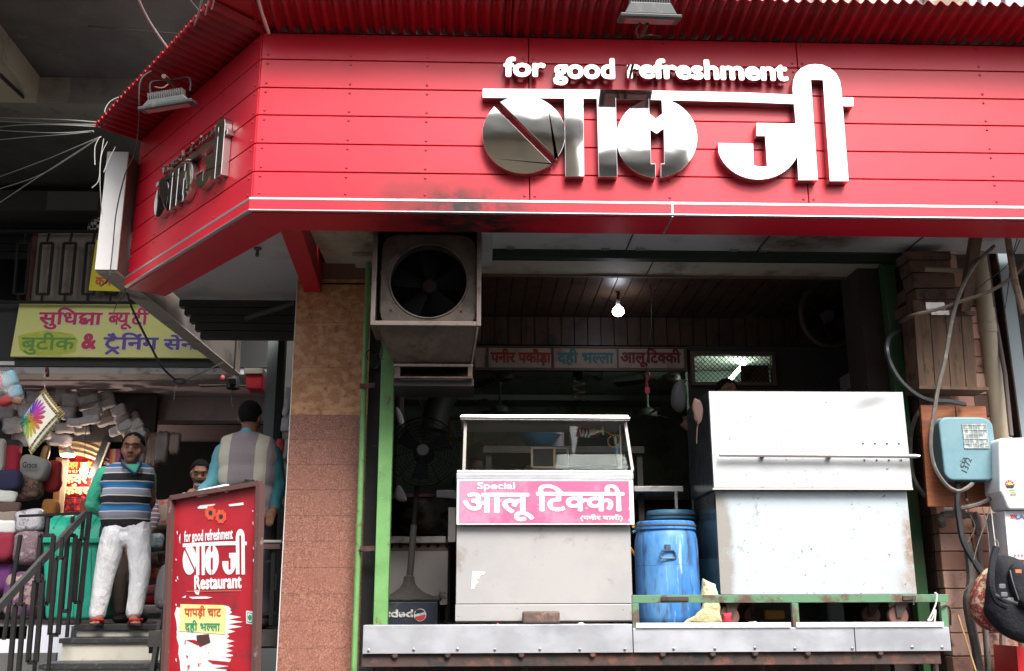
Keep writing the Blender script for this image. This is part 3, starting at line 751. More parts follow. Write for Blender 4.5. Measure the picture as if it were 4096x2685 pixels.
# steel rolling shutter rail by man
a = U(1075, 1700, Y=9.2).x; tag(MB().box(a-.05, a+.05, 9.2, 9.3, 1.4, 4.2).build('grey_post', M('grey_post', (.14, .17, .17), rough=.6), None), 'grey green door post behind the man in the knitted vest', 'post')
a = U(1108, 1700, Y=9.0).x; tag(MB().box(a-.03, a+.03, 9.0, 9.1, 1.4, 4.2).build('dark_post', BLACKM, None), 'narrow black door post beside the grey green one', 'post')
# rolled shutter drum above the gap
rs = thing('rolled_shutter', 'dim ribbed shutter housing under the grey soffit left of the pillar', 'shutter', (-1.7, 8.6, 3.9))
for i in range(5):
    z0 = 4.14-i*.07; MB().box(-2.55+i*.05, -1.36, 8.5+.0*i, 8.58, z0-.062, z0).build('slat', M('shutter_dim', (.035, .03, .028), rough=.6), rs)
MB().tube([U(980, 1275, Y=8.4), U(1175, 1215, Y=8.4)], .022, 10).build('pipe', M('pipe_grey', (.10, .10, .105), rough=.6), rs, smooth=True)

# ---- bedding shop shell
struct('bedding_shop_ceiling', MB().box(-7, -2.2, YN+.35, 14.2, 4.02, 4.06), PINKW)
yb = 12.2
tag(MB().box(-7, -2.2, yb, yb+.25, U(800, 1682, Y=yb).z, 4.017).build('ceiling_beam', PINKW, None), 'mauve painted ceiling beam inside the bedding shop', 'beam')
tag(MB().box(-4.4, -2.2, 13.0, 13.2, U(800, 1757, Y=13).z, U(800, 1700, Y=13).z).build('inner_beam', PINKW, None), 'lower mauve beam deeper inside the bedding shop', 'beam')
struct('bedding_shop_back_wall', MB().box(-7, -2.2, 14.0, 14.1, 1.41, 4.0), M('back_dark_brown', (.035, .022, .02), rough=.9))
struct('bedding_shop_left_wall', MB().box(-7.2, -7, 11, 14.1, 1.41, 4.0), DARKW)

# ================================================================ STEPS
st = thing('marble_steps', 'pale marble steps with black granite nosings leading up to the bedding shop', 'steps', (-3.2, 8.9, 0))
NOS = M('black_granite_nosing', (.035, .033, .035), rough=.4, dirt=((.14, .13, .13), 30, .55, .7)); RIS = M('marble_riser', (.58, .55, .47), rough=.4, var=((.44, .42, .36), 2.2, .45, .65), dirt=((.30, .22, .13), 5, .6, .75), dirt2=((.28, .27, .26), 9, .70, .74, (1, 1, .3)))
sd_ = [(9.30, 2497, 2521, 296, 655), (8.92, 2553, 2573, 236, 640), (8.56, 2653, 2677, 155, 610), (8.2, 2752, 2778, 90, 600), (7.84, 2860, 2888, 20, 590)]
for i, (Y, yt, yb_, xa_, xb_) in enumerate(sd_):
    x0, x1 = U(xa_, yt, Y=Y).x, U(xb_, yt, Y=Y).x+.25; z1 = U(400, yt, Y=Y).z; z0 = U(400, yb_, Y=Y).z
    back = 9.75 if i == 0 else sd_[i-1][0]+.05
    MB().box(x0, x1, Y, back, z0, z1).build('nosing', NOS, st, bevel=.004)
    if i+1 < len(sd_):
        zb3 = U(400, sd_[i+1][1], Y=sd_[i+1][0]).z
    else: zb3 = z0-.17
    MB().box(x0+.02, x1-.02, Y+.03, Y+.05, zb3+.001, z0-.001).build('riser', RIS, st)
    MB().box(x0+.03, x1-.03, Y+.06, back, 0, z0-.002).build('core', CONC, st)
tag(MB().box(-6, U(296, 2500, Y=9.4).x-.02, 9.4, 9.7, .9, 1.408).build('plinth_wall', M('blueish_whitewash', (.60, .61, .68), rough=.8, dirt=((.28, .28, .3), 5, .55, .72, (2, 1, .4))), None), 'pale bluish whitewashed plinth wall behind the stair railing', 'plinth wall')
tag(MB().box(-6, U(230, 2600, Y=9.38).x, 9.36, 9.7, 0, U(100, 2612, Y=9.38).z).build('plinth_base', CONC, None), 'dark base course under the bluish whitewashed plinth', 'plinth')

# stair railing: a slanting handrail with loop balusters, climbing away from the camera
sr = thing('stair_railing', 'black iron stair railing of narrow loops with a broad slanting handrail', 'railing', (-3.5, 8.6, .8))
def SR(px, py, Y): return U(px, py, Y=Y)
hr0, hr1 = SR(-60, 2490, 7.6), SR(340, 2055, 9.0)
MB().bar(hr0, hr1, .03, .062).build('handrail', M('rail_grey', (.055, .055, .055), rough=.45), sr)
def depth_at(px): return 7.6+(px+60)/400*1.4
def loop(name, L, Rr, t, b, Y, w=.030):   # L,R pixel x at top; slant from perspective
    k = .085
    lp = MB(); dx = (b-t)*k
    lp.bar(SR(L, t, Y), SR(Rr, t, Y), w); lp.bar(SR(L-dx, b, Y), SR(Rr-dx, b, Y), w)
    lp.bar(SR(L, t, Y), SR(L-dx, b, Y), w); lp.bar(SR(Rr, t, Y), SR(Rr-dx, b, Y), w)
    lp.build(name, BLACKM, sr)
def stem(px, t, b, Y, w=.024):
    MB().bar(SR(px, t, Y), SR(px-(b-t)*.085, b, Y), w).build('stem', BLACKM, sr)
loop('loop', 162, 215, 2142, 2415, 8.4); stem(193, 2070, 2142, 8.4); stem(160, 2415, 2690, 8.4)
loop('loop', 225, 258, 2232, 2540, 8.2); stem(250, 2150, 2232, 8.2); stem(205, 2540, 2690, 8.2)
loop('loop', 272, 302, 2142, 2445, 8.8); stem(291, 2066, 2142, 8.8); stem(276, 2445, 2550, 8.8)
loop('loop', 62, 97, 2418, 2760, 7.9); stem(88, 2345, 2418, 7.9)
loop('loop', 140, 172, 2322, 2650, 8.0); stem(160, 2250, 2322, 8.0)
loop('loop', 320, 346, 2155, 2410, 9.0); stem(334, 2070, 2155, 9.0); stem(318, 2410, 2500, 9.0)
MB().bar(SR(358, 2055, 9.1), SR(312, 2495, 9.1), .035).build('post', BLACKM, sr)
MB().bar(SR(78, 2065, 9.3), SR(366, 2052, 9.1), .022).build('top_rail', BLACKM, sr)
MB().bar(SR(82, 2140, 8.9), SR(15, 2560, 8.9), .028).build('post', BLACKM, sr)
MB().bar(SR(-10, 2405, 8.9), SR(45, 2402, 8.9), .028).build('cross_bar', BLACKM, sr)
rr = thing('stair_side_rail', 'dark grey sloping iron stringer at the right side of the steps', 'rail', tuple(U(620, 2685, Y=8.4)))
MB().bar(SR(672, 2415, 9.3), SR(604, 2600, 8.5), .035, .06).build('upper_flat', BLACKM, rr); MB().bar(SR(640, 2500, 8.6), SR(600, 2760, 8.3), .03, .16).build('side_plate', BLACKM, rr)
MB().bar(SR(665, 2470, 8.4), SR(650, 2760, 8.4), .06, .03).build('upright', BLACKM, rr)
# ================================================================ RIGHT: BRICK COLUMN AND WHAT HANGS ON IT
BR = [M('sandstone_block_%s' % n, c, rough=.85, dirt=((.10, .055, .045), 7, .52, .72), dirt2=((.5, .36, .28), 30, .66, .75), bump=(25, .25, .006)) for n, c in (('pink', (.64, .40, .32)), ('brown', (.46, .25, .185)), ('dusky', (.13, .075, .06)))]
YB = 7.0
bc = thing('brick_column', 'column of worn pink and brown stone blocks at the right of the opening', 'column', (3.1, 7.2, 0))
bx0, bx1 = U(3775, 2300, Y=YB).x, U(3960, 2300, Y=YB).x
MB().box(bx0+.008, bx1+.29, YB+.012, YB+.5, 0, 4.18).build('core', M('mortar', (.10, .08, .07), rough=.95), bc)
z = .0; k = 0
while z < 4.08:
    h = random.choice((.12, .15, .16, .13)); x = bx0; j = 0
    wds = [(.0, .36), (.363, .60)] if k % 2 else [(0, .22), (.223, .60)]
    for a_, b_ in wds:
        d = jit(.006)
        MB().box(bx0+a_+jit(.003), min(bx0+b_, bx1+.285), YB+d, YB+.1, z+.003, z+h-.004).build('brick', random.choice(BR[:2]+[BR[0], BR[2]] if z > 2.2 else [BR[0], BR[0], BR[1]]), bc, bevel=.004, seg=1)  # dusky blocks mixed in higher up put the shade there into the colour
    # side face blocks, darker
    MB().box(bx0-.002+jit(.003), bx0+.01, YB+.11+jit(.02), YB+.42, z+.003, z+h-.004).build('brick', BR[2], bc)
    z += h; k += 1
tag(MB().box(bx0-.30, bx0-.012, YB+.25, YB+.6, .2, 4.09).build('return_wall', M('sooty_brick', (.045, .032, .028), rough=.95, bump=(20, .3, .01)), None), 'sooty recessed return wall behind the dark green post', 'wall')
# projecting stone blocks high on the left
for i, (px, py, w_, h_) in enumerate(((3640, 1245, 62, 38), (3650, 1180, 60, 50))):
    tag(pbox(MB(), px-w_/2, py-h_/2, px+w_/2, py+h_/2, YB-.05, .2).build('loose_block', BR[2], None, bevel=.006), ('upper', 'lower')[1-i] + ' of two dusky stone blocks jutting out beside the green post', 'block', 'jutting stone blocks')
# crate-like wooden boxing (upper) and plank box (lower)
WD = M('weathered_wood', (.12, .068, .038), rough=.8, var=((.08, .045, .028), 9, .38, .62, (3, 1, .25)), dirt=((.035, .022, .016), 11, .54, .68, (2, 1, .5)), dirt2=((.19, .12, .075), 16, .64, .72, (3, 1, .4)), bump=(30, .2, .004, (3, 1, .3)))
WD2 = M('weathered_wood_dark', (.15, .085, .055), rough=.85, dirt=((.05, .03, .025), 9, .45, .65), bump=(30, .2, .004))
wb = thing('wooden_box', 'weathered plank box nailed over the wires on the brick column', 'box', tuple(U(3800, 1560, Y=6.75)))
cols = [(3668, 3728), (3730, 3788), (3790, 3862), (3864, 3885)]
for i, (a_, b_) in enumerate([(3664, 3727), (3729, 3789), (3791, 3850), (3852, 3893)]):
    mb = MB(); q = .095
    yt = 1255; yb_ = 1556
    mb.prism([U(a_-8, yt, Y=6.72), U(b_-8, yt, Y=6.72), U(b_+14, yb_, Y=6.72), U(a_+14, yb_, Y=6.72)], (0, .02+jit(.004), 0))
    mb.build('plank', WD, wb, bevel=.002, seg=1)
bx = MB(); bx.prism([U(3654, 1252, Y=6.742), U(3888, 1252, Y=6.742), U(3910, 1560, Y=6.742), U(3676, 1560, Y=6.742)], (0, .2, 0)); bx.build('carcass', WD2, wb)
MB().bar(U(3650, 1562, Y=6.73), U(3925, 1568, Y=6.73), .22, .02, upv=(0, 0, 1)).build('bottom_board', WD, wb)
MB().bar(U(3740, 1246, Y=6.72), U(3898, 1255, Y=6.72), .03, .03).build('top_batten', WD2, wb)
ub = thing('upper_boxing', 'dark brown board casing above the plank box, under the soffit', 'casing', tuple(U(3740, 1240, Y=6.8)))
for (x0, y0, x1, y1, xo) in ((3622, 1005, 3802, 1038, 0), (3638, 1042, 3802, 1088, 0), (3652, 1092, 3818, 1150, 0), (3662, 1155, 3828, 1198, 0), (3650, 1200, 3840, 1250, 0)):
    mb = MB(); mb.prism([U(x0, y0, Y=6.80), U(x1, y0, Y=6.80), U(x1+5, y1, Y=6.80), U(x0+5, y1, Y=6.80)], (0, .18, 0)); mb.build('board', random.choice((WD2, WD2, WD)) if y0 > 1000 else WD2, ub, bevel=.003, seg=1)
for (x0, y0, x1, y1) in ((3704, 1210, 3779, 1238), (3725, 1243, 3797, 1260)):
    tag(pbox(MB(), x0, y0, x1, y1, 6.70, .004).build('tin_plate', M('tin', (.45, .43, .42), rough=.4, metal=.6, dirt=((.2, .16, .14), 20, .5, .65)), None), ('upper' if y0 < 1230 else 'lower')+' small tin plate nailed at the top of the plank box', 'plate', 'tin plates')
# leaning wooden batten and bamboo
tag(MB().bar(U(3905, 935, Y=6.45), U(3855, 1245, Y=6.68), .075, .05).build('wooden_batten', WD, None, bevel=.003), 'weathered wooden batten leaning up to the soffit beside the plank box', 'batten')
tag(MB().tube([U(4030, 950, Y=6.5), U(4060, 1130, Y=6.5), U(4095, 1255, Y=6.5)], [.022, .025, .022], 8).build('bamboo_stick', M('bark', (.28, .2, .15), rough=.85, dirt=((.1, .07, .05), 12, .5, .65)), None, smooth=True), 'knobbly wooden stick hanging at the far right below the fascia', 'stick')
tag(MB().tube([U(3700, 1078, Y=6.72), U(3860, 1084, Y=6.62)], .018, 8).build('conduit_stub', M('conduit', (.34, .27, .2), rough=.7), None, smooth=True), 'short horizontal pipe stub crossing behind the leaning batten', 'pipe')
# drain pipe and the grey-blue steel channel
dp = thing('drain_pipe', 'thick beige drain pipe running down beside the brick column', 'pipe', tuple(U(4030, 1900, Y=7.0)))
xp = U(3952, 1300, Y=6.98).x; rp = 72/2*6.98/F_PX
PIPE = M('beige_pvc', (.42, .35, .25), rough=.55, dirt=((.2, .15, .1), 5, .52, .72, (1, 1, .3)))
MB().lathe([(rp, 0), (rp, 2.75)], (xp, 7.0, 0), n=18).build('pipe_length', PIPE, dp, smooth=True)
zj = U(3960, 1332, Y=6.98).z
MB().lathe([(rp, 2.751), (rp, zj)], (xp, 7.0, 0), n=18).build('pipe_length', PIPE, dp, smooth=True)
MB().lathe([(rp+.006, zj), (rp+.006, zj+.07), (rp, zj+.075), (rp, 4.14)], (xp, 7.0, 0), n=18).build('pipe_length', PIPE, dp, smooth=True)
MB().lathe([(rp+.012, 2.70), (rp+.012, 2.80)], (xp, 7.0, 0), n=18).build('collar', PIPE, dp, smooth=True)
ch = thing('steel_channel', 'grey blue painted steel channel at the far right', 'channel', tuple(U(4060, 1300, Y=7.1)))
x0, x1 = U(4003, 1120, Y=7.05).x, U(4052, 1120, Y=7.05).x
MB().box(x0, x1, 7.05, 7.1, 0, 4.5).build('flange', M('channel_paint', (.30, .37, .40), rough=.5, dirt=((.2, .1, .07), 9, .62, .72)), ch)
MB().box(x0-.012, x0-.001, 7.04, 7.3, 0, 4.5).build('edge', RUST, ch)
tag(MB().box(x0-.09, x0-.02, 7.2, 7.25, 0, 4.3).build('dark_strip', BLACKM, None), 'black strip standing in for the dark gap between drain pipe and steel channel', 'strip')  # black strip painted in place of the shaded gap
tag(MB().box(x1+.02, x1+1.2, 8.6, 8.7, 0, 4.6).build('next_shop_wall', M('next_wall', (.55, .58, .6), rough=.7), None), 'pale wall of the next shop at the far right edge', 'wall')
ng = thing('next_shop_window', 'bluish window of the next shop at the far right edge', 'window', tuple(U(4110, 1180, Y=8.5)))
pbox(MB(), 4070, 1040, 4300, 1330, 8.5, .04).build('frame', WHITEP, ng); pbox(MB(), 4082, 1052, 4290, 1320, 8.48, .018).build('pane', M('blue_pane', (.25, .45, .55), rough=.15), ng)
tag(pbox(MB(), 4050, 935, 4300, 985, 8.4, .05).build('next_shop_board', WHITEP, None), 'white fascia board scrap of the next shop at the upper right', 'board')
# brick wall right of the column behind the cables
tag(MB().box(bx1+.30, x0-.02, 7.35, 7.5, 0, 4.3).build('side_wall', M('side_wall_brown', (.20, .13, .11), rough=.9, dirt=((.07, .05, .045), 4, .45, .65)), None), 'brown shadowed wall behind the beige drain pipe', 'wall')

# ---- meter board and meter
PLY = M('red_brown_board', (.33, .105, .035), rough=.55, var=((.24, .07, .025), 14, .4, .62, (.5, 1, 5)), dirt=((.12, .05, .03), 5, .62, .75), dirt2=((.62, .34, .16), 22, .70, .74))
mbd = thing('meter_board', 'red brown wooden mounting board behind the blue electricity meter', 'board', tuple(U(3850, 2025, Y=6.72)))
for (p, q_, r_, s_) in (((3682, 1620), (3818, 1622), (3868, 2027), (3712, 2027)), ((3821, 1622), (3943, 1625), (3986, 2026), (3871, 2027))):
    mb = MB(); mb.prism([U(*p, Y=6.72), U(*q_, Y=6.72), U(*r_, Y=6.72), U(*s_, Y=6.72)], (0, .03, 0)); mb.build('board_half', PLY, mbd, bevel=.002, seg=1)
MB().lathe([(.012, 0), (.012, .008), (.006, .012)], U(3864, 2000, Y=6.718), axis=(0, -1, 0), n=8).build('bolt_head', STEELSIDE, mbd)
BLU = M('meter_blue', (.12, .235, .28), rough=.45, var=((.15, .27, .31), 5, .4, .6), dirt=((.12, .10, .09), 16, .66, .74))
mt = thing('electricity_meter', 'pale blue electricity meter box with a small gridded window', 'meter', tuple(U(3875, 1925, Y=6.6)))
def rrect(x0, y0, x1, y1, r, Y, n=5, sk=0.):
    """rounded photo rectangle; sk pixels of lean between bottom and top"""
    out = []
    for cx, cy, a0 in ((x1-r, y0+r, 0), (x0+r, y0+r, 90), (x0+r, y1-r, 180), (x1-r, y1-r, 270)):
        for i in range(n+1):
            a = R(a0+90*i/n); x = cx+r*math.cos(a); y = cy-r*math.sin(a)
            out.append(U(x-sk*(y1-y)/(y1-y0), y, Y=Y))
    return out
def rbox(mb, x0, y0, x1, y1, r, Y, D, sk=0., n=5): return mb.prism(rrect(x0, y0, x1, y1, r, Y, n, sk), (0, D, 0))
rbox(MB(), 3782, 1668, 3985, 1922, 34, 6.55, .10, sk=30).build('case_front', BLU, mt, bevel=.012, seg=3)
rbox(MB(), 3762, 1672, 3998, 1926, 36, 6.655, .062, sk=30).build('case_back', BLU, mt, bevel=.006)
rbox(MB(), 3858, 1695, 3955, 1796, 4, 6.546, .003, sk=12).build('window', M('meter_window', (.20, .24, .24), rough=.12, dirt=((.5, .55, .52), 22, .5, .6)), mt)
wg = MB()
for i in range(6):
    a_ = U(3846+4+i*19, 1697, Y=6.544); b_ = U(3858+4+i*19-0, 1794, Y=6.544); wg.bar(a_, b_, .002)
for i in range(6):
    a_ = U(3848+i*2.2, 1700+i*18.5, Y=6.543); b_ = U(3943+i*2.2, 1700+i*18.5, Y=6.543); wg.bar(a_, b_, .002)
wg.build('wire_grid', M('grid_wire', (.6, .6, .58), rough=.4), mt)
INK = M('ink', (.02, .02, .03), rough=.6)
aO, bO = U(3845, 1872, Y=6.548), U(3870, 1842, Y=6.548)
lettering('cia', 'handwriting', INK, mt, U(3852, 1873, Y=6.549), (.45, 0, .9), (-.9, 0, .45), .075, .032, .0, 0, .001)
lettering('1372', 'handwriting', INK, mt, U(3868, 1892, Y=6.549), (.45, 0, .9), (-.9, 0, .45), .10, .04, .0, 0, .001)

# ---- white wall unit and boxed appliance at the right edge
wh = thing('water_heater', 'white rounded wall appliance with a star rating label', 'appliance', tuple(U(4060, 2040, Y=6.5)))
mb = MB(); P = []
for x, y in ((3996, 1760), (4008, 1752), (4200, 1748), (4200, 2037), (4035, 2038), (4016, 1990), (4002, 1965)): P.append(U(x, y, Y=6.45))
mb.prism(P, (0, .22, 0)); mb.build('casing', M('appliance_white', (.80, .80, .82), rough=.28), wh, bevel=.018, seg=4)
rc, rcz = U(4040, 1940, Y=6.447), 0
rd = MB(); rd.prism([(rc.x+.033*math.cos(R(a)), 6.447, rc.z+.033*math.sin(R(a))) for a in range(0, 181, 15)], (0, .002, 0)); rd.build('rating_arc', M('label_red', (.65, .03, .04), rough=.5), wh)
ry = MB(); ry.prism([(rc.x+.017*math.cos(R(a)), 6.445, rc.z+.017*math.sin(R(a))) for a in range(0, 181, 20)], (0, .0015, 0)); ry.build('rating_dial', M('label_yellow', (.75, .6, .1), rough=.5), wh)
for a in (20, 55, 90, 125, 160):
    MB().lathe([(.0035, 0), (.0035, .001)], (rc.x+.025*math.cos(R(a)), 6.4455, rc.z+.025*math.sin(R(a))), axis=(0, -1, 0), n=5).build('star', WHITEP, wh)
MB().prism([(rc.x-.03, 6.4465, rc.z-.004), (rc.x+.03, 6.4465, rc.z-.004), (rc.x+.018, 6.4465, rc.z-.024), (rc.x-.018, 6.4465, rc.z-.024)], (0, .002, 0)).build('label_block', INK, wh)
pbox(MB(), 4031, 1955, 4072, 1992, 6.4465, .002).build('label_body', M('label_cream', (.72, .68, .50), rough=.5), wh)
pbox(MB(), 4036, 1958, 4060, 1964, 6.4445, .001).build('label_stripe', M('label_green', (.1, .4, .25), rough=.5), wh)
for yy in (1970, 1976, 1982): pbox(MB(), 4040, yy, 4066, yy+2, 6.4445, .001).build('label_line', INK, wh)
cb = thing('appliance_carton', 'white printed carton under the wall appliance at the right edge', 'carton', tuple(U(4060, 2245, Y=6.5)))
mb = MB(); mb.prism([U(4018, 2045, Y=6.5), U(4230, 2038, Y=6.5), U(4250, 2250, Y=6.5), U(4035, 2236, Y=6.5)], (0, .25, 0)); mb.build('box_body', M('carton_white', (.70, .70, .72), rough=.5, var=((.60, .60, .63), 10, .48, .52)), cb, bevel=.003)
ptext('LAZER', 'brand_lettering', M('brand_blue', (.08, .16, .42), rough=.5), cb, 4063, 2058, 4150, 2076, 6.498, .03, .001, .001)
for i in range(3):
    x = 4040+i*7; mb = MB(); mb.prism([U(x, 2059, Y=6.498), U(x+4, 2059, Y=6.498), U(x+11, 2067, Y=6.498), U(x+4, 2075, Y=6.498), U(x, 2075, Y=6.498), U(x+6, 2067, Y=6.498)], (0, -.001, 0)); mb.build('brand_chevron', M('label_red', (.65, .03, .04)), cb)
pbox(MB(), 4062, 2110, 4200, 2190, 6.497, .002).build('info_panel', M('panel_white', (.78, .78, .8), rough=.5), cb)
for i in range(6): pbox(MB(), 4070, 2120+i*10, 4140+jit(12), 2123+i*10, 6.4955, .001).build('info_line', M('line_grey', (.35, .36, .45), rough=.6), cb)
for i in range(3):
    x = 4060+i*14; MB().lathe([(.007, 0), (.007, .001)], U(x, 2222, Y=6.498), axis=(0, -1, 0), n=12).build('round_mark', M('mark_%d' % (i % 2), ((.5, .1, .15), (.15, .15, .4))[i % 2], rough=.5), cb)

# ---- cables
CBK = M('black_cable', (.03, .032, .036), rough=.5); CGR = M('grey_cable', (.10, .09, .08), rough=.6, dirt=((.2, .17, .14), 20, .5, .7)); CDU = M('dusty_cable', (.13, .095, .07), rough=.7)
def pc(pts, r, label, mat, Y=6.5, name='cable', cat='cable'):
    P = [U(p[0], p[1], Y=(p[2] if len(p) > 2 else Y)) for p in pts]
    return tag(cable(P, r, name, mat), label, cat)
pc([(4130, 1015), (4060, 1100), (3960, 1165), (3860, 1200), (3760, 1235), (3650, 1262), (3600, 1290, 6.85)], .0135, 'thick dusty cable sweeping from the right edge across the plank box', CDU)
pc([(3600, 1322, 6.9), (3560, 1345, 6.75), (3548, 1390), (3560, 1450), (3600, 1520), (3660, 1575), (3720, 1602), (3790, 1605, 6.6), (3860, 1618, 6.68)], .016, 'thick black cable looping down beside the green post to the meter board', CBK, Y=6.6)
pc([(3975, 985, 6.6), (3900, 1060), (3845, 1160), (3812, 1260), (3795, 1350), (3778, 1450), (3755, 1540), (3738, 1640), (3722, 1760), (3735, 1860), (3780, 1935), (3830, 1965), (3870, 1950), (3895, 1928, 6.62)], .0135, 'thick grey cable hanging over the plank box and curling under the blue meter', CGR, Y=6.48)
pc([(3740, 1600, 6.8), (3690, 1630, 6.85), (3655, 1690, 6.85), (3640, 1780, 6.9), (3650, 1900, 6.9), (3700, 1990, 6.85)], .015, 'grey cable running behind the left edge of the meter board', CGR)
pc([(3832, 1930, 6.62), (3830, 2020), (3838, 2090), (3855, 2170), (3905, 2260), (3940, 2310), (3960, 2340)], .02, 'thick black cable dropping from the meter to behind the patterned bag', CBK, Y=6.62)
pc([(3868, 2170), (3880, 2240), (3885, 2330), (3870, 2400), (3880, 2480), (3905, 2600), (3918, 2720)], .03, 'thick grey pipe like cable running down the stone column', CGR, Y=6.8, name='grey_pipe')
pc([(3780, 2040, 6.68), (3850, 2032), (3920, 2015), (3970, 1985), (3988, 1930, 6.66)], .014, 'grey cable looping under the meter board to the right', CGR, Y=6.62)
gpz = thing('water_pipe', 'galvanised water pipe with elbows under the meter board', 'pipe', tuple(U(3830, 2060, Y=6.85)))
GP = M('old_galvanised', (.26, .24, .22), rough=.6, metal=.4, dirt=((.12, .09, .07), 14, .5, .65))
MB().tube([U(3768, 2060, Y=6.85), U(3840, 2058, Y=6.85), U(3895, 2062, Y=6.85)], .024, 10).build('pipe_run', GP, gpz, smooth=True)
MB().tube([U(3892, 2055, Y=6.85), U(3905, 2075, Y=6.85), U(3910, 2110, Y=6.85)], .032, 10).build('elbow', GP, gpz, smooth=True)
MB().tube([U(3908, 2085, Y=6.85), U(3922, 2260, Y=6.85), U(3955, 2700, Y=6.85)], .020, 10).build('pipe_drop', GP, gpz, smooth=True)
MB().tube([U(3838, 2058, Y=6.85), U(3858, 2058, Y=6.85)], .034, 8).build('union_nut', GP, gpz)
MB().tube([U(3772, 2062, Y=6.86), U(3765, 2075, Y=6.86), U(3768, 2098, Y=6.95)], .028, 10).build('elbow', GP, gpz, smooth=True)
for k, (pts, lb) in enumerate(((((3960, 2030), (3935, 2110), (3910, 2180), (3895, 2240)), 'thin pale wire hanging diagonally in front of the stone column'), (((3930, 2030), (3950, 2120), (3958, 2210)), 'thin grey wire hanging straight beside the backpack loop'), (((3965, 2040), (3975, 2130), (3985, 2200)), 'white twisted cord from which the backpack hangs'), (((3870, 2170), (3900, 2110), (3880, 2060)), 'hair thin wire looping over the water pipe'), (((3888, 2250), (3880, 2330), (3830, 2390), (3800, 2420), (3790, 2440)), 'thin twisted wire slanting down to the green rail end'))):
    pc(pts, .0035 if k < 3 else .002, lb, CGR if k != 2 else M('cord_white', (.6, .6, .58), rough=.7), Y=6.55, name='wire', cat='wire')
for k, (pts, lb) in enumerate(((((4080, 960), (4030, 1060), (3940, 1130), (3870, 1200)), 'thin dark wire sagging from the soffit to the plank box'), (((4070, 950), (4045, 1050), (4030, 1170), (4018, 1250)), 'thin dark wire falling in front of the blue steel channel'))):
    pc(pts, .003, lb, CBK, Y=6.55, name='wire', cat='wire')
tag(MB().tube([U(3832, 2460, Y=6.6), U(3905, 2690, Y=6.5)], .006, 6).build('cane', M('cane', (.42, .25, .1), rough=.6), None, smooth=True), 'thin yellow brown cane leaning on the lower stone column', 'cane')
tag(MB().tube([U(3985, 1300, Y=7.0), U(4020, 1500, Y=6.9), U(4045, 1745, Y=6.8)], .016, 8).build('conduit', M('conduit_brown', (.12, .09, .08), rough=.7), None, smooth=True), 'slim brown conduit beside the steel channel, above the white appliance', 'conduit')
tag(MB().tube([U(4000, 2050, Y=6.9), U(4010, 2400, Y=6.9), U(4020, 2760, Y=6.9)], .028, 8).build('grey_downpipe', GP, None, smooth=True), 'dark grey down pipe behind the backpack', 'pipe')
# ---- bags
PAT = M('patterned_cloth', (.33, .045, .055), rough=.85, var=((.62, .50, .32), 26, .50, .56), dirt=((.42, .16, .12), 44, .56, .60))
def puff(pts_px, Y, D, name, mat, par, sub=2, soft=0.):
    """a soft bag: photo outline inflated to depth D around plane Y"""
    P = [U(x, y, Y=Y) for x, y in pts_px]; n = len(P); c = sum(P, Vector())/n
    vs = []; fs = []; rings = [(0.0, 1.0), (.55, .93), (.85, .72), (1.0, .38)]
    for sgn_ in (-1, 1):
        b = len(vs)
        for d, s_ in rings: vs += [c+(p-c)*s_+Vector((0, sgn_*D/2*d, 0)) for p in P]
        vs.append(c+Vector((0, sgn_*D/2, 0)))
        for r_ in range(len(rings)-1):
            for i in range(n): fs.append((b+r_*n+i, b+r_*n+(i+1) % n, b+(r_+1)*n+(i+1) % n, b+(r_+1)*n+i))
        for i in range(n): fs.append((b+3*n+i, b+3*n+(i+1) % n, len(vs)-1))
    mb = MB(); mb.add(vs, fs)
    if soft:
        mb.v = [v+Vector(mnoise.noise_vector(v*6))*soft+Vector(mnoise.noise_vector(v*17))*soft*.45 for v in mb.v]
    return mb.build(name, mat, par, smooth='all', sub=sub, weld=True)
tag(puff([(3953, 2265), (3990, 2250), (4030, 2280), (4040, 2520), (3990, 2538), (3930, 2520), (3895, 2480), (3882, 2430), (3885, 2380), (3910, 2310)], 6.58, .2, 'patterned_bag', PAT, None), 'maroon and cream patterned cloth bag hanging behind the black backpack', 'bag')
BP = M('black_nylon', (.014, .015, .02), rough=.8, bump=(8, .7, .03), spec=.3)
bk = thing('backpack', 'black nylon backpack hanging from a wire at the right edge', 'backpack', tuple(U(4060, 2590, Y=6.35)))
puff([(3962, 2240), (3990, 2212), (4050, 2225), (4110, 2265), (4180, 2350), (4190, 2560), (4130, 2590), (4040, 2560), (3990, 2520), (3955, 2480), (3945, 2440), (3960, 2400)], 6.42, .22, 'main_body', BP, bk, soft=.03)
puff([(4030, 2250), (4075, 2240), (4180, 2290), (4190, 2450), (4120, 2460), (4060, 2420), (4030, 2340)], 6.30, .09, 'front_pocket', BP, bk, soft=.02)
cable([U(3985, 2190, Y=6.3), U(3968, 2260, Y=6.28), U(3965, 2340, Y=6.26), U(3985, 2400, Y=6.27), U(4030, 2430, Y=6.25)], .022, 'shoulder_strap', BP, bk, n=8)
cable([U(3965, 2370, Y=6.26), U(4010, 2395, Y=6.24), U(4070, 2415, Y=6.22)], .010, 'compression_strap', M('webbing', (.04, .04, .045), rough=.6), bk)
for px, py in ((4010, 2345), (4018, 2378), (4043, 2400)): rbox(MB(), px-13, py-9, px+13, py+9, 5, 6.225, .012).build('buckle', M('buckle_grey', (.12, .13, .14), rough=.3), bk, bevel=.002)
cable([U(3985, 2195, Y=6.35), U(3978, 2170, Y=6.4), U(3988, 2162, Y=6.42), U(3993, 2185, Y=6.4), U(3984, 2200, Y=6.35)], .004, 'hanging_loop', CGR, bk)
cable([U(4040, 2280, Y=6.215), U(4052, 2330, Y=6.2), U(4075, 2400, Y=6.2)], .004, 'zip', M('zip_grey', (.1, .1, .1), rough=.4), bk)
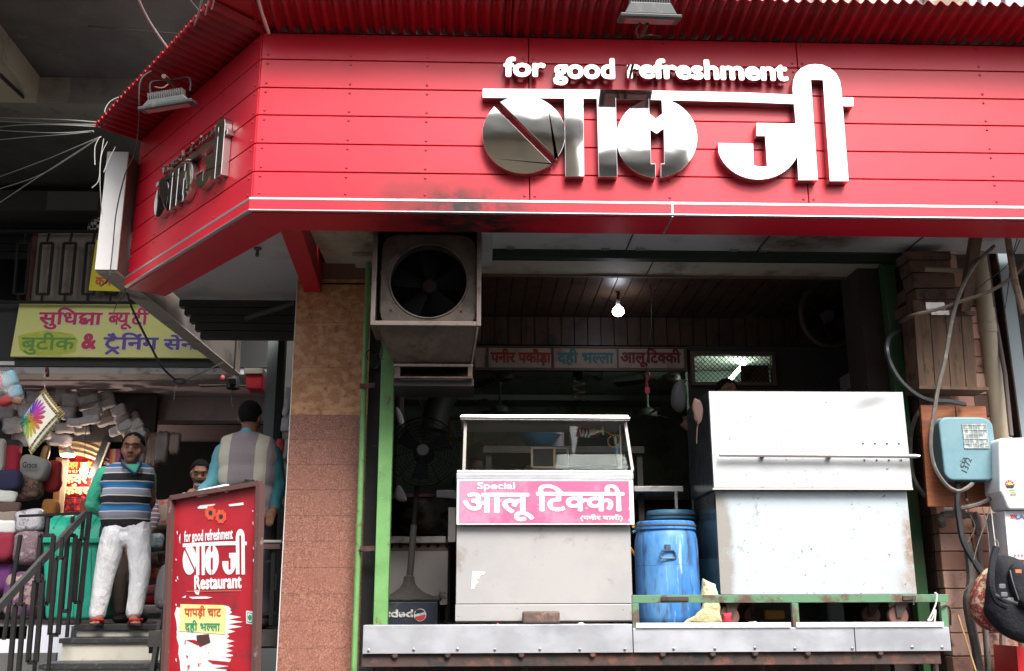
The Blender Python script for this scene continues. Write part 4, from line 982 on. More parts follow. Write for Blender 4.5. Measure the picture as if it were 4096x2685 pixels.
pbox(MB(), 4062, 2278, 4086, 2292, 6.205, .004).build('maker_label', M('orange_label', (.55, .15, .06), rough=.5), bk)
tag(MB().prism([U(4066, 2585, Y=6.6), U(4200, 2600, Y=6.6), U(4220, 2900, Y=6.6), U(4090, 2900, Y=6.6)], (0, .3, 0)).build('red_crate', M('red_plastic', (.6, .015, .02), rough=.4), None), 'red plastic crate corner below the backpack', 'crate')
struct('right_filler_wall', MB().box(3.45, 6.5, 7.6, 7.7, 0, 4.4), DARKW)
# ================================================================ UPPER STOREY ABOVE THE AWNING
ut = thing('upper_building', 'pale peach upper storey wall showing above the right end of the awning', 'building', (4, 8.6, 5.4))
PEACH = M('peach_render', (.62, .47, .38), rough=.9, dirt=((.40, .33, .28), 2, .5, .7))
MB().box(1.6, 8, 9.0, 9.2, 5.0, 8.0).build('wall', M('pale_blue_wall', (.5, .56, .6), rough=.8), ut)
MB().box(U(3290, 20, Y=8.8).x, U(3640, 20, Y=8.8).x, 8.8, 8.99, 5.0, 8).build('pilaster', PEACH, ut)
MB().box(U(3440, 20, Y=8.7).x, U(3630, 20, Y=8.7).x, 8.7, 8.79, U(3500, 20, Y=8.7).z, 8).build('window_hood', M('peach_light', (.75, .55, .42), rough=.8), ut)
MB().box(U(3730, 20, Y=8.8).x, U(3880, 20, Y=8.8).x, 8.8, 8.99, 5.0, 8).build('mossy_pier', M('mossy', (.22, .18, .13), rough=.95, dirt=((.45, .4, .35), 5, .5, .6)), ut)
for px in (3700, 3905, 4000): MB().box(U(px, 20, Y=8.8).x, U(px+9, 20, Y=8.8).x, 8.7, 8.78, 5.0, 8).build('grille_bar', M('grille_blue', (.25, .3, .36), rough=.6), ut)

# ================================================================ FLOODLIGHTS AND WIRES
HOUS = M('floodlight_grey', (.05, .055, .055), rough=.5, metal=.2, dirt=((.12, .10, .1), 25, .55, .7))
GLS = M('floodlight_glass', (.40, .30, .30), rough=.1)
def floodlight(label, c, ax, ay, az, w, d, h):
    """c centre of flange, ax width dir, ay depth dir, az towards the back of the lamp"""
    c, ax, ay, az = Vector(c), Vector(ax).normalized(), Vector(ay).normalized(), Vector(az).normalized()
    t = thing('floodlight', label, 'floodlight', tuple(c))
    MB().obox(c, ax*w/2, ay*d/2, az*.012).build('flange', HOUS, t, bevel=.006)
    b = MB(); q = []
    for k, s_ in ((.012, .86), (h, .66)):
        q += [c+az*k+ax*w/2*s_*a_+ay*d/2*s_*b_ for a_, b_ in ((-1, -1), (1, -1), (1, 1), (-1, 1))]
    b.hexa(q); b.build('housing', HOUS, t, bevel=.006)
    MB().obox(c-az*.013, ax*w*.40, ay*d*.36, az*.003).build('glass', GLS, t)
    n = 16
    for i in range(n):
        x = (-.31+.62*i/(n-1))*w
        MB().obox(c+ax*x+az*(h+.022), ax*.0022, ay*d*.30, az*.024).build('fin', M('fin_grey', (.16, .16, .16), rough=.5, metal=.2), t)
    return t
fc = U(2596, 76, Y=5.42)
FL1 = floodlight('grey finned floodlight on the awning edge above the front tagline', fc, (1, 0, -.02), (0, .95, .30), (0, -.30, .95), .37, .17, .085)
cable([U(2560, 95, Y=5.45), U(2545, 120, Y=5.55), U(2552, 150, Y=5.8)], .008, 'bracket_arm', RUST, FL1)
cable([U(2590, 95, Y=5.45), U(2575, 130, Y=5.6), U(2560, 148, Y=5.85)], .010, 'bracket_arm', RUST, FL1)
cable([U(2560, 148, Y=5.85), U(2600, 140, Y=5.8), U(2635, 145, Y=5.9)], .004, 'lead_wire', CGR, FL1)
fc = U(672, 425, Y=6.15)
FL2 = floodlight('long dark floodlight below the left slope of the awning', fc, (.98, -.10, .14), (.0, .95, .30), (-.1, -.30, .92), .36, .15, .05)
cable([U(604, 385, Y=6.2), U(605, 330, Y=6.3), U(680, 322, Y=6.4), U(755, 312, Y=6.2), U(760, 365, Y=6.15)], .006, 'bracket_arm', BLACKM, FL2)
MB().tube([U(655, 305, Y=6.25), U(690, 335, Y=6.5), U(720, 368, Y=6.6)], .016, 8).build('bracket_tube', CDU, FL2, smooth=True)
cable([U(620, 348, Y=6.2), U(650, 352, Y=6.2), U(672, 338, Y=6.25)], .004, 'lead_wire', CGR, FL2)
WHW = M('pale_wire', (.42, .42, .38), rough=.6)
WIRES = [
 ([(-40, 68, 8.5), (350, 105, 8), (745, 137, 6.4)], .003, 'thin pale wire crossing the dark slab at the upper left'),
 ([(545, -20, 6), (600, 90, 6.6), (672, 195, 7.0)], .008, 'pink and white cable coming down to the left awning slope'),
 ([(812, -20, 5.2), (795, 50, 5.6), (778, 102, 6)], .006, 'short white cable at the top of the left awning slope, leftmost of three'),
 ([(838, -20, 5.2), (828, 30, 5.5), (822, 60, 5.7)], .004, 'short white cable at the top of the left awning slope, middle of three'),
 ([(860, -20, 5.2), (852, 20, 5.4), (846, 38, 5.6)], .004, 'short white cable at the top of the left awning slope, rightmost of three'),
 ([(752, -10, 6), (790, 35, 6), (820, 66, 5.9)], .003, 'thin dark wire tilting down to the top of the left slope'),
 ([(1028, -20, 5.3), (1050, 60, 5.5), (1075, 132, 5.75)], .010, 'bundle of grey cables over the corner of the awning'),
 ([(604, 285, 6.3), (560, 330, 6.2), (555, 480, 6.3), (540, 610, 6.8), (500, 700, 7.0), (465, 850, 7.3), (450, 1000, 7.35), (435, 1110, 7.3), (405, 1145, 7.4)], .005, 'long dark wire hanging from the left awning down the white beam end'),
 ([(530, 372, 7.2), (450, 400, 7.2), (420, 440, 7.2), (424, 485, 7.2)], .003, 'thin wire arching out from the left awning edge'),
 ([(-30, 470, 9), (120, 475, 8.6), (270, 480, 8), (420, 492, 7.2)], .004, 'pale wire to the awning corner, topmost of the bundle'),
 ([(-30, 485, 9), (150, 492, 8.6), (300, 497, 8), (420, 500, 7.2)], .004, 'pale wire to the awning corner, second of the bundle'),
 ([(-30, 512, 9), (90, 500, 8.6), (250, 500, 8), (400, 508, 7.2)], .004, 'pale wire to the awning corner, third of the bundle'),
 ([(-30, 520, 9), (110, 528, 8.6), (240, 532, 8), (372, 524, 7.1)], .004, 'pale sagging wire to the awning corner, fourth of the bundle'),
 ([(-30, 562, 9), (120, 548, 8.6), (260, 538, 8), (375, 527, 7.1)], .004, 'pale rising wire to the awning corner, fifth of the bundle'),
 ([(-30, 718, 9.5), (180, 640, 8.8), (300, 590, 8), (400, 548, 7.1)], .004, 'pale wire climbing steeply to the awning corner, uppermost of three'),
 ([(-30, 765, 9.5), (150, 705, 8.8), (280, 630, 8), (400, 550, 7.1)], .004, 'pale wire climbing steeply to the awning corner, middle of three'),
 ([(-30, 830, 9.5), (120, 730, 8.8), (260, 640, 8), (404, 547, 7.1)], .004, 'pale wire climbing steeply to the awning corner, lowest of three'),
 ([(398, 550, 7.1), (380, 590, 7.1), (380, 660, 7.1)], .003, 'short loose wire end dangling under the awning corner'),
 ([(415, 555, 7.1), (402, 640, 7.1), (395, 720, 7.1), (368, 752, 7.1)], .003, 'longer loose wire end curling under the awning corner'),
 ([(430, 568, 7.1), (405, 625, 7.1), (400, 730, 7.1), (408, 860, 7.2)], .003, 'loose wire falling beside the white beam end'),
 ([(462, 588, 7.1), (435, 640, 7.1), (415, 690, 7.1)], .003, 'loose wire end nearest the white beam end'),
 ([(500, 1110, 7.9), (510, 1180, 8.0), (540, 1260, 8.2), (600, 1380, 8.4), (650, 1470, 8.5), (702, 1520, 8.6)], .010, 'black cable drooping in front of the yellow sign'),
 ([(730, 1528, 8.6), (800, 1495, 9), (892, 1450, 9.6)], .005, 'black cable rising to the dark beam right of its knot'),
 ([(500, 1110, 7.8), (498, 1180, 7.8), (470, 1210, 7.8), (455, 1250, 7.8)], .004, 'twisted wire end hanging under the white beam'),
 ([(715, 1530, 8.6), (700, 1560, 8.6), (696, 1600, 8.6)], .002, 'thin frayed wire below the cable knot'),
]
for pts, r, lb in WIRES:
    tag(cable([U(p[0], p[1], Y=p[2]) for p in pts], r, 'wire', CBK if ('black' in lb or 'dark' in lb or 'twisted' in lb) else WHW), lb, 'wire')
kn = MB(); c_ = U(718, 1525, Y=8.6); kn.tube([c_+Vector((.05*math.cos(a*.52), 0, .022*math.sin(a*.52))) for a in range(12)], .009, 6, closed=True)
tag(kn.build('cable_knot', CBK, None, smooth=True), 'small loop knot where two black cables meet above the bedding shop', 'knot')
# ceiling hook / lamp stub on the side soffit
hk = U(1030, 1000, z=4.2)
MB_ = MB().lathe([(.03, 0), (.03, -.012), (.012, -.02), (.016, -.06), (.008, -.07)], (hk.x, hk.y, 4.215), n=10)
tag(MB_.build('ceiling_hook', M('hook_grey', (.12, .12, .12), rough=.5), None, smooth=True), 'small metal hook boss on the grey soffit behind the slanted fascia', 'hook')

# ================================================================ EXHAUST FAN AND DUCT
GREASE = M('greasy_sheet', (.06, .043, .034), rough=.5, metal=.3, var=((.11, .08, .06), 4, .4, .65), dirt=((.04, .03, .025), 9, .5, .66), bump=(60, .35, .004))
GREASEL = M('greasy_frame', (.19, .15, .13), rough=.4, metal=.55, dirt=((.10, .07, .05), 10, .5, .68), bump=(50, .2, .003))
YE = 6.42
ex = thing('exhaust_fan', 'large greasy square exhaust fan with sheet metal surround under the fascia', 'exhaust fan', tuple(U(1715, 1300, Y=YE)))
x0, x1, zb, zt = pext(1487, 912, 1925, 1302, YE); zt = 4.09
fx = MB(); th = .03
fx.box(x0, x0+th, YE, YE+.4, zb, zt); fx.box(x1-th, x1, YE, YE+.4, zb, zt); fx.box(x0+th, x1-th, YE+.001, YE+.4, zb, zb+th); fx.box(x0+th, x1-th, YE+.001, YE+.4, zt-th, zt)
fx.build('surround', GREASEL, ex, bevel=.003)
cf = U(1715, 1125, Y=YE+.06); Rf = 163*(YE+.06)/F_PX
def plate(cx, cz, Rr, hw, hh, y, d, n=64):
    mb = MB(); inn, out = [], []
    for i in range(n):
        a = 2*math.pi*i/n; ca, sa = math.cos(a), math.sin(a)
        p = 7; rr_ = 1/((abs(ca)**p+abs(sa)**p)**(1/p))
        inn.append((cx+Rr*ca, cz+Rr*sa)); out.append((cx+hw*rr_*ca, cz+hh*rr_*sa))
    vs = [(x, y, z) for x, z in inn]+[(x, y, z) for x, z in out]+[(x, y+d, z) for x, z in inn]+[(x, y+.01, z) for x, z in out]
    fs = []
    for i in range(n):
        j = (i+1) % n
        fs += [(i, j, n+j, n+i), (2*n+i, 3*n+i, 3*n+j, 2*n+j), (i, 2*n+i, 2*n+j, j), (n+i, n+j, 3*n+j, 3*n+i)]
    mb.add(vs, fs); return mb
hw = (x1-x0)/2-.045
plate(cf.x, cf.z, Rf, hw, .325, YE+.05, .12).build('face_plate', GREASE, ex, smooth=True)
rg = MB(); rg.tube([(cf.x+Rf*math.cos(a*math.pi/24), YE+.05, cf.z+Rf*math.sin(a*math.pi/24)) for a in range(48)], .008, 6, closed=True); rg.build('bell_ring', GREASE, ex, smooth=True)
for a in range(5):
    an = a*2*math.pi/5+.3; ux = Vector((math.cos(an), 0, math.sin(an))); uy = Vector((-math.sin(an), 0, math.cos(an)))
    c0 = Vector((cf.x, YE+.2, cf.z)); b = MB()
    L0, L1 = .055, Rf*.93
    b.hexa([c0+ux*L0-uy*.03+Vector((0, .02, 0)), c0+ux*L1-uy*.085+Vector((0, .04, 0)), c0+ux*L1+uy*.085-Vector((0, .04, 0)), c0+ux*L0+uy*.03-Vector((0, .02, 0))]+
           [c0+ux*L0-uy*.03+Vector((0, .024, 0)), c0+ux*L1-uy*.085+Vector((0, .044, 0)), c0+ux*L1+uy*.085-Vector((0, .036, 0)), c0+ux*L0+uy*.03-Vector((0, .016, 0))])
    b.build('blade', M('dark_blade', (.008, .008, .009), rough=.9, spec=.1), ex, bevel=.004)
MB().lathe([(.0, -.03), (.045, -.025), (.055, 0), (.055, .08)], (cf.x, YE+.19, cf.z), axis='y', n=20, cap=False).build('hub', M('hub_brown', (.022, .015, .012), rough=.9, spec=.1), ex, smooth=True)
MB().box(x0+.03, x1-.03, YE+.37, YE+.39, zb+.02, zt-.03).build('back_shade', M('soot_black', (.012, .012, .012), rough=.9), ex)  # near-black sheet stands in for the shade behind the blades
for px, py in ((1525, 1095), (1900, 1135), (1565, 1240), (1845, 1245), (1900, 1275), (1485, 1270)): MB().lathe([(.01, 0), (.01, .005), (.005, .008)], U(px, py, Y=YE+.05), axis=(0, -1, 0), n=8).build('bolt_head', RUST, ex)
# duct hood below
du = thing('duct_hood', 'greasy sheet metal duct hood tapering down below the exhaust fan', 'duct', tuple(U(1715, 1540, Y=6.6)))
P1 = [U(1512, 1304, Y=YE+.02), U(1908, 1304, Y=YE+.02)]; P2 = [U(1578, 1458, Y=YE+.30), U(1880, 1456, Y=YE+.30)]
mb = MB(); mb.add([P1[0], P1[1], P2[1], P2[0], P1[0]+Vector((0, .45, 0)), P1[1]+Vector((0, .45, 0)), P2[1]+Vector((0, .3, 0)), P2[0]+Vector((0, .3, 0))], [(0, 1, 2, 3), (4, 5, 6, 7), (0, 4, 7, 3), (1, 5, 6, 2), (3, 2, 6, 7), (0, 1, 5, 4)])
mb.build('taper', GREASE, du)
mb = MB(); mb.bar(P1[1]+Vector((.004, 0, 0)), P2[1]+Vector((.01, 0, 0)), .012, .03); mb.build('bright_edge', GREASEL, du)
Yh = YE+.28
for a_ in ((1574, 1456, 1892, 1466), (1574, 1506, 1892, 1513)): pbox(MB(), *a_, Yh, .03).build('rim', GREASEL if a_[1] < 1500 else RUST, du)
mb = MB(); pbox(mb, 1578, 1466, 1600, 1506, Yh+.01, .35); pbox(mb, 1872, 1466, 1890, 1506, Yh+.0, .35); pbox(mb, 1580, 1466, 1885, 1506, Yh+.3, .02); mb.build('slot_walls', GREASE, du)
pbox(MB(), 1572, 1514, 1895, 1545, Yh+.05, .4).build('lower_box', M('lower_box_dark', (.03, .025, .025), rough=.4), du, bevel=.004)
# side bracket plates on soffit right of fan
tag(pbox(MB(), 1928, 915, 1970, 1012, 6.7, .3).build('bracket_box', SOFF, None), 'pale box bracket right beside the exhaust fan, under the soffit', 'bracket')

# ================================================================ MENU BOARDS
mbx = thing('menu_board_row', 'row of old painted hindi menu boards in a metal frame above the hall', 'menu board', tuple(U(2330, 1480, Y=8.62)))
BRD = M('board_cream', (.42, .32, .25), rough=.6, dirt=((.26, .19, .15), 5, .5, .7))
YM = 8.62
FRM = M('frame_brown', (.10, .07, .055), rough=.5)
for a_ in ((1900, 1386, 2748, 1391), (1900, 1472, 2752, 1482)): pbox(MB(), *a_, YM-.02, .06).build('frame_rail', FRM, mbx)
for px in (1952, 2214, 2472, 2740): pbox(MB(), px-3, 1391, px+(3 if px < 2700 else 8), 1472, YM-.018, .05).build('frame_stile', FRM, mbx)
for a_, b_ in ((1900, 1949), (1955, 2211), (2217, 2469), (2475, 2737)): pbox(MB(), a_, 1391, b_, 1472, YM, .012).build('board', BRD, mbx)
ptext('\u092a\u0928\u0940\u0930 \u092a\u0915\u094c\u0921\u093c\u093e', 'lettering', M('menu_red', (.30, .03, .02), rough=.6), mbx, 1962, 1394, 2205, 1464, YM, .045, .001)
ptext(['\u0926\u0939\u0940 \u092d', ('half', '\u0932', .72), '\u0932\u093e'], 'lettering', M('menu_teal', (.04, .17, .20), rough=.6), mbx, 2230, 1394, 2456, 1464, YM, .04, .001)
ptext(['\u0906\u0932\u0942 ', I+'\u091f', ('half', '\u0915', .74), '\u0915\u0940'], 'lettering', M('menu_maroon', (.16, .01, .02), rough=.6), mbx, 2482, 1394, 2724, 1470, YM, .045, .001)

# ================================================================ BULB
bl = thing('hanging_bulb', 'lit white bulb hanging from the plank ceiling', 'bulb', tuple(U(2473, 1275, Y=7.9)))
bc_ = U(2473, 1247, Y=7.9); r_ = 25*7.9/F_PX
prof = [(r_*math.sin(R(a)), -r_*math.cos(R(a))*(.8)) for a in range(2, 116, 8)]+[(r_*.8, .6*r_), (.017, r_*1.0)]
MB().lathe(prof, bc_, n=32).build('glass', M('bulb_lit', (.9, .9, 1), emit=((.86, .87, 1.0), 12)), bl, smooth=True)
MB().lathe([(.018, r_*1.0), (.017, r_*1.9), (.012, r_*2.1)], bc_, n=12).build('cap', WHITEP, bl, smooth=True)
MB().tube([bc_+Vector((0, 0, r_*2.1)), bc_+Vector((.01, 0, .2)), Vector((bc_.x-.02, bc_.y, 4.055))], .012, 6).build('cord', BLACKM, bl, smooth=True)

# ================================================================ HALL THINGS
def ceiling_fan(label, px, py, Y, zc, col, ph, rad=.58, tilt=0):
    c = U(px, py, Y=Y); m = M('fan_%.2f' % col[0], col, rough=.4)
    t = thing('ceiling_fan', label, 'ceiling fan', tuple(c), group='ceiling fans in the dining hall')
    MB().lathe([(.03, -.05), (.085, -.03), (.095, 0), (.085, .03), (.03, .06), (.018, .07)], c, n=20).build('motor', m, t, smooth=True)
    MB().lathe([(.012, .06), (.012, zc-c.z-.08)], c, n=8).build('rod', m, t)
    MB().lathe([(.02, zc-c.z-.09), (.045, zc-c.z-.02), (.045, zc-c.z)], c, n=14).build('canopy', m, t, smooth=True)
    for k in range(3):
        a = ph+k*2*math.pi/3; u = Vector((math.cos(a), math.sin(a), -.02)); v = Vector((-math.sin(a), math.cos(a), 0))
        b = MB(); b.hexa([c+u*.16-v*.035, c+u*rad-v*.06, c+u*rad+v*.06+Vector((0, 0, .02)), c+u*.16+v*.035+Vector((0, 0, .015)), c+u*.16-v*.035+Vector((0, 0, .004)), c+u*rad-v*.06+Vector((0, 0, .004)), c+u*rad+v*.06+Vector((0, 0, .024)), c+u*.16+v*.035+Vector((0, 0, .019))])
        b.bar(c+u*.07, c+u*.18, .03, .006)
        b.build('blade', m, t)
    return t
FC1 = (.10, .075, .065); FC2 = (.26, .27, .25)
ceiling_fan('brown ceiling fan just below the left end of the menu boards', 2018, 1507, 9.7, 3.86, FC1, .05)
ceiling_fan('brown ceiling fan just below the right end of the menu boards', 2685, 1515, 9.5, 3.86, (.09, .07, .06), .5)
ceiling_fan('pale ceiling fan hanging low above the left end of the glass counter', 2000, 1640, 10.3, 3.86, (.24, .25, .24), .15)
ceiling_fan('pale ceiling fan with bell shaped motor above the right end of the glass counter', 2592, 1655, 10.0, 3.86, (.25, .26, .23), 2.9)
cfl = thing('hanging_lamp', 'unlit spiral lamp hanging from the hall ceiling behind the menu boards', 'lamp', tuple(U(2315, 1600, Y=9.0)))
c_ = U(2315, 1600, Y=9.0)
MB().tube([c_+Vector((.05*math.cos(a*.5), .05*math.sin(a*.5), .006*a)) for a in range(34)], .012, 6).build('spiral_tube', M('dim_tube', (.28, .27, .22), rough=.4), cfl, smooth=True)
MB().lathe([(.05, .2), (.045, .27), (.025, .31), (.025, .36)], c_, n=12).build('holder', BLACKM, cfl, smooth=True)
MB().tube([c_+Vector((0, 0, .36)), Vector((c_.x, c_.y, 3.86))], .006, 6).build('cord', BLACKM, cfl)
tag(cable([U(2600, 1110, Y=7.7), U(2607, 1300, Y=7.7), U(2585, 1470, Y=7.7), U(2592, 1500, Y=7.7)], .004, 'string', BLACKM), 'dark string falling in front of the menu boards', 'string')
ct = thing('red_charm', 'small red charm tag on a red thread hanging below the menu boards', 'charm', tuple(U(2590, 1570, Y=7.7)))
cable([U(2590, 1485, Y=7.7), U(2594, 1510, Y=7.7), U(2585, 1530, Y=7.7), U(2589, 1552, Y=7.7)], .009, 'thread', M('thread_red', (.35, .02, .04), rough=.7), ct)
pbox(MB(), 2580, 1548, 2599, 1572, 7.69, .006).build('tag', M('charm_red', (.6, .03, .06), rough=.5), ct)
cable([U(2408, 1480, Y=9.0), U(2405, 1515, Y=9.0), U(2375, 1505, Y=9.0), U(2395, 1522, Y=9), U(2410, 1510, Y=9)], .007, 'wire_coil', CBK)
tag(bpy.data.objects['wire_coil'], 'small coil of dark wire hanging right of the spiral lamp', 'wire')
PLB = M('clear_plastic', (.42, .42, .44), rough=.3, trans=.0, alpha=.55, bump=(14, .6, .02))
tag(puff([(2700, 1520), (2735, 1515), (2748, 1560), (2745, 1640), (2720, 1655), (2690, 1640), (2680, 1580)], 8.4, .2, 'plastic_bag', PLB, None), 'crumpled translucent plastic bag hanging beside the mesh window', 'bag')
# wall with the mesh window
wx0 = U(2750, 1500, Y=8.66).x
wallm = M('inner_wall_dark', (.06, .055, .05), rough=.85)
zw0, zw1 = U(2920, 1532, Y=8.64).z, U(2920, 1424, Y=8.64).z
wa, wb_ = U(2775, 1480, Y=8.64).x, U(3085, 1480, Y=8.64).x
ww = MB(); ww.box(wx0, wa, 8.64, 8.66, FLOOR, 3.79); ww.box(wb_, 3.42, 8.64, 8.66, FLOOR, 3.79); ww.box(wa, wb_, 8.64, 8.66, FLOOR, zw0); ww.box(wa, wb_, 8.64, 8.66, zw1, 3.79)
tag(ww.build('partition_wall', wallm, None), 'dark partition wall around the wire mesh window', 'wall')
mw_ = thing('mesh_window', 'wire mesh window glowing greenish beside the menu boards', 'window', ((wa+wb_)/2, 8.62, zw0))
f = MB(); f.box(wa-.03, wa, 8.6, 8.635, zw0-.03, zw1+.03); f.box(wb_, wb_+.03, 8.6, 8.635, zw0-.03, zw1+.03); f.box(wa, wb_, 8.601, 8.635, zw1, zw1+.03); f.box(wa, wb_, 8.601, 8.635, zw0-.03, zw0)
f.build('frame', M('window_frame_brown', (.16, .11, .08), rough=.6), mw_)
ms = MB(); Wd, Hd = wb_-wa, zw1-zw0; stp = .042
k = -int(Hd/stp)-1
while k*stp < Wd:
    for sg in (0, 1):
        s0 = k*stp; a_ = max(0, -s0); b_ = min(Hd, Wd-s0)
        if b_ > a_:
            p, q = ((s0+a_, a_), (s0+b_, b_)) if sg == 0 else ((s0+a_, Hd-a_), (s0+b_, Hd-b_))
            ms.bar((wa+p[0], 8.62+sg*.003, zw0+p[1]), (wa+q[0], 8.62+sg*.003, zw0+q[1]), .0045)
    k += 1
ms.build('mesh', BLACKM, mw_)
struct('inner_room_wall', MB().box(wx0+.25, 3.4, 9.9, 9.95, FLOOR, 3.85), M('pale_green_wall', (.16, .20, .165), rough=.7))
tl = thing('tube_light', 'lit fluorescent tube glimpsed slanting behind the mesh window', 'lamp', tuple(U(2950, 1500, Y=9.7)))
MB().tube([U(2905, 1535, Y=9.2), U(3010, 1418, Y=9.8)], .018, 8).build('tube', M('tube_lit', (.9, .95, .9), emit=((.85, 1, .88), 13.0)), tl, smooth=True)
tag(pbox(MB(), 2965, 1462, 3075, 1530, 8.75, .02).build('board_piece', WD2, None), 'brown board leaning behind the mesh window', 'board')
# small plaster box & machines at the right of the dark kitchen
tag(pbox(MB(), 3395, 1490, 3475, 1555, 7.6, .2).build('switch_box', M('grimy_box', (.16, .13, .12), rough=.6), None, bevel=.008), 'grimy box behind the freezer at the right of the opening', 'box')
we = thing('wall_fan', 'sooty round wall exhaust fan in the dark upper right of the shop', 'fan', tuple(U(3330, 1400, Y=7.9)))
c_ = U(3315, 1260, Y=7.9)
MB().tube([c_+Vector((.23*math.cos(a*.26), 0, .27*math.sin(a*.26))) for a in range(24)], .022, 8, closed=True).build('ring', M('soot_brown', (.06, .035, .03), rough=.6), we, smooth=True)
MB().lathe([(.05, 0), (.055, .1)], c_, axis='y', n=14).build('motor', M('soot_grey', (.08, .07, .07), rough=.6), we)
for k in range(4):
    a = .4+k*math.pi/2; MB().bar(c_+Vector((.05*math.cos(a), .05, .05*math.sin(a))), c_+Vector((.2*math.cos(a), .05, .22*math.sin(a))), .08, .006, upv=(.0, 1, .3)).build('blade', M('dark_blade', (.03, .03, .035)), we)
# hall furnishings at the left
pf = thing('framed_certificate', 'gilt framed certificate on the far hall wall', 'picture', tuple(U(1845, 1765, Y=11.8)))
YP = 11.84
for a_ in ((1788, 1668, 1900, 1682), (1788, 1748, 1900, 1762), (1788, 1682, 1800, 1748), (1888, 1682, 1900, 1748)): pbox(MB(), *a_, YP, .03).build('frame', M('gilt', (.35, .22, .05), rough=.35, metal=.6), pf)
pbox(MB(), 1800, 1682, 1888, 1748, YP+.012, .01).build('paper', M('paper', (.5, .5, .46), rough=.7), pf)
for i in range(4): pbox(MB(), 1815+i*3, 1694+i*12, 1872-i*4, 1698+i*12, YP+.008, .003).build('text_line', M('text_grey', (.2, .2, .2)), pf)
dt = cable([U(1800, 1500, Y=9.5), U(1790, 1560, Y=9.5), U(1755, 1630, Y=9.5), U(1735, 1720, Y=9.5)], .13, 'curved_duct', M('duct_grey', (.12, .13, .12), rough=.5, metal=.3), n=14)
tag(dt, 'fat curved grey duct inside the hall behind the pedestal fan', 'duct')
tag(MB().bar(U(1658, 1540, Y=9.6), U(1700, 1660, Y=9.6), .07, .02).build('slanted_light_strip', M('pale_teal', (.55, .68, .68), rough=.4), None), 'slanting light in the hall above the pedestal fan, built as a pale teal strip', 'strip')  # pale teal bar stands in for slanting light in the hall
tag(puff([(1575, 1620), (1595, 1625), (1625, 1690), (1610, 1715), (1590, 1700)], 7.6, .08, 'white_cloth', M('cloth_white', (.55, .53, .56), rough=.9), None), 'white cloth scrap hanging at the left above the pedestal fan', 'cloth')
tag(puff([(1578, 1945), (1600, 1930), (1628, 1990), (1632, 2010), (1572, 2008)], 7.85, .1, 'white_cloth', M('cloth_white', (.55, .53, .56), rough=.9), None), 'white cloth beside the big pan, left of the pedestal fan pole', 'cloth')
tag(MB().tube([U(1602, 1560, Y=7.7), U(1600, 1700, Y=7.7)], .03, 8).build('wall_pipe', RUST, None, smooth=True), 'short rusty upright pipe left above the pedestal fan', 'pipe')

# ================================================================ STOVE AND PAN
STN = M('stained_steel', (.50, .48, .46), rough=.4, metal=.35, dirt=((.22, .18, .15), 6, .52, .7), dirt2=((.10, .05, .03), 12, .62, .72))
sv = thing('stove_counter', 'grey steel cooking counter with a row of round holes behind the pedestal fan', 'stove', tuple(U(1680, 2500, Y=7.3)))
YV = 7.92
pbox(MB(), 1545, 2146, 1783, 2172, YV-.03, .7).build('top_edge', STN, sv, bevel=.003)
pbox(MB(), 1545, 2205, 1790, 2420, YV, .02).build('front_panel', M('panel_grey', (.40, .37, .35), rough=.5, metal=.2, dirt=((.10, .055, .035), 4.5, .58, .7)), sv)
pbox(MB(), 1545, 2174, 1790, 2204, YV+.004, .02).build('hole_strip', M('strip_brown', (.13, .085, .065), rough=.6), sv)
for i in range(7): MB().lathe([(.016, 0), (.016, .004)], U(1565+i*37, 2184, Y=YV+.001), axis='y', n=12).build('hole', GAP, sv)
pbox(MB(), 1793, 2030, 1822, 2168, YV-.05, .03).build('side_plate', STN, sv)
pbox(MB(), 1783, 2172, 1795, 2490, YV+.02, .5).build('leg', GAP, sv)
pn = thing('cooking_pan', 'large sooty iron frying pan on the stove counter', 'pan', tuple(U(1690, 2140, Y=7.55)))
c_ = U(1690, 2150, Y=8.28)
MB().lathe([(.05, .0), (.16, .02), (.25, .10), (.315, .28), (.325, .285), (.32, .29), (.245, .12), (.16, .045), (0.0, .03)], c_, n=32).build('bowl', M('pan_iron', (.09, .085, .08), rough=.35, metal=.6, dirt=((.02, .015, .015), 4, .46, .6, (1, 1, 2)), dirt2=((.16, .05, .02), 10, .62, .7)), pn, smooth=True)
MB().tube([c_+Vector((-.30, -.1, .2)), c_+Vector((-.35, -.16, .1)), c_+Vector((-.24, -.22, .02))], .018, 8).build('handle', RUST, pn, smooth=True)
tag(pbox(MB(), 1560, 1975, 1830, 2145, 8.75, .02).build('magenta_panel', M('magenta_panel', (.16, .03, .07), rough=.5), None), 'dull magenta panel behind the pan', 'panel')
tag(pbox(MB(), 1745, 1960, 1822, 2005, 8.65, .05).build('pale_box', M('pale_box', (.35, .35, .36), rough=.6), None, bevel=.006), 'pale grey box seen beside the glass counter above the pan', 'box')

# ================================================================ PEDESTAL FAN ON ITS CRATE
YF_ = 7.35
pfan = thing('pedestal_fan', 'grimy black pedestal fan with round wire guard left of the glass counter', 'fan', tuple(U(1635, 2390, Y=YF_)))
c_ = U(1693, 1806, Y=YF_); GR = M('greasy_black_wire', (.007, .0065, .006), rough=.9, spec=.15)
Rg = 137*YF_/F_PX
g1 = MB()
for i in range(15):
    r_ = .05+(Rg-.05)*(i/14)
    y_ = -.075*(1-(r_/Rg)**3)
    pts = [c_+Vector((r_*math.cos(k*math.pi/20), y_, r_*math.sin(k*math.pi/20))) for k in range(40)]
    MB().tube(pts, .0021, 4, closed=True).build('guard_ring', GR, pfan)
MB().tube([c_+Vector((Rg*1.01*math.cos(k*math.pi/24), .01, Rg*1.01*math.sin(k*math.pi/24))) for k in range(48)], .006, 6, closed=True).build('guard_rim', GR, pfan, smooth=True)
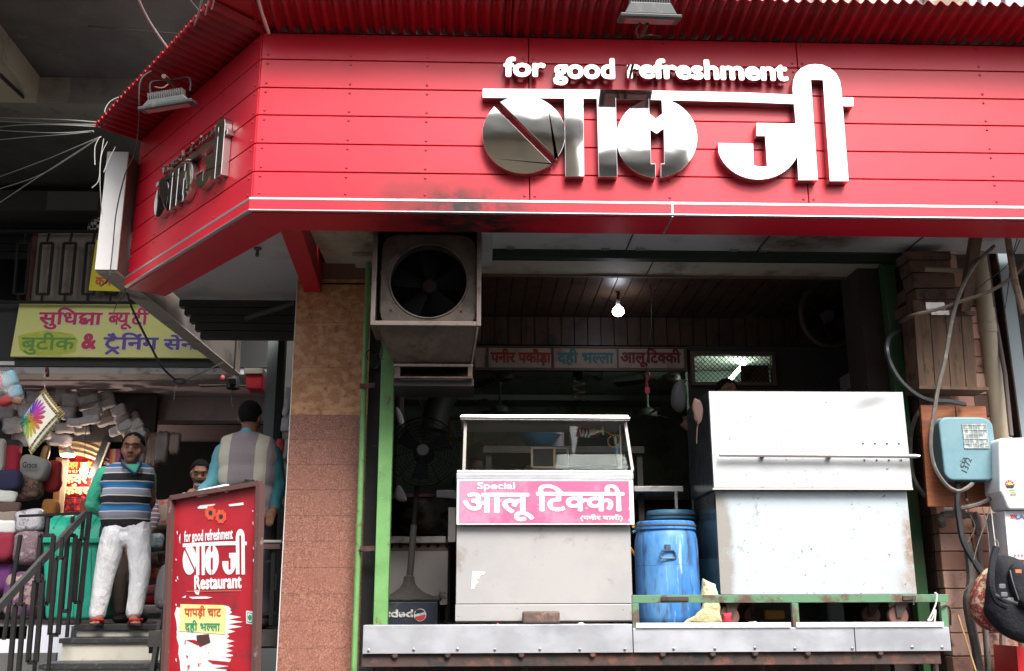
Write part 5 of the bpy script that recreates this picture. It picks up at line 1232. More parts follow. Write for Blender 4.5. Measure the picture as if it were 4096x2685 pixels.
for k in range(10):
    a = k*math.pi/5+.2
    MB().tube([c_+Vector((r_*math.cos(a), -.075*(1-(r_/Rg)**3)-.003, r_*math.sin(a))) for r_ in (.045, .1, .16, .2, Rg)], .0035, 5).build('guard_spoke', GR, pfan)
for i in range(8):
    r_ = .08+(Rg-.08)*(i/7)
    MB().tube([c_+Vector((r_*math.cos(k*math.pi/16), .015+.08*(1-(r_/Rg)**3), r_*math.sin(k*math.pi/16))) for k in range(32)], .002, 4, closed=True).build('rear_guard_ring', GR, pfan)
MB().lathe([(0, -.088), (.04, -.086), (.046, -.075), (.046, -.07)], c_, axis='y', n=20, cap=False).build('guard_badge', M('badge_dusty', (.03, .028, .027), rough=.7), pfan, smooth=True)
MB().lathe([(.055, .02), (.075, .05), (.075, .16), (.04, .19)], c_, axis='y', n=18).build('motor', GR, pfan, smooth=True)
for k in range(3):
    a = .5+k*2*math.pi/3; u = Vector((math.cos(a), 0, math.sin(a))); v = Vector((-math.sin(a), 0, math.cos(a)))
    b = MB(); q = []
    for dy in (0, .004): q += [c_+u*.05-v*.03+Vector((0, dy, 0)), c_+u*.2-v*.085+Vector((0, .02+dy, 0)), c_+u*.2+v*.05+Vector((0, -.02+dy, 0)), c_+u*.05+v*.03+Vector((0, dy, 0))]
    b.hexa(q); b.build('blade', M('fan_blade_dark', (.006, .006, .007), rough=.9, spec=.1), pfan, bevel=.006)
pa, pb_ = U(1668, 1945, Y=YF_+.1), U(1638, 2330, Y=YF_+.1)
pa.x += .0; MB().tube([pa, U(1655, 2100, Y=YF_+.1)], .018, 10).build('pole', GR, pfan, smooth=True)
MB().tube([U(1655, 2100, Y=YF_+.1), pb_], .024, 10).build('pole', M('grime', (.028, .024, .022), rough=.85, bump=(60, .8, .006)), pfan, smooth=True)
mz = U(1635, 2400, Y=YF_+.1)
MUD = M('caked_grime', (.03, .026, .023), rough=.9, bump=(30, 1.0, .02))
MB().lathe([(.22, -.01), (.19, .02), (.12, .045), (.07, .08), (.045, .11), (.035, .16), (.02, .17)], mz, n=22).build('base', MUD, pfan, smooth=True)
crt = thing('bottle_crate', 'blue black plastic soft drink crate standing upside down under the pedestal fan', 'crate', tuple(U(1640, 2505, Y=7.3)))
CRB = M('crate_navy', (.008, .011, .026), rough=.5, dirt=((.05, .045, .04), 10, .52, .7))
x0, x1, zb, zt = pext(1545, 2405, 1752, 2502, 7.22)
MB().box(x0-.1, x1, 7.22, 7.62, FLOOR+.001, zt).build('crate_body', CRB, crt, bevel=.008)
MB().box(x0-.1, x1+.01, 7.21, 7.63, zt+.001, zt+.025).build('crate_rim', MUD, crt, bevel=.008)
for i in range(3): MB().box(x1-.045+i*.016, x1-.038+i*.016, 7.213, 7.219, FLOOR+.01, zt-.01).build('rib', CRB, crt)
a_, b_, c__, d_ = pext(1528, 2438, 1652, 2478, 7.217)
lettering('pepsi', 'logo_lettering', M('crate_white', (.5, .5, .48), rough=.6, dirt=((.05, .05, .06), 40, .5, .6)), crt, (b_, 7.216, d_), (-1, 0, 0), (0, 0, -1), b_-a_, d_-c__, .03, .001, .0)
gc = U(1680, 2460, Y=7.215); rgb_ = 24*7.215/F_PX
def disc(mb, c, r, a0, a1, y): mb.prism([(c.x+r*math.cos(R(a)), y, c.z+r*math.sin(R(a))) for a in range(a0, a1+1, 12)], (0, .001, 0)); return mb
disc(MB(), gc, rgb_, 0, 348, 7.216).build('logo_disc', M('crate_white', (.5, .5, .48)), crt)
disc(MB(), gc, rgb_*.88, 200, 368, 7.214).build('logo_red', M('crate_red', (.42, .03, .03), rough=.6), crt)
disc(MB(), gc, rgb_*.86, 30, 174, 7.214).build('logo_blue', CRB, crt)
# ================================================================ GLASS DISPLAY COUNTER
YG = 6.45
gcn = thing('display_counter', 'grey sheet metal display counter with glass top and pink hindi sign', 'counter', tuple(U(2180, 2485, Y=YG)))
GS = M('counter_grey', (.37, .355, .35), rough=.5, metal=.15, var=((.33, .32, .32), 1.2, .4, .6), dirt=((.12, .09, .075), 42, .655, .72), dirt2=((.25, .225, .205), 5, .58, .72), bump=(2, .15, .01))
x0, x1, zb, zt = pext(1825, 2106, 2526, 2415, YG)
ztop = U(2180, 1881, Y=YG-.02).z
MB().box(x0, x1, YG, YG+.02, zb, zt).build('front_panel', GS, gcn, bevel=.003)
zb2 = U(2180, 2484, Y=YG).z
MB().box(x0-.003, x1, YG-.004, YG+.02, max(zb2, FLOOR+.03), zb-.004).build('kick_panel', GS, gcn, bevel=.003)
MB().box(x0+.003, x1-.003, YG+.021, YG+.62, FLOOR+.04, ztop-.04).build('cabinet', GS, gcn)
for a_ in (x0+.05, x1-.08):
    for y_ in (YG+.08, YG+.52): MB().box(a_, a_+.03, y_, y_+.03, FLOOR, FLOOR+.039).build('foot', BLACKM, gcn)
x0r, x1r, zbr, ztr = pext(1826, 1882, 2534, 1916, YG-.03)
MB().box(x0r, x1r, YG-.03, YG+.64, zbr, ztr-.02).build('rim', GALV, gcn, bevel=.003)
MB().box(x0r+.002, x1r-.002, YG-.026, YG+.6, ztr-.019, ztr).build('rim_top', M('bright_steel', (.85, .85, .85), rough=.25, metal=.6), gcn, bevel=.003)
ps = MB(); PKY = YG-.045
sgp = thing('pink_sign', 'pink hindi sign board with white lettering on the display counter', 'sign', tuple(U(2180, 2098, Y=PKY)))
pbox(MB(), 1827, 1919, 2535, 2099, PKY, .03).build('white_edge', M('sign_white', (.82, .82, .80), rough=.5, dirt=((.4, .3, .2), 30, .7, .76)), sgp, bevel=.002)
pbox(MB(), 1836, 1924, 2518, 2092, PKY-.003, .0035).build('pink_face', M('sign_pink', (.76, .10, .21), rough=.5, var=((.80, .20, .30), 3.5, .45, .6), dirt=((.85, .55, .60), 11, .66, .72)), sgp)
LW_ = M('letter_white', (.80, .84, .86), rough=.5)
PY_ = PKY-.003
ptext('Special', 'lettering', LW_, sgp, 1909, 1930, 2060, 1966, PY_, .022, .0012)
ptext('\u0906\u0932\u0942', 'lettering', LW_, sgp, 1850, 1971, 2137, 2085, PY_, .026, .0012)
ptext([I+'\u091f', ('half', '\u0915', .76), '\u0915\u0940'], 'lettering', LW_, sgp, 2145, 1938, 2498, 2046, PY_, .026, .0012)
ptext('(\u092a\u0928\u0940\u0930 \u0935\u093e\u0932\u0940)', 'lettering', LW_, sgp, 2322, 2058, 2490, 2086, PY_, .02, .0012)
# torn white paper on the panel
mb = MB(); mb.prism([U(*p, Y=YG-.001) for p in ((1890, 2285), (1942, 2289), (1935, 2297), (1915, 2305), (1920, 2312), (1904, 2318), (1915, 2330), (1900, 2338), (1898, 2354), (1886, 2356), (1888, 2310))], (0, -.0015, 0))
tag(mb.build('torn_paper', M('paper_white', (.85, .86, .88), rough=.7), None), 'torn white paper scrap stuck on the display counter front', 'paper')
# glass case
yt_, yb_g = YG+.05, YG+.0
TL, TR = U(1862, 1684, Y=yt_), U(2500, 1690, Y=yt_); BL_, BR_ = U(1855, 1880, Y=yb_g), U(2530, 1880, Y=yb_g); BL_.z = BR_.z = ztr+.001
SSt = M('case_steel', (.40, .36, .34), rough=.3, metal=.8, dirt=((.2, .12, .08), 16, .62, .7))
def glass(name, f0, f1, tint=(.93, .96, .95)):
    m = bpy.data.materials.new(name); m.use_nodes = True; t = m.node_tree; t.nodes.remove(t.nodes['Principled BSDF'])
    tr = t.nodes.new('ShaderNodeBsdfTransparent'); tr.inputs[0].default_value = (*tint, 1); gl_ = t.nodes.new('ShaderNodeBsdfGlossy'); gl_.inputs['Roughness'].default_value = .015
    fr_ = t.nodes.new('ShaderNodeLayerWeight'); fr_.inputs[0].default_value = .35; mr = t.nodes.new('ShaderNodeMapRange'); mr.inputs[3].default_value = f0; mr.inputs[4].default_value = f1
    t.links.new(fr_.outputs['Fresnel'], mr.inputs[0]); mx = t.nodes.new('ShaderNodeMixShader'); t.links.new(mr.outputs[0], mx.inputs[0]); t.links.new(tr.outputs[0], mx.inputs[1]); t.links.new(gl_.outputs[0], mx.inputs[2])
    t.links.new(mx.outputs[0], t.nodes['Material Output'].inputs[0]); return m
GLASS = glass('pane_glass', .015, .5)
mb = MB(); mb.add([BL_, BR_, TR, TL, BL_+Vector((0, .004, 0)), BR_+Vector((0, .004, 0)), TR+Vector((0, .004, 0)), TL+Vector((0, .004, 0))], [(0, 1, 2, 3), (4, 5, 6, 7), (0, 1, 5, 4), (1, 2, 6, 5), (2, 3, 7, 6), (3, 0, 4, 7)]); mb.build('front_glass', GLASS, gcn)
for (p, q) in ((BL_, TL), (BR_, TR)):
    pp_ = Vector((p.x, p.y+.55, p.z)); qq_ = Vector((q.x, p.y+.55, q.z))
    mb = MB(); mb.add([p, pp_, qq_, q, p+Vector((.004, 0, 0)), pp_+Vector((.004, 0, 0)), qq_+Vector((.004, 0, 0)), q+Vector((.004, 0, 0))], [(0, 1, 2, 3), (4, 5, 6, 7), (0, 1, 5, 4), (1, 2, 6, 5), (2, 3, 7, 6), (3, 0, 4, 7)]); mb.build('side_glass', GLASS, gcn)
    MB().bar(p+Vector((0, -.002, 0)), q+Vector((0, -.002, 0)), .02, .014).build('corner_post', SSt, gcn, bevel=.002)
    MB().bar(pp_, qq_, .02).build('rear_post', SSt, gcn, bevel=.002)
MB().bar(U(2480, 1700, Y=YG+.10), U(2485, 1878, Y=YG+.1), .012).build('inner_post', SSt, gcn)
mb = MB(); mb.box(TL.x-.03, TR.x+.02, yt_-.05, YG+.58, TL.z+.014, TL.z+.034); mb.build('roof_panel', SSt, gcn, bevel=.006)
MB().tube([(TL.x-.032, yt_-.055, TL.z+.012), (TR.x+.022, yt_-.055, TL.z+.008)], .0155, 12).build('roof_edge', M('roof_edge_steel', (.62, .58, .58), rough=.25, metal=1), gcn, smooth=True)
lo = MB(); a1p, a2p, a3p, a4p = U(2222, 1879, Y=YG+.02), U(2524, 1879, Y=YG+.02), U(2522, 1818, Y=YG+.065), U(2226, 1818, Y=YG+.065)
lo.add([a1p, a2p, a3p, a4p], [(0, 1, 2, 3)]); lo.build('lower_pane', glass('lower_pane_glass', .008, .22), gcn)  # extra pane, added and tilted so that it mirrors the sky
# inside: small sliding frame, lamp, wire, bowl
fr = thing('small_frame', 'little brown metal framed pane leaning inside the glass case', 'frame', tuple(U(2180, 1872, Y=YG+.2)))
for a_ in ((2124, 1788, 2216, 1796), (2128, 1866, 2228, 1873), (2124, 1796, 2132, 1866), (2214, 1796, 2222, 1866)): pbox(MB(), *a_, YG+.16, .01).build('frame_bar', M('frame_bronze', (.30, .20, .15), rough=.35, metal=.6), fr)
pbox(MB(), 2132, 1796, 2214, 1866, YG+.168, .005).build('pane', M('smoky_pane', (.02, .02, .022), rough=.08), fr)
bx_ = thing('empty_frame', 'pale thin empty frame standing inside the glass case', 'frame', tuple(U(2250, 1875, Y=YG+.3)))
for a_ in ((2216, 1790, 2276, 1797), (2268, 1797, 2276, 1870), (2222, 1866, 2270, 1872)): pbox(MB(), *a_, YG+.3, .01).build('frame_bar', SSt, bx_)
lm = thing('spiral_lamp', 'unlit white spiral lamp on its side inside the glass case', 'lamp', tuple(U(2360, 1735, Y=YG+.3)))
c_ = U(2338, 1732, Y=YG+.3)
MB().tube([c_+Vector((.0022*a-.03, .022*math.sin(a*.6), .022*math.cos(a*.6)-.0002*a)) for a in range(32)], .006, 6).build('spiral_tube', M('tube_white', (.75, .75, .70), rough=.3), lm, smooth=True)
MB().lathe([(.022, .035), (.026, .045), (.024, .075), (.014, .08), (.014, .115), (.03, .118), (.03, .13)], c_+Vector((0, 0, .004)), axis=(1, 0, .12), n=14).build('holder', M('holder_cream', (.62, .54, .36), rough=.5), lm, smooth=True)
tag(pbox(MB(), 2296, 1700, 2396, 1748, YG+.42, .02).build('red_card', M('red_card', (.28, .03, .05), rough=.6, dirt=((.5, .3, .25), 40, .55, .6)), None), 'dull red printed card behind the spiral lamp in the glass case', 'card')
ow = [U(2425, 1725, Y=YG+.3), U(2450, 1740, Y=YG+.3), U(2475, 1745, Y=YG+.3), U(2478, 1770, Y=YG+.3), U(2460, 1788, Y=YG+.3), U(2438, 1782, Y=YG+.3), U(2432, 1758, Y=YG+.3), U(2450, 1742, Y=YG+.31), U(2468, 1742, Y=YG+.31)]
tag(cable(ow, .0045, 'orange_wire', M('orange_wire', (.50, .22, .03), rough=.5)), 'twisted orange wire looped inside the right of the glass case', 'wire')
tag(MB().tube([U(2478, 1782, Y=YG+.3), U(2462, 1805, Y=YG+.3)], .008, 8).build('blue_plug', M('plug_blue', (.05, .2, .35), rough=.4), None), 'small blue connector at the end of the orange wire', 'connector')
c_ = U(2158, 1792, Y=7.5)
tag(MB().lathe([(.06, 0), (.10, .02), (.155, .09), (.16, .095), (.15, .09), (.09, .03), (0, .02)], c_, n=24).build('blue_bowl', M('bowl_blue', (.03, .16, .26), rough=.4), None, smooth=True), 'blue plastic bowl behind the glass case', 'bowl')
tag(MB().lathe([(.055, 0), (.055, .17)], U(2228, 1800, Y=7.6), n=20).build('pale_jar', M('jar_mauve', (.32, .28, .32), rough=.5), None, smooth=True), 'pale mauve cylinder standing behind the glass case', 'jar')
# shelf table behind, where bowl and jar rest
tb = thing('work_table', 'dark work table inside the shop behind the glass case', 'table', tuple(U(2200, 2300, Y=7.6)))
zt_ = U(2158, 1800, Y=7.5).z
MB().box(c_.x-.42, c_.x+.75, 7.3, 8.0, zt_-.05, zt_-.001).build('table_top', DARKW, tb)
for a_ in (c_.x-.40, c_.x+.7):
    for y_ in (7.33, 7.95): MB().box(a_, a_+.04, y_, y_+.04, FLOOR, zt_-.05).build('leg', DARKW, tb)
sh_ = thing('steel_shelf', 'narrow steel shelf edge between the display counter and the freezer', 'shelf', tuple(U(2640, 2060, Y=7.3)))
pbox(MB(), 2537, 1945, 2732, 1966, 7.2, .4).build('shelf_top', STN, sh_, bevel=.002)
pbox(MB(), 2706, 1967, 2716, 2300, 7.2, .03).build('leg', STN, sh_); pbox(MB(), 2537, 2030, 2700, 2075, 7.6, .03).build('back_board', M('brown_board', (.14, .08, .07), rough=.7), sh_)
bs = MB(); pbox(bs, 2555, 1966, 2566, 2400, 7.55, .03); bs.build('leg', BLACKM, sh_)

# ================================================================ DRUMS
DB = M('drum_blue', (.035, .17, .46), rough=.5, var=((.10, .28, .55), 4, .45, .62, (1, 1, .3)), dirt=((.04, .06, .12), 9, .55, .68, (1, 1, .2)), dirt2=((.28, .40, .60), 20, .60, .68, (1, 1, .12)), bump=(9, .12, .01, (1, 1, .3)))
def drum(label, c, r, h, mat, rot=0):
    t = thing('blue_drum', label, 'drum', tuple(c), group='blue plastic drums between counter and freezer')
    p = [(r*.80, 0), (r*.86, .01), (r*.95, .04*h), (r*.99, .10*h), (r, .2*h), (r, .55*h), (r*.99, .553*h), (r*1.0, .556*h), (r*1.0, .72*h), (r*.98, .80*h), (r*.93, .86*h), (r*.90, .875*h), (r*.90, .90*h)]
    MB().lathe(p, c, n=36).build('body', mat, t, smooth=True)
    MB().lathe([(r*.91, .885*h), (r*.96, .888*h), (r*.96, .905*h), (r*.93, .91*h), (r*.92, .955*h), (r*.88, .965*h), (r*.86, .955*h)], c, n=36).build('lid', mat, t, smooth=True)
    MB().lathe([(r*.955, .915*h), (r*.975, .918*h), (r*.975, .93*h), (r*.955, .933*h)], c, n=36, cap=False).build('clamp_ring', M('ring_dull', (.09, .11, .15), rough=.5, metal=.3), t, smooth=True)
    hc = Vector(c)+Vector((-.14*r*2*.5, -r-.0, .64*h))
    q = MB(); pts = [(-.045, .012), (-.04, .03), (.035, .03), (.045, .012), (.05, -.012), (.035, -.018), (-.038, -.018), (-.05, -.012)]
    q.tube([hc+Vector((a, -.008-abs(a)*.0, b)) for a, b in pts], .006, 6, closed=True); q.build('handle', M('handle_dark', (.04, .07, .13), rough=.5), t, smooth=True)
    MB().box(hc.x-.018, hc.x+.018, hc.y-.012, hc.y+.01, hc.z+.032, hc.z+.07).build('handle_lug', M('handle_dark', (.04, .07, .13)), t, bevel=.004)
    return t
cb_ = U(2677, 2500, Y=6.68)
drum('bright blue plastic drum standing in front between counter and freezer', (cb_.x, 6.68, FLOOR+.002), .205, .685, DB)
cb2 = U(2690, 2100, Y=7.1)
drum('dull blue drum standing behind the brighter one', (cb2.x, 7.15, FLOOR+.002), .185, .80, M('drum_teal', (.04, .16, .28), rough=.5, dirt=((.03, .06, .09), 8, .5, .65)))
for k, pts in enumerate(([(2528, 2108), (2570, 2112), (2600, 2125)], [(2530, 2130), (2560, 2118), (2585, 2140)], [(2520, 2190), (2545, 2230), (2552, 2250)])):
    tag(cable([U(a, b, Y=6.95) for a, b in pts], .009, 'orange_hose', M('hose_%d' % (k == 1), ((.55, .22, .02), (.03, .18, .35))[k == 1], rough=.4)), ('orange gas hose running behind the blue drum, upper one', 'blue hose crossing the orange one behind the drum', 'lower orange hose end beside the display counter')[k], 'hose')

# ================================================================ STEEL FREEZER CART
fz = thing('steel_box_cart', 'big white sheet steel box cart on castors with a long handle rod', 'cart', tuple(U(3250, 2470, Y=6.6)))
YZ = 6.48
PEEL = M('peeling_white_steel', (.52, .53, .54), rough=.36, metal=.12, var=((.455, .47, .49), 1.0, .4, .6), dirt=((.42, .41, .375), 2.6, .60, .64, (.45, 1, 1)), dirt2=((.20, .13, .09), 34, .65, .70), bump=(1.6, .3, .02), rvar=(5, .3, .5))
PEEL2 = M('peeling_film_steel', (.43, .485, .53), rough=.4, metal=.10, dirt=((.33, .35, .36), 3.0, .60, .615, (1, 1, .5)), dirt2=((.13, .09, .07), 28, .645, .69), bump=(14, .35, .006),
          spots=[((U(2885, 2200, Y=YZ).x, YZ, U(2885, 2200, Y=YZ).z), .05, .13, (.28, .265, .245), 2.2, 9, (1, 1, .22)), ((U(3650, 2180, Y=YZ).x, YZ, U(3650, 2180, Y=YZ).z), .01, .09, (.26, .19, .14), 2.0, 26, (1, 1, .22)), ((U(3650, 2330, Y=YZ).x, YZ, U(3650, 2330, Y=YZ).z), .02, .16, (.30, .22, .17), .9, 30)])
SSIDE = M('side_steel', (.34, .35, .37), rough=.22, metal=.85, var=((.2, .2, .22), 2, .4, .65), dirt=((.12, .12, .13), 6, .5, .68), bump=(3, .35, .02))
a0, a1, a2, a3 = U(2829, 1561, Y=YZ), U(3608, 1573, Y=YZ), U(3646, 1962, Y=YZ), U(2853, 1959, Y=YZ)
xl, xr = (a0.x+a3.x)/2, (a1.x+a2.x)/2; zt1, zb1 = (a0.z+a1.z)/2, (a2.z+a3.z)/2
yback = min(U(2747, 1655, x=xl).y, 7.5)
hd = MB(); hd.box(xl, xr, YZ, yback, zb1, zt1); hd.m = [1, 1, 0, 1, 1, 1]
hd.build('hood', [PEEL, SSIDE], fz, bevel=.006)
gn, gm = 56, 28; gv, gf = [], []; dn = U(3470, 1640, Y=YZ)
for j in range(gm+1):
    for i in range(gn+1):
        x, z = xl+.004+(xr-xl-.008)*i/gn, zb1+.013+(zt1-zb1-.018)*j/gm; e_ = min(i, gn-i, 3)/3*min(j, gm-j, 3)/3
        d_ = math.exp(-(((x-dn.x)/.11)**2+((z-dn.z-.3*(x-dn.x))/.05)**2))*.022+(mnoise.noise(Vector((x*3, 1, z*4)))+.5*mnoise.noise(Vector((x*9, 2, z*9))))*.0035
        gv.append((x, YZ-.0035+max(0, min(.0, 0))+(d_*e_ if d_ > 0 else d_*e_*.6)-.004, z))
for j in range(gm):
    for i in range(gn): a = j*(gn+1)+i; gf.append((a, a+1, a+gn+2, a+gn+1))
for v_ in gv: pass
mb = MB(); mb.add([(v_[0], v_[1]-.012, v_[2]) for v_ in gv], gf); mb.build('hood_sheet', PEEL, fz, smooth='all')
MB().box(xl+.002, xr-.002, YZ-.006, YZ-.0002, zt1-.012, zt1-.001).build('hood_top_fold', PEEL, fz)
MB().box(xl+.001, xl+.006, YZ-.017, YZ-.0002, zb1+.013, zt1-.003).build('hood_side_fold', SSIDE, fz); MB().box(xr-.006, xr-.001, YZ-.017, YZ-.0002, zb1+.013, zt1-.003).build('hood_side_fold', PEEL, fz)
b0, b1 = U(2862, 1965, Y=YZ+.035), U(3626, 1965, Y=YZ+.035); b2 = U(3670, 2378, Y=YZ+.035)
xl2, xr2 = (b0.x+U(2881, 2378, Y=YZ+.035).x)/2, (b1.x+b2.x)/2; zb2_ = b2.z
bd = MB(); bd.box(xl2, xr2, YZ+.035, yback-.03, zb2_, zb1-.001); bd.m = [1, 1, 0, 1, 1, 1]
bd.build('body', [PEEL2, SSIDE], fz, bevel=.005)
MB().box(xl-.004, xr+.002, YZ-.018, YZ-.0002, zb1, zb1+.012).build('hood_hem', M('hem', (.55, .52, .48), rough=.4, metal=.3), fz)
r0, r1 = U(2877, 1819, Y=YZ-.06), U(3666, 1825, Y=YZ-.06)
MB().tube([r0, r1], .0135, 14).build('handle_rod', M('rod_steel', (.50, .47, .48), rough=.35, metal=.5), fz, smooth=True)
MB().tube([r1-Vector((.002, 0, 0)), r1+Vector((.02, 0, 0))], .008, 8).build('rod_tip', STEELSIDE, fz)
for px in (3048, 3316): 
    MB().bar(U(px, 1822, Y=YZ-.06), U(px, 1826, Y=YZ), .022, .022).build('rod_bracket', RUST, fz)
    pbox(MB(), px-14, 1828, px+14, 1840, YZ-.004, .0035).build('rod_foot', RUST, fz)
ho = MB()
for i in range(4):
    for px, py in ((3452+i*48, 1775), (3458+i*49, 1841)): ho.lathe([(.006, 0), (.006, .001)], U(px, py, Y=YZ-.0225), axis='y', n=8)
o = ho.build('vent_holes', GAP, fz); o['kind'] = 'stuff'
MB().box(xl2, xr2+.03, YZ+.02, yback, zb2_-.03, zb2_-.002).build('base_frame', RUST, fz)
def castor(px, py, Y):
    c = U(px, py, Y=Y); c.z = FLOOR+.068; cs_ = MB()
    cs_.lathe([(.02, -.018), (.06, -.018), (.066, -.01), (.066, .01), (.06, .018), (.02, .018)], c, axis='y', n=20); w_ = cs_.build('castor_wheel', M('castor_brown', (.16, .07, .055), rough=.6, dirt=((.05, .04, .035), 9, .5, .7)), fz, smooth=True)
    f_ = MB(); f_.hexa([c+Vector((-.015, -.03, -.01)), c+Vector((.015, -.03, -.01)), c+Vector((.015, -.024, -.01)), c+Vector((-.015, -.024, -.01)), c+Vector((-.02, -.03, .09)), c+Vector((.07, -.03, .09)), c+Vector((.07, -.024, .09)), c+Vector((-.02, -.024, .09))])
    f_.box(c.x-.02, c.x+.07, c.y-.03, c.y+.03, c.z+.09, max(zb2_-.03, c.z+.1)); f_.build('castor_fork', RUST, fz)
castor(3590, 2465, YZ+.1); castor(2915, 2465, YZ+.1); castor(3480, 2455, yback-.15); castor(3010, 2455, yback-.15)
# green front rail on the lip
gr = thing('green_rail', 'rusty green painted angle iron rail fixed on the counter lip in front of the cart', 'rail', tuple(U(3150, 2510, Y=6.24)))
GRR = M('green_rusty', (.09, .20, .11), rough=.6, dirt=((.10, .055, .04), 6, .5, .62), dirt2=((.22, .34, .22), 18, .62, .7), bump=(30, .3, .004))
ga, gb = U(2527, 2383, Y=6.24), U(3785, 2376, Y=6.24); gb.z = ga.z
MB().bar(ga-Vector((0, 0, .02)), gb-Vector((0, 0, .02)), .03, .046).build('top_bar', GRR, gr, bevel=.002)
for px, py in ((2540, 2400), (3176, 2400), (3768, 2400)):
    a_ = U(px, py, Y=6.24); MB().box(a_.x-.02, a_.x+.02, 6.225, 6.255, 1.45, ga.z-.044).build('leg', GRR, gr, bevel=.002)
pbox(MB(), 2645, 2388, 2755, 2403, 6.215, .008).build('lug', RUST, gr); pbox(MB(), 3612, 2384, 3665, 2400, 6.215, .008).build('lug', RUST, gr)
MB().tube([U(3655, 2388, Y=6.2), U(3655, 2420, Y=6.2)], .004, 6).build('hanging_bolt', STEELSIDE, gr)
tag(cable([U(3738, 2372, Y=6.2), U(3748, 2380, Y=6.19), U(3742, 2420, Y=6.19), U(3720, 2470, Y=6.19), U(3712, 2482, Y=6.19), U(3728, 2478, Y=6.19), U(3742, 2440, Y=6.19), U(3738, 2490, Y=6.19)], .005, 'white_string', M('string_white', (.6, .58, .54), rough=.8)), 'white string tied round the right end of the green rail', 'string')
tag(cable([U(3760, 2425, Y=6.2), U(3785, 2420, Y=6.22), U(3800, 2440, Y=6.3), U(3802, 2500, Y=6.4)], .007, 'twisted_rope', CDU), 'dusty twisted cord tying the rail leg to the column', 'rope')

# ================================================================ SMALL THINGS ON THE PLATFORM
YBAG = M('yellow_plastic', (.62, .56, .30), rough=.55, var=((.70, .66, .42), 7, .45, .6), dirt=((.60, .32, .10), 9, .68, .75), bump=(12, .8, .03))
def crumple(pts, Y, D, name, mat, lab, cat, par=None, amp=.018, fr=14):
    P2 = []
    for i in range(len(pts)):
        a_, b_ = pts[i], pts[(i+1) % len(pts)]; P2 += [a_, ((a_[0]+b_[0])/2+jit(3), (a_[1]+b_[1])/2+jit(3))]
    o = puff(P2, Y, D, name, mat, par, sub=0)
    for q_ in o.data.polygons: q_.use_smooth = False
    for v in o.data.vertices:
        n_ = mnoise.noise_vector((v.co+o.location)*fr); v.co += Vector(n_)*amp
    if lab: tag(o, lab, cat)
    return o
crumple([(2817, 2313), (2856, 2330), (2868, 2370), (2883, 2430), (2888, 2495), (2862, 2512), (2728, 2506), (2775, 2470), (2800, 2440), (2808, 2380)], 6.40, .09, 'yellow_bag', YBAG, 'crumpled pale yellow bag between the blue drum and the cart', 'bag')
WCR = M('tissue_white', (.72, .72, .70), rough=.8, bump=(20, .5, .01))
crumple([(2985, 2500), (2995, 2485), (3020, 2483), (3035, 2495), (3038, 2508), (3000, 2510)], 6.33, .06, 'crumpled_tissue', WCR, 'crumpled white tissue on the lip under the cart', 'tissue', amp=.006)
crumple([(3048, 2508), (3055, 2495), (3095, 2492), (3110, 2506), (3080, 2512)], 6.34, .07, 'leaf_plate', M('leaf_plate', (.42, .34, .22), rough=.8), 'brown leaf plate lying beside the tissue under the cart', 'plate', amp=.004)
crumple([(2298, 2510), (2310, 2495), (2330, 2490), (2345, 2498), (2345, 2512)], 6.36, .06, 'white_bag', WCR, 'small knotted white bag on the lip under the display counter', 'bag', amp=.004)
tag(MB().prism([U(1978, 2512, Y=6.38), U(1990, 2491, Y=6.38), U(2016, 2508, Y=6.38), U(2014, 2513, Y=6.38)], (0, .01, 0)).build('red_sachet', M('sachet_red', (.6, .16, .16), rough=.4), None), 'red and white sachet corner sticking up at the lip', 'sachet')
bk_ = MB(); bk_.box(U(2092, 2480, Y=6.3).x, U(2240, 2480, Y=6.3).x, 6.3, 6.42, 1.475, 1.545)
tag(bk_.build('old_brick', M('sooty_block', (.09, .06, .05), rough=.85, dirt=((.2, .12, .09), 14, .5, .66), bump=(30, .6, .008)), None, bevel=.012), 'dark sooty brick lying on the lip in front of the display counter', 'brick')
cl_ = MB(); 
tag(pbox(MB(), 3060, 2440, 3140, 2478, 6.9, .1).build('yellow_box', M('dull_yellow', (.40, .2, .03), rough=.7), None, bevel=.01), 'dull yellow and red packet in the dark under the cart', 'packet')
tag(pbox(MB(), 3310, 2400, 3380, 2500, 6.95, .2).build('teal_bottle', M('dull_teal', (.06, .12, .11), rough=.4), None, bevel=.02), 'dull teal container in the dark under the cart', 'container')
crumple([(2890, 2455), (2925, 2450), (2930, 2500), (2905, 2508), (2885, 2490)], 6.5, .05, 'red_rag', M('rag_red', (.35, .02, .04), rough=.8), 'small red rag beside the left castor', 'rag', amp=.004)
# cloth pouch hooked on the left side of the cart
pz = U(2790, 1640, Y=6.62)
o = crumple([(2780, 1592), (2800, 1600), (2812, 1640), (2806, 1685), (2790, 1705), (2774, 1680), (2768, 1640), (2772, 1605)], 6.42, .03, 'hanging_pouch', M('pouch_pink', (.07, .035, .028), rough=.8), 'dusty pink cloth pouch hanging at the upper left corner of the cart', 'pouch', amp=.004)
tag(cable([U(2790, 1700, Y=6.42), U(2787, 1740, Y=6.42), U(2786, 1775, Y=6.42)], .004, 'pouch_string', M('pouch_pink', (.07, .035, .028))), 'thin string dangling below the dusty pink pouch', 'string')

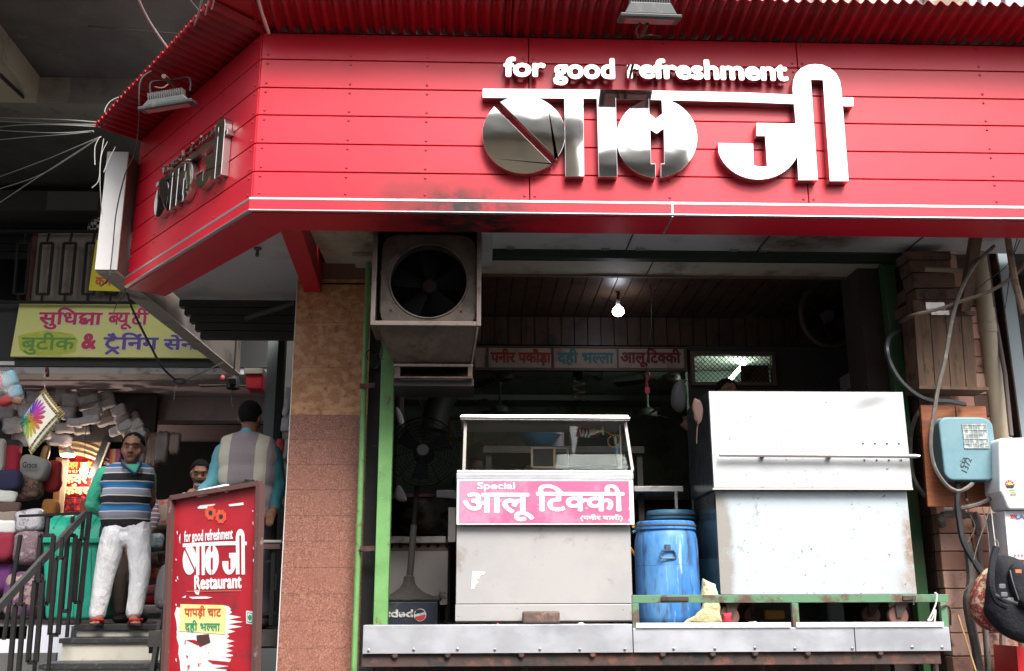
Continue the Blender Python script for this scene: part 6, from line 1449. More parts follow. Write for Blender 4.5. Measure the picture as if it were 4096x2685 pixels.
# pillar details: brackets and switch box
for py, ll2 in ((1545, 'upper'), (2197, 'lower')):
    h_ = thing('pipe_clamp', '%s of two rusty clamps holding the green pole to the post' % ll2, 'clamp', tuple(U(1470, py, Y=7.2)), group='clamps on the green pole')
    MB().bar(U(1440, py, Y=7.19), U(1500, py-4, Y=7.15), .008, .035).build('strap', RUST, h_); MB().lathe([(.012, 0), (.012, .015)], U(1448, py, Y=7.18), axis=(0, -1, 0), n=8).build('bolt_head', RUST, h_)
tag(pbox(MB(), 1478, 1415, 1512, 1475, 7.25, .06).build('wire_box', BLACKM, None, bevel=.004), 'small black junction box with loose wires beside the green post', 'junction box')
for k, (pts, lb) in enumerate((([(1510, 1310), (1530, 1400), (1515, 1460), (1500, 1475)], 'loose black wire curling from the hood to the junction box'), ([(1540, 1340), (1520, 1420), (1535, 1440)], 'loose brown wire beside the green post top'), ([(1478, 1400), (1465, 1415), (1472, 1440)], 'short wire tail left of the junction box'))):
    pc(pts, .004, lb, CDU if k == 1 else CBK, Y=7.0, name='wire', cat='wire')
tag(pbox(MB(), 1432, 1840, 1478, 1935, 7.34, .009).build('patched_plate', M('patch_brown', (.25, .17, .14), rough=.8), None), 'brown patched plate on the pillar right of the green pole', 'plate')
# ================================================================ PEOPLE
def chain(mb, pts, rs, n=14, sy=1.0):
    """rounded tapering limb; sy flattens it front to back"""
    P = [Vector(p) for p in pts]
    for i in range(len(P)-1):
        a, b = P[i], P[i+1]; q = MB()
        q.tube([a, b], [rs[i], rs[i+1]], n)
        for v in q.v:
            t_ = max(0, min(1, (v-a).dot(b-a)/max((b-a).length_squared, 1e-9))); cy = a.lerp(b, t_).y
            v.y = cy+(v.y-cy)*sy
        mb.add(q.v, q.f)
    for p, r_ in zip(P, rs): mb.ell(p, r_, r_*sy, r_, n, 8)
    return mb
def fuse(mb, name, mat, parent, voxel=.012, smooth=4, wr=0.0, wf=9, wst=(1, 1, 1)):
    """joins the raw shapes into one continuous surface"""
    me = bpy.data.meshes.new('raw'); me.from_pydata(mb.v, [], mb.f)
    bm = bmesh.new(); bm.from_mesh(me); bmesh.ops.recalc_face_normals(bm, faces=bm.faces); bm.to_mesh(me); bm.free()
    o = bpy.data.objects.new('raw', me); COL.objects.link(o)
    q = o.modifiers.new('r', 'REMESH'); q.mode = 'VOXEL'; q.voxel_size = voxel
    q = o.modifiers.new('s', 'SMOOTH'); q.iterations = smooth; q.factor = .6
    dg = bpy.context.evaluated_depsgraph_get(); dg.update(); ev = o.evaluated_get(dg); m2 = ev.to_mesh()
    vs = [v.co.copy() for v in m2.vertices]; ns = [v.normal.copy() for v in m2.vertices]; fs = [list(p.vertices) for p in m2.polygons]
    ev.to_mesh_clear(); bpy.data.objects.remove(o)
    if wr:
        for v, nn in zip(vs, ns):
            u = Vector((v.x*wst[0], v.y*wst[1], v.z*wst[2]))*wf
            v += nn*wr*(mnoise.noise(u)+.5*mnoise.noise(u*2.3))
    r = MB(); r.add(vs, fs)
    return r.build(name, mat, parent, smooth='all')
SKIN = M('brown_skin', (.27, .135, .085), rough=.5, var=((.22, .10, .065), 14, .4, .65), spec=.4)
HAIR = M('black_hair', (.008, .007, .007), rough=.8, bump=(120, .6, .004), spec=.15)
def zramp(name, stops, axis=2, rough=.85, bump=(160, .25, .002)):
    """cloth whose colour changes in bands along a world axis; stops = [(coordinate, colour)] ascending"""
    m = bpy.data.materials.new(name); m.use_nodes = True; h = NT(m)
    sp_ = h.n('ShaderNodeSeparateXYZ'); g = h.n('ShaderNodeTexCoord')
    h.l(coords(h), sp_.inputs[0]); lo, hi = stops[0][0], stops[-1][0]+.02
    mr = h.n('ShaderNodeMapRange'); mr.inputs[1].default_value = lo; mr.inputs[2].default_value = hi
    src = sp_.outputs[axis]
    w_ = h.n('ShaderNodeMath', operation='MULTIPLY_ADD'); h.l(noisef(h, 3.0, 2), w_.inputs[0]); w_.inputs[1].default_value = .03; w_.inputs[2].default_value = -.015
    ad = h.n('ShaderNodeMath', operation='ADD'); h.l(src, ad.inputs[0]); h.l(w_.outputs[0], ad.inputs[1])
    h.l(ad.outputs[0], mr.inputs[0])
    cr = h.n('ShaderNodeValToRGB'); cr.color_ramp.interpolation = 'CONSTANT'; e = cr.color_ramp.elements
    e[0].position = 0; e[0].color = (*stops[0][1], 1); e.remove(e[1])
    for p, c in stops[1:]:
        q = e.new((p-lo)/(hi-lo)); q.color = (*c, 1)
    h.l(mr.outputs[0], cr.inputs[0]); h.l(cr.outputs[0], h.b.inputs['Base Color']); h.b.inputs['Roughness'].default_value = rough
    bn = h.n('ShaderNodeBump'); bn.inputs['Strength'].default_value = bump[1]; bn.inputs['Distance'].default_value = bump[2]
    h.l(noisef(h, bump[0], 3, .6, (1, 1, .4)), bn.inputs['Height']); h.l(bn.outputs[0], h.b.inputs['Normal'])
    return m
def head(parent, c, s=1.0, turn=0.0, tilt=0.0, face=True, receding=False, grey=False, skin=SKIN, raw=None, beard=False, shaven=False):
    """adds head shapes to raw (skin) and returns the child meshes; faces -Y when turn = 0"""
    c = Vector(c); Rm = Matrix.Rotation(turn, 3, 'Z') @ Matrix.Rotation(tilt, 3, 'X')
    def T(x, y, z): return c+Rm @ (Vector((x, y, z))*s)
    def E(mb, x, y, z, rx, ry, rz, n=14, m=10): mb.ell(T(x, y, z), rx*s, ry*s, rz*s, n, m, Rm); return mb
    E(raw, 0, .005, .035, .077, .092, .088, 18, 12); E(raw, 0, -.018, -.035, .064, .068, .078, 16, 10); E(raw, 0, -.055, -.088, .032, .026, .024)
    E(raw, .045, -.045, -.03, .028, .028, .03); E(raw, -.045, -.045, -.03, .028, .028, .03)
    raw.add([T(-.010, -.082, .012), T(.010, -.082, .012), T(.019, -.084, -.034), T(-.019, -.084, -.034), T(0, -.092, .008), T(0, -.115, -.030)], [(0, 1, 2, 3), (0, 4, 1), (0, 3, 5, 4), (1, 4, 5, 2), (3, 2, 5)])
    E(raw, 0, -.098, -.030, .013, .014, .011); E(raw, .014, -.088, -.033, .009, .01, .008); E(raw, -.014, -.088, -.033, .009, .01, .008)
    E(raw, 0, -.082, .030, .058, .016, .012)      # brow ridge
    for sx in (-1, 1): E(raw, sx*.078, .012, -.005, .010, .020, .032)
    out = []
    def finish():
        if face:
            ew = M('eye_white', (.30, .27, .24), rough=.3); ed = M('eye_dark', (.015, .01, .008), rough=.15); lipm = M('lip', (.17, .06, .05), rough=.5)
            for sx in (-1, 1):
                E(MB(), sx*.031, -.0835, .008, .0125, .0085, .0048).build('eye', ew, parent, smooth=True)
                E(MB(), sx*.031, -.0905, .008, .0050, .003, .0044).build('iris', ed, parent, smooth=True)
                MB().tube([T(sx*.012, -.098, .026), T(sx*.03, -.098, .034), T(sx*.05, -.088, .030)], [.0022*s, .0030*s, .0016*s], 6).build('eyebrow', HAIR, parent, smooth=True)
                if beard: MB().tube([T(sx*.018, -.0905, .0145), T(sx*.032, -.0925, .0165), T(sx*.046, -.0855, .012)], (.0010)*s, 5).build('eyelid', HAIR, parent, smooth=True)
            MB().tube([T(-.026, -.080, -.062), T(-.010, -.090, -.058), T(0, -.092, -.060), T(.010, -.090, -.058), T(.026, -.080, -.062)], [.002*s, .0048*s, .005*s, .0048*s, .002*s], 6).build('mouth', lipm, parent, smooth=True)
            if beard:
                q = MB(); E(q, 0, -.050, -.095, .045, .038, .03); q.build('beard', M('grey_beard', (.35, .34, .33), rough=.9, bump=(90, .6, .004)), parent, smooth=True)
            mo = M('moustache', (.05, .035, .03) if not beard else (.04, .035, .035), rough=.8)
            if not shaven: MB().tube([T(-.03, -.082, -.053), T(-.012, -.0945, -.046), T(0, -.096, -.047), T(.012, -.0945, -.046), T(.03, -.082, -.053)], [.002*s, .0045*s, .0045*s, .0045*s, .002*s] if not beard else [.005*s, .009*s, .008*s, .009*s, .005*s], 6).build('moustache', mo, parent, smooth=True)
        # hair shell: part of an ellipsoid kept above a hairline
        hm = HAIR if not grey else M('grey_hair', (.06, .058, .055), rough=.8, bump=(120, .6, .004))
        n, m = 28, 18; vs = []; keep = {}; fs = []
        for i in range(m+1):
            th = math.pi*i/m
            for k in range(n):
                a = 2*math.pi*k/n; x, y, z = math.sin(th)*math.cos(a), math.sin(th)*math.sin(a), math.cos(th)
                bump_ = 1+.02*mnoise.noise(Vector((x, y, z))*5)
                vs.append(T(x*.0815*bump_, .006+y*.0965*bump_, .036+z*.0925*bump_)); front = -y
                lim = (.42+(.32 if receding else 0)*(1-abs(x)*1.1)+.04*mnoise.noise(Vector((x*9, y*9, 0)))) if front > .35 else (-.15 if front > -.1 else -.78)
                if front > .35 and abs(x) > .62: lim = .05
                keep[(i, k)] = z > lim
        for i in range(m):
            for k in range(n):
                k2 = (k+1) % n
                if sum(keep[q] for q in ((i, k), (i+1, k), (i+1, k2), (i, k2))) >= 3: fs.append((i*n+k, (i+1)*n+k, (i+1)*n+k2, i*n+k2))
        mb = MB(); mb.add(vs, fs); mb.build('hair', hm, parent, smooth='all', solid=.006*s)
    return finish
def fingers(raw, wrist, palm_dir, curl, s=1.0):
    """palm, four unequal bent fingers and a thumb leaving the side of the palm"""
    w_ = Vector(wrist); d = Vector(palm_dir).normalized(); cu = Vector(curl).normalized(); sd2 = d.cross(cu).normalized()
    raw_p = [w_, w_+d*.045*s, w_+d*.085*s]
    chain(raw, raw_p, [.024*s, .036*s, .034*s], sy=.8)
    for k, (o_, L) in enumerate(((-.030, .066), (-.010, .076), (.011, .072), (.030, .056))):
        b0_ = w_+d*.085*s+sd2*o_*s; b1_2 = b0_+(d*.8+cu*.5).normalized()*L*.5*s; b2_ = b1_2+(d*.25+cu).normalized()*L*.35*s; b3 = b2_+(cu-d*.3).normalized()*L*.25*s
        chain(raw, [b0_, b1_2, b2_, b3], [.0098*s, .009*s, .0082*s, .0072*s], n=8)
    t0 = w_+d*.025*s-sd2*.03*s; chain(raw, [t0, t0+(d*.5-sd2*.6+cu*.3).normalized()*.035*s, t0+(d*.8-sd2*.6+cu*.7).normalized()*.062*s], [.013*s, .011*s, .009*s], n=8)

# ---- man in the striped vest
YA = 9.3
def A(px, py, dy=0.): return U(px, py, Y=YA+dy)
man = thing('person', 'man in blue, grey and black striped sweater and white trousers standing atop the steps', 'person', (A(465, 2490).x, YA, 1.41))
raw = MB()
fin = head(man, A(532, 1797), 1.20, turn=.12, receding=True, raw=raw, shaven=True)
chain(raw, [A(532, 1815, .02), A(520, 1870, .02)], [.062, .072]); chain(raw, [A(430, 1905, .03), A(510, 1900, .02), A(590, 1905, .03)], [.05, .09, .05]); chain(raw, [A(510, 1900, .03), A(505, 2050, .03)], [.10, .09])
chain(raw, [A(408, 1910, .02), A(380, 2015, .06)], [.048, .04]); chain(raw, [A(380, 2015, .06), A(448, 2075, .22), A(500, 2070, .26)], [.042, .036, .028])
chain(raw, [A(602, 1920, .04), A(606, 2010, .12)], [.046, .04]); chain(raw, [A(606, 2010, .12), A(570, 2075, .24), A(535, 2075, .27)], [.04, .034, .027])
fingers(raw, A(500, 2070, .26), (1, 0, 0), (0, .2, -1)); fingers(raw, A(535, 2075, .27), (-1, 0, 0), (0, .2, -1))
for (k_, a_, t_) in ((A(425, 2290, .0), A(400, 2458, -.02), A(385, 2478, -.14)), (A(555, 2290, .02), A(532, 2455, .0), A(548, 2478, -.13))):
    chain(raw, [A(490, 2090, .05), k_, a_], [.07, .05, .036]); chain(raw, [a_, Vector((a_.x+(t_.x-a_.x)*.3, a_.y-.04, 1.452)), Vector((t_.x, t_.y, 1.445))], [.036, .040, .030], sy=1.0)
    for q in range(5): chain(raw, [Vector((t_.x-.028+q*.014, t_.y-.0, 1.442)), Vector((t_.x-.034+q*.017, t_.y-.045+abs(q-1)*.006, 1.436))], [.010, .009 if q else .012], n=8)
fuse(raw, 'body', SKIN, man, .0095, 3); fin()
WTR = M('white_trousers', (.84, .84, .87), rough=.85, bump=(11, .9, .035, (1.6, 1, .8)), dirt=((.72, .72, .75), 4, .6, .75))
tr = MB()
chain(tr, [A(462, 2105, .03), A(555, 2105, .03)], [.105, .105], sy=1.0); chain(tr, [A(485, 2150, .03), A(530, 2150, .03)], [.10, .10]); chain(tr, [A(462, 2130, .03), A(420, 2290, .0), A(398, 2400, -.01), A(390, 2452, -.01)], [.118, .093, .078, .074])
chain(tr, [A(553, 2130, .03), A(560, 2290, .02), A(546, 2400, .02), A(537, 2448, .02)], [.112, .090, .076, .072])
fuse(tr, 'trousers', WTR, man, .0095, 3, wr=.0065, wf=8, wst=(2.2, 1, .8))
W_, BK_, BL2, GY = (.62, .60, .55), (.012, .011, .016), (.025, .15, .36), (.25, .26, .33)
def zz(y): return U(500, y, Y=YA-.08).z
bands = [(2077, BK_), (2072, W_), (2048, GY), (2045, W_), (2016, BL2), (2013, W_), (1985, BK_), (1981, W_), (1956, GY), (1952, W_), (1927, BL2), (1924, W_), (1893, BK_), (1889, W_), (1871, GY), (1868, W_), (1853, BL2), (1849, W_), (1835, BK_)]
st_ = [(zz(2100), BK_)]
ys_ = [2077, 2048+24, 2048, 2045, 2016, 2013, 1985, 1981, 1956, 1952, 1927, 1924, 1893, 1889, 1871, 1868, 1850, 1846]
cs_ = [W_, GY, W_, BL2, W_, BK_, W_, GY, W_, BL2, W_, BK_, W_, GY, W_, BL2, W_, BK_]
ys_ = [2078, 2073, 2048, 2044, 2016, 2012, 1985, 1981, 1956, 1952, 1927, 1923, 1893, 1889, 1871, 1867, 1851, 1847]
st_ += [(zz(y), c) for y, c in zip(ys_, cs_)]
VEST = zramp('striped_knit', st_)
vs_ = MB()
chain(vs_, [A(430, 1888, .04), A(520, 1872, .04), A(592, 1890, .04)], [.062, .085, .062]); chain(vs_, [A(462, 1925, .02), A(560, 1925, .02)], [.135, .13], sy=.95)
chain(vs_, [A(470, 1990, .0), A(545, 1990, .0)], [.145, .135]); chain(vs_, [A(458, 2050, .02), A(548, 2050, .02)], [.135, .13]); chain(vs_, [A(458, 2082, .03), A(550, 2082, .03)], [.118, .115])
fuse(vs_, 'sleeveless_sweater', VEST, man, .011, 5, wr=.006, wf=6)
GS_ = M('green_shirt', (.05, .42, .27), rough=.8, bump=(10, .5, .02), var=((.04, .34, .22), 5, .4, .65))
sl_ = MB(); chain(sl_, [A(418, 1900, .03), A(388, 1960, .04), A(370, 2018, .06)], [.080, .076, .066]); chain(sl_, [A(370, 2018, .06), A(415, 2052, .14)], [.066, .055])
fuse(sl_, 'sleeve', GS_, man, .011, 3, wr=.008, wf=14)
sl_ = MB(); chain(sl_, [A(598, 1905, .06), A(604, 1965, .10), A(600, 2000, .13)], [.058, .052, .046]); fuse(sl_, 'sleeve', GS_, man, .011, 3, wr=.006, wf=14)
fr_y = -.155
mb = MB(); mb.prism([A(500, 1858, fr_y+.01), A(561, 1856, fr_y+.02), A(541, 1889, fr_y-.012)], (0, .05, 0)); mb.build('shirt_front', GS_, man)
cable([A(488, 1840, -.04), A(496, 1858, -.135), A(516, 1876, -.158), A(540, 1892, -.168), A(552, 1874, -.158), A(560, 1855, -.12), A(560, 1842, -.04)], .0065, 'neck_band', M('neck_band', (.03, .09, .2), rough=.8), man)
cable([A(484, 1842, -.035), A(490, 1860, -.13), A(514, 1881, -.155), A(541, 1898, -.165), A(556, 1878, -.155), A(565, 1857, -.115), A(565, 1844, -.035)], .005, 'neck_band_edge', M('navy_edge', (.012, .012, .03), rough=.8), man)
RSL = M('sandal_red', (.50, .02, .02), rough=.5); SOL = M('sandal_sole', (.02, .018, .018), rough=.7)
for (a_, t_) in ((A(400, 2458, -.02), A(385, 2478, -.14)), (A(532, 2455, .0), A(548, 2478, -.13))):
    d = Vector((t_.x-a_.x, t_.y-a_.y, 0)).normalized(); n_ = Vector((-d.y, d.x, 0)); c_ = Vector((t_.x, t_.y, 1.412)); L = .27
    o_ = [c_+d*.075+n_*.02, c_+d*.065-n_*.03, c_-n_*.05, c_-d*.1-n_*.035, c_-d*.19-n_*.035, c_-d*.2, c_-d*.19+n_*.035, c_-d*.1+n_*.035, c_+n_*.05]
    q = MB(); q.prism(o_, (0, 0, .02)); s_o = q.build('sandal', SOL, man, bevel=.004)
    tp = c_+d*.03+Vector((0, 0, .05))
    for sg in (-1, 1): MB().tube([tp, c_-d*.02+n_*sg*.045+Vector((0, 0, .05)), c_-d*.07+n_*sg*.048+Vector((0, 0, .025))], [.012, .014, .012], 8).build('strap', RSL, s_o, smooth=True)

# ---- man seen from behind
YB2 = 8.05
def B(px, py, dy=0.): return U(px, py, Y=YB2+dy)
m2 = thing('person', 'man seen from behind in a grey knitted vest with cream cable bands', 'person', (B(1000, 2400).x, YB2, 1.41))
raw = MB(); fin = head(m2, B(1000, 1672), 1.08, turn=math.pi*.96, raw=raw, face=False)
chain(raw, [B(1000, 1700), B(990, 1760)], [.06, .065]); chain(raw, [B(905, 1800), B(990, 1800), B(1080, 1800)], [.05, .06, .05]); chain(raw, [B(990, 1810), B(990, 2040)], [.08, .1])
chain(raw, [B(888, 1820), B(850, 1930, -.02), B(800, 1975, -.2)], [.045, .038, .028]); fingers(raw, B(800, 1975, -.2), (-.5, -.8, 0), (0, 0, -1))
chain(raw, [B(1095, 1820), B(1115, 1940, .0), B(1095, 2040, -.15)], [.045, .038, .028]); fingers(raw, B(1095, 2040, -.15), (-.1, -.7, -.6), (0, .3, -1))
for x in (955, 1040): chain(raw, [B(x, 2070), B(x+10, 2260), B(x+12, 2440)], [.08, .055, .04])
fuse(raw, 'body', SKIN, m2, .011, 3); fin()
x1_, x2_ = B(905, 1850).x, B(1052, 1850).x; bw_ = .085
KG, KC = (.36, .31, .32), (.66, .62, .50)
KN = zramp('grey_knit_bands', [(x1_-.5, KG), (x1_-bw_/2, KC), (x1_+bw_/2, KG), (x2_-bw_/2, KC), (x2_+bw_/2, KG), (x2_+.5, KG)], axis=0, bump=(70, .9, .006))
v2 = MB(); chain(v2, [B(960, 1768, .0), B(990, 1760, .0), B(1020, 1768, .0)], [.075, .085, .075]); chain(v2, [B(915, 1775, .01), B(990, 1755, .01), B(1068, 1780, .01)], [.07, .075, .07]); chain(v2, [B(940, 1830), B(1045, 1830)], [.155, .155], sy=.8); chain(v2, [B(945, 1900), B(1040, 1900)], [.15, .15], sy=.85); chain(v2, [B(950, 2000), B(1045, 2000)], [.14, .14], sy=.9); chain(v2, [B(955, 2060), B(1040, 2060)], [.125, .125])
fuse(v2, 'knitted_vest', KN, m2, .011, 5, wr=.005, wf=6)
SB = M('sky_blue_shirt', (.14, .42, .50), rough=.8, bump=(9, .5, .02))
s_ = MB(); chain(s_, [B(890, 1812), B(868, 1880, -.0), B(852, 1930, -.02)], [.072, .064, .056]); chain(s_, [B(852, 1930, -.02), B(812, 1965, -.16)], [.056, .045]); fuse(s_, 'sleeve', SB, m2, .011, 3, wr=.008, wf=13)
s_ = MB(); chain(s_, [B(1092, 1815), B(1108, 1880), B(1116, 1945)], [.07, .062, .055]); chain(s_, [B(1116, 1945), B(1100, 2030, -.12)], [.055, .045]); fuse(s_, 'sleeve', M('blue_shirt_shaded', (.03, .17, .19), rough=.8), m2, .011, 3, wr=.008, wf=13)  # same blue shirt; the shade on this arm is put into its colour
s_ = MB(); chain(s_, [B(960, 1748, .0), B(990, 1728, -.02), B(1022, 1748, .0)], [.035, .05, .035]); fuse(s_, 'collar', SB, m2, .01, 2)
s_ = MB(); chain(s_, [B(955, 2070), B(1040, 2070)], [.12, .12])
for x in (955, 1045): chain(s_, [B(x, 2090), B(x+12, 2260), B(x+14, 2440)], [.11, .085, .07])
fuse(s_, 'trousers', M('charcoal_trousers', (.035, .038, .045), rough=.8), m2, .012, 3, wr=.008, wf=8)
for x in (969, 1059): MB().ell(Vector((B(x, 2460).x, YB2-.05, 1.45)), .05, .13, .04).build('shoe', SOL, m2, smooth=True)

# ---- seated bearded man
YC = 10.4
def Cc(px, py, dy=0.): return U(px, py, Y=YC+dy)
m3 = thing('person', 'greying bearded man in a dark jacket looking down behind the red sandwich board', 'person', (Cc(800, 2300).x, YC, 1.41))
raw = MB(); fin = head(m3, Cc(800, 1895), 1.12, turn=.25, tilt=.22, beard=True, raw=raw)
chain(raw, [Cc(800, 1920, .03), Cc(800, 1985, .05)], [.06, .07]); chain(raw, [Cc(800, 2000, .05), Cc(800, 2200, .05)], [.12, .13])
chain(raw, [Cc(735, 2000, .05), Cc(725, 2110, -.05), Cc(770, 2160, -.25)], [.05, .042, .03]); fingers(raw, Cc(770, 2160, -.25), (.6, -.6, -.2), (0, 0, -1))
chain(raw, [Cc(865, 2000, .05), Cc(875, 2110, -.05), Cc(830, 2160, -.25)], [.05, .042, .03]); fingers(raw, Cc(830, 2160, -.25), (-.6, -.6, -.2), (0, 0, -1))
fuse(raw, 'body', SKIN, m3, .012, 3); fin()
s_ = MB(); chain(s_, [Cc(725, 2010, .05), Cc(800, 1985, .06), Cc(875, 2010, .05)], [.07, .09, .07]); chain(s_, [Cc(770, 2080, .05), Cc(830, 2080, .05)], [.15, .15]); chain(s_, [Cc(775, 2200, .05), Cc(825, 2200, .05)], [.15, .15])
chain(s_, [Cc(722, 2015, .05), Cc(712, 2110, -.03), Cc(755, 2150, -.2)], [.065, .058, .045]); chain(s_, [Cc(878, 2015, .05), Cc(888, 2110, -.03), Cc(845, 2150, -.2)], [.065, .058, .045])
fuse(s_, 'jacket', M('dark_jacket', (.015, .013, .016), rough=.8), m3, .013, 4)
mb = MB(); mb.prism([Cc(782, 1958, -.05), Cc(818, 1958, -.05), Cc(812, 2080, -.16), Cc(790, 2080, -.16)], (0, .06, 0)); mb.build('shirt_front', M('pale_blue_shirt', (.38, .46, .55), rough=.8), m3)
s_ = MB(); chain(s_, [Cc(760, 2230, .0), Cc(750, 2270, -.4), Cc(750, 2440, -.42)], [.09, .07, .05]); chain(s_, [Cc(840, 2230, .0), Cc(850, 2270, -.4), Cc(850, 2440, -.42)], [.09, .07, .05]); fuse(s_, 'trousers', M('charcoal_trousers', (.035, .038, .045)), m3, .014, 3)
tag(MB().box(Cc(740, 2200).x, Cc(860, 2200).x, YC-.12, YC+.3, 1.41, 1.86).build('low_stool', M('stool_dark', (.03, .025, .02), rough=.8), None, bevel=.01), 'dark block stool under the bearded seated man', 'stool')

# ---- person behind the man in the striped vest
YD = 10.15
def D(px, py, dy=0.): return U(px, py, Y=YD+dy)
m4 = thing('person', 'person in a plaid shirt mostly hidden behind the man in the striped sweater', 'person', (D(520, 2480).x, YD, 1.41))
PLD = bpy.data.materials.new('plaid_cloth'); PLD.use_nodes = True; hh = NT(PLD)
w1 = hh.n('ShaderNodeTexWave', wave_type='BANDS', bands_direction='X'); w1.inputs['Scale'].default_value = 7; hh.l(coords(hh), w1.inputs[0])
w2 = hh.n('ShaderNodeTexWave', wave_type='BANDS', bands_direction='Z'); w2.inputs['Scale'].default_value = 7; hh.l(coords(hh), w2.inputs[0])
cA = mixc(hh, ramp(hh, w1.outputs[1], .75, .9), (.10, .12, .18), (.34, .03, .04)); cB = mixc(hh, ramp(hh, w2.outputs[1], .75, .9), cA, (.45, .40, .40)); hh.l(cB, hh.b.inputs['Base Color']); hh.b.inputs['Roughness'].default_value = .85
raw = MB(); fin = head(m4, D(505, 1880, .1), 1.0, turn=math.pi*.9, tilt=.0, raw=raw, face=False)
chain(raw, [D(505, 1890, .1), D(510, 1950, .1)], [.055, .06]); chain(raw, [D(520, 1960, .1), D(520, 2150, .08)], [.11, .12])
chain(raw, [D(602, 1990, .05), D(618, 2070, -.05), D(600, 2130, -.2)], [.05, .04, .03]); fingers(raw, D(600, 2130, -.2), (-.3, -.6, -.5), (-.5, 0, -.5))
for x in (478, 545): chain(raw, [D(x, 2180, .05), D(x, 2330, .05), D(x, 2450, .05)], [.08, .055, .04])
fuse(raw, 'body', SKIN, m4, .012, 3); fin()
s_ = MB(); chain(s_, [D(450, 1980, .1), D(520, 1965, .1), D(590, 1980, .1)], [.06, .08, .06]); chain(s_, [D(490, 2060, .08), D(550, 2060, .08)], [.13, .13]); chain(s_, [D(490, 2140, .08), D(550, 2140, .08)], [.13, .13]); chain(s_, [D(598, 1985, .06), D(616, 2065, -.03), D(602, 2115, -.15)], [.065, .058, .048]); fuse(s_, 'plaid_shirt', PLD, m4, .012, 3, wr=.008, wf=12)
s_ = MB(); chain(s_, [D(490, 2180, .06), D(548, 2180, .06)], [.11, .11])
for x in (478, 548): chain(s_, [D(x, 2200, .05), D(x+3, 2320, .05), D(x+2, 2440, .05)], [.10, .075, .06])
fuse(s_, 'trousers', M('brown_trousers', (.11, .075, .06), rough=.8), m4, .012, 3, wr=.008, wf=8)
for x in (482, 552):
    MB().ell(Vector((D(x, 2460).x+.02, YD-.03, 1.455)), .075, .13, .045).build('shoe', M('shoe_black_red', (.03, .012, .012), rough=.6), m4, smooth=True)

# ---- person behind the cart
YE2 = 7.95
def Ee(px, py, dy=0.): return U(px, py, Y=YE2+dy)
m5 = thing('person', 'person hidden behind the white steel cart, only dark hair and one hand showing', 'person', (Ee(2900, 2300).x, YE2, FLOOR))
raw = MB(); fin = head(m5, Ee(2908, 1580), 1.05, turn=.3, raw=raw)
chain(raw, [Ee(2905, 1610, .02), Ee(2900, 1660, .03)], [.058, .065]); chain(raw, [Ee(2900, 1690, .03), Ee(2900, 1930, .03)], [.13, .13])
hb = U(2768, 1668, Y=yback+.03)
chain(raw, [Ee(2825, 1700, .02), Ee(2800, 1790, -.1), Vector((hb.x+.02, hb.y+.14, hb.z-.10))], [.05, .042, .03]); fingers(raw, (hb.x+.01, hb.y+.12, hb.z-.08), (-.25, -.6, .7), (-.3, -1, -.1), 1.05)
chain(raw, [Ee(2975, 1700, .02), Ee(2990, 1800, .0), Ee(2985, 1900, -.1)], [.05, .042, .03]); fingers(raw, Ee(2985, 1900, -.1), (0, -.4, -.8), (-.5, -.4, 0))
for x in (2860, 2950): chain(raw, [Ee(x, 1930, .03), Ee(x, 2150, .03), Vector((Ee(x, 2300).x, YE2+.03, FLOOR+.05))], [.09, .06, .045])
fuse(raw, 'body', SKIN, m5, .012, 3); fin()
s_ = MB(); chain(s_, [Ee(2830, 1690, .03), Ee(2900, 1670, .03), Ee(2970, 1690, .03)], [.07, .09, .07]); chain(s_, [Ee(2870, 1800, .03), Ee(2930, 1800, .03)], [.15, .15]); chain(s_, [Ee(2870, 1930, .03), Ee(2930, 1930, .03)], [.14, .14]); fuse(s_, 'shirt', M('dark_shirt', (.04, .035, .04), rough=.8), m5, .014, 3)
# ---- seated diner in the hall
YH = 9.6
def Hh(px, py, dy=0.): return U(px, py, Y=YH+dy)
m6 = thing('person', 'dark haired person in grey vest sitting in the hall beyond the glass case', 'person', (Hh(1905, 2200).x, YH, FLOOR))
raw = MB(); fin = head(m6, Hh(1908, 1828), 1.1, turn=math.pi, raw=raw, face=False)
chain(raw, [Hh(1908, 1850), Hh(1905, 1890)], [.06, .07]); chain(raw, [Hh(1905, 1930), Hh(1905, 2080)], [.13, .13])
chain(raw, [Hh(1840, 1930), Hh(1830, 2010), Hh(1850, 2060, .2)], [.05, .042, .03]); fingers(raw, Hh(1850, 2060, .2), (.3, .8, 0), (0, 0, -1)); chain(raw, [Hh(1970, 1930), Hh(1980, 2010), Hh(1960, 2060, .2)], [.05, .042, .03]); fingers(raw, Hh(1960, 2060, .2), (-.3, .8, 0), (0, 0, -1))
chain(raw, [Hh(1880, 2100), Hh(1870, 2110, .4), Vector((Hh(1870, 2110).x, YH+.4, FLOOR+.06))], [.08, .06, .045]); chain(raw, [Hh(1930, 2100), Hh(1940, 2110, .4), Vector((Hh(1940, 2110).x, YH+.4, FLOOR+.06))], [.08, .06, .045])
fuse(raw, 'body', SKIN, m6, .013, 3); fin()
s_ = MB(); chain(s_, [Hh(1850, 1920), Hh(1905, 1890), Hh(1960, 1920)], [.06, .08, .06]); chain(s_, [Hh(1875, 1980), Hh(1935, 1980)], [.15, .15]); chain(s_, [Hh(1880, 2080), Hh(1930, 2080)], [.14, .14]); fuse(s_, 'vest', M('grey_vest', (.10, .09, .09), rough=.8), m6, .014, 3)
s_ = MB(); chain(s_, [Hh(1838, 1925), Hh(1828, 2005), Hh(1845, 2050, .15)], [.065, .055, .045]); fuse(s_, 'sleeve', M('green_sleeve', (.02, .14, .09), rough=.8), m6, .013, 3)
s_ = MB(); chain(s_, [Hh(1972, 1925), Hh(1982, 2005), Hh(1965, 2050, .15)], [.065, .055, .045]); fuse(s_, 'sleeve', M('green_sleeve', (.02, .14, .09)), m6, .013, 3)
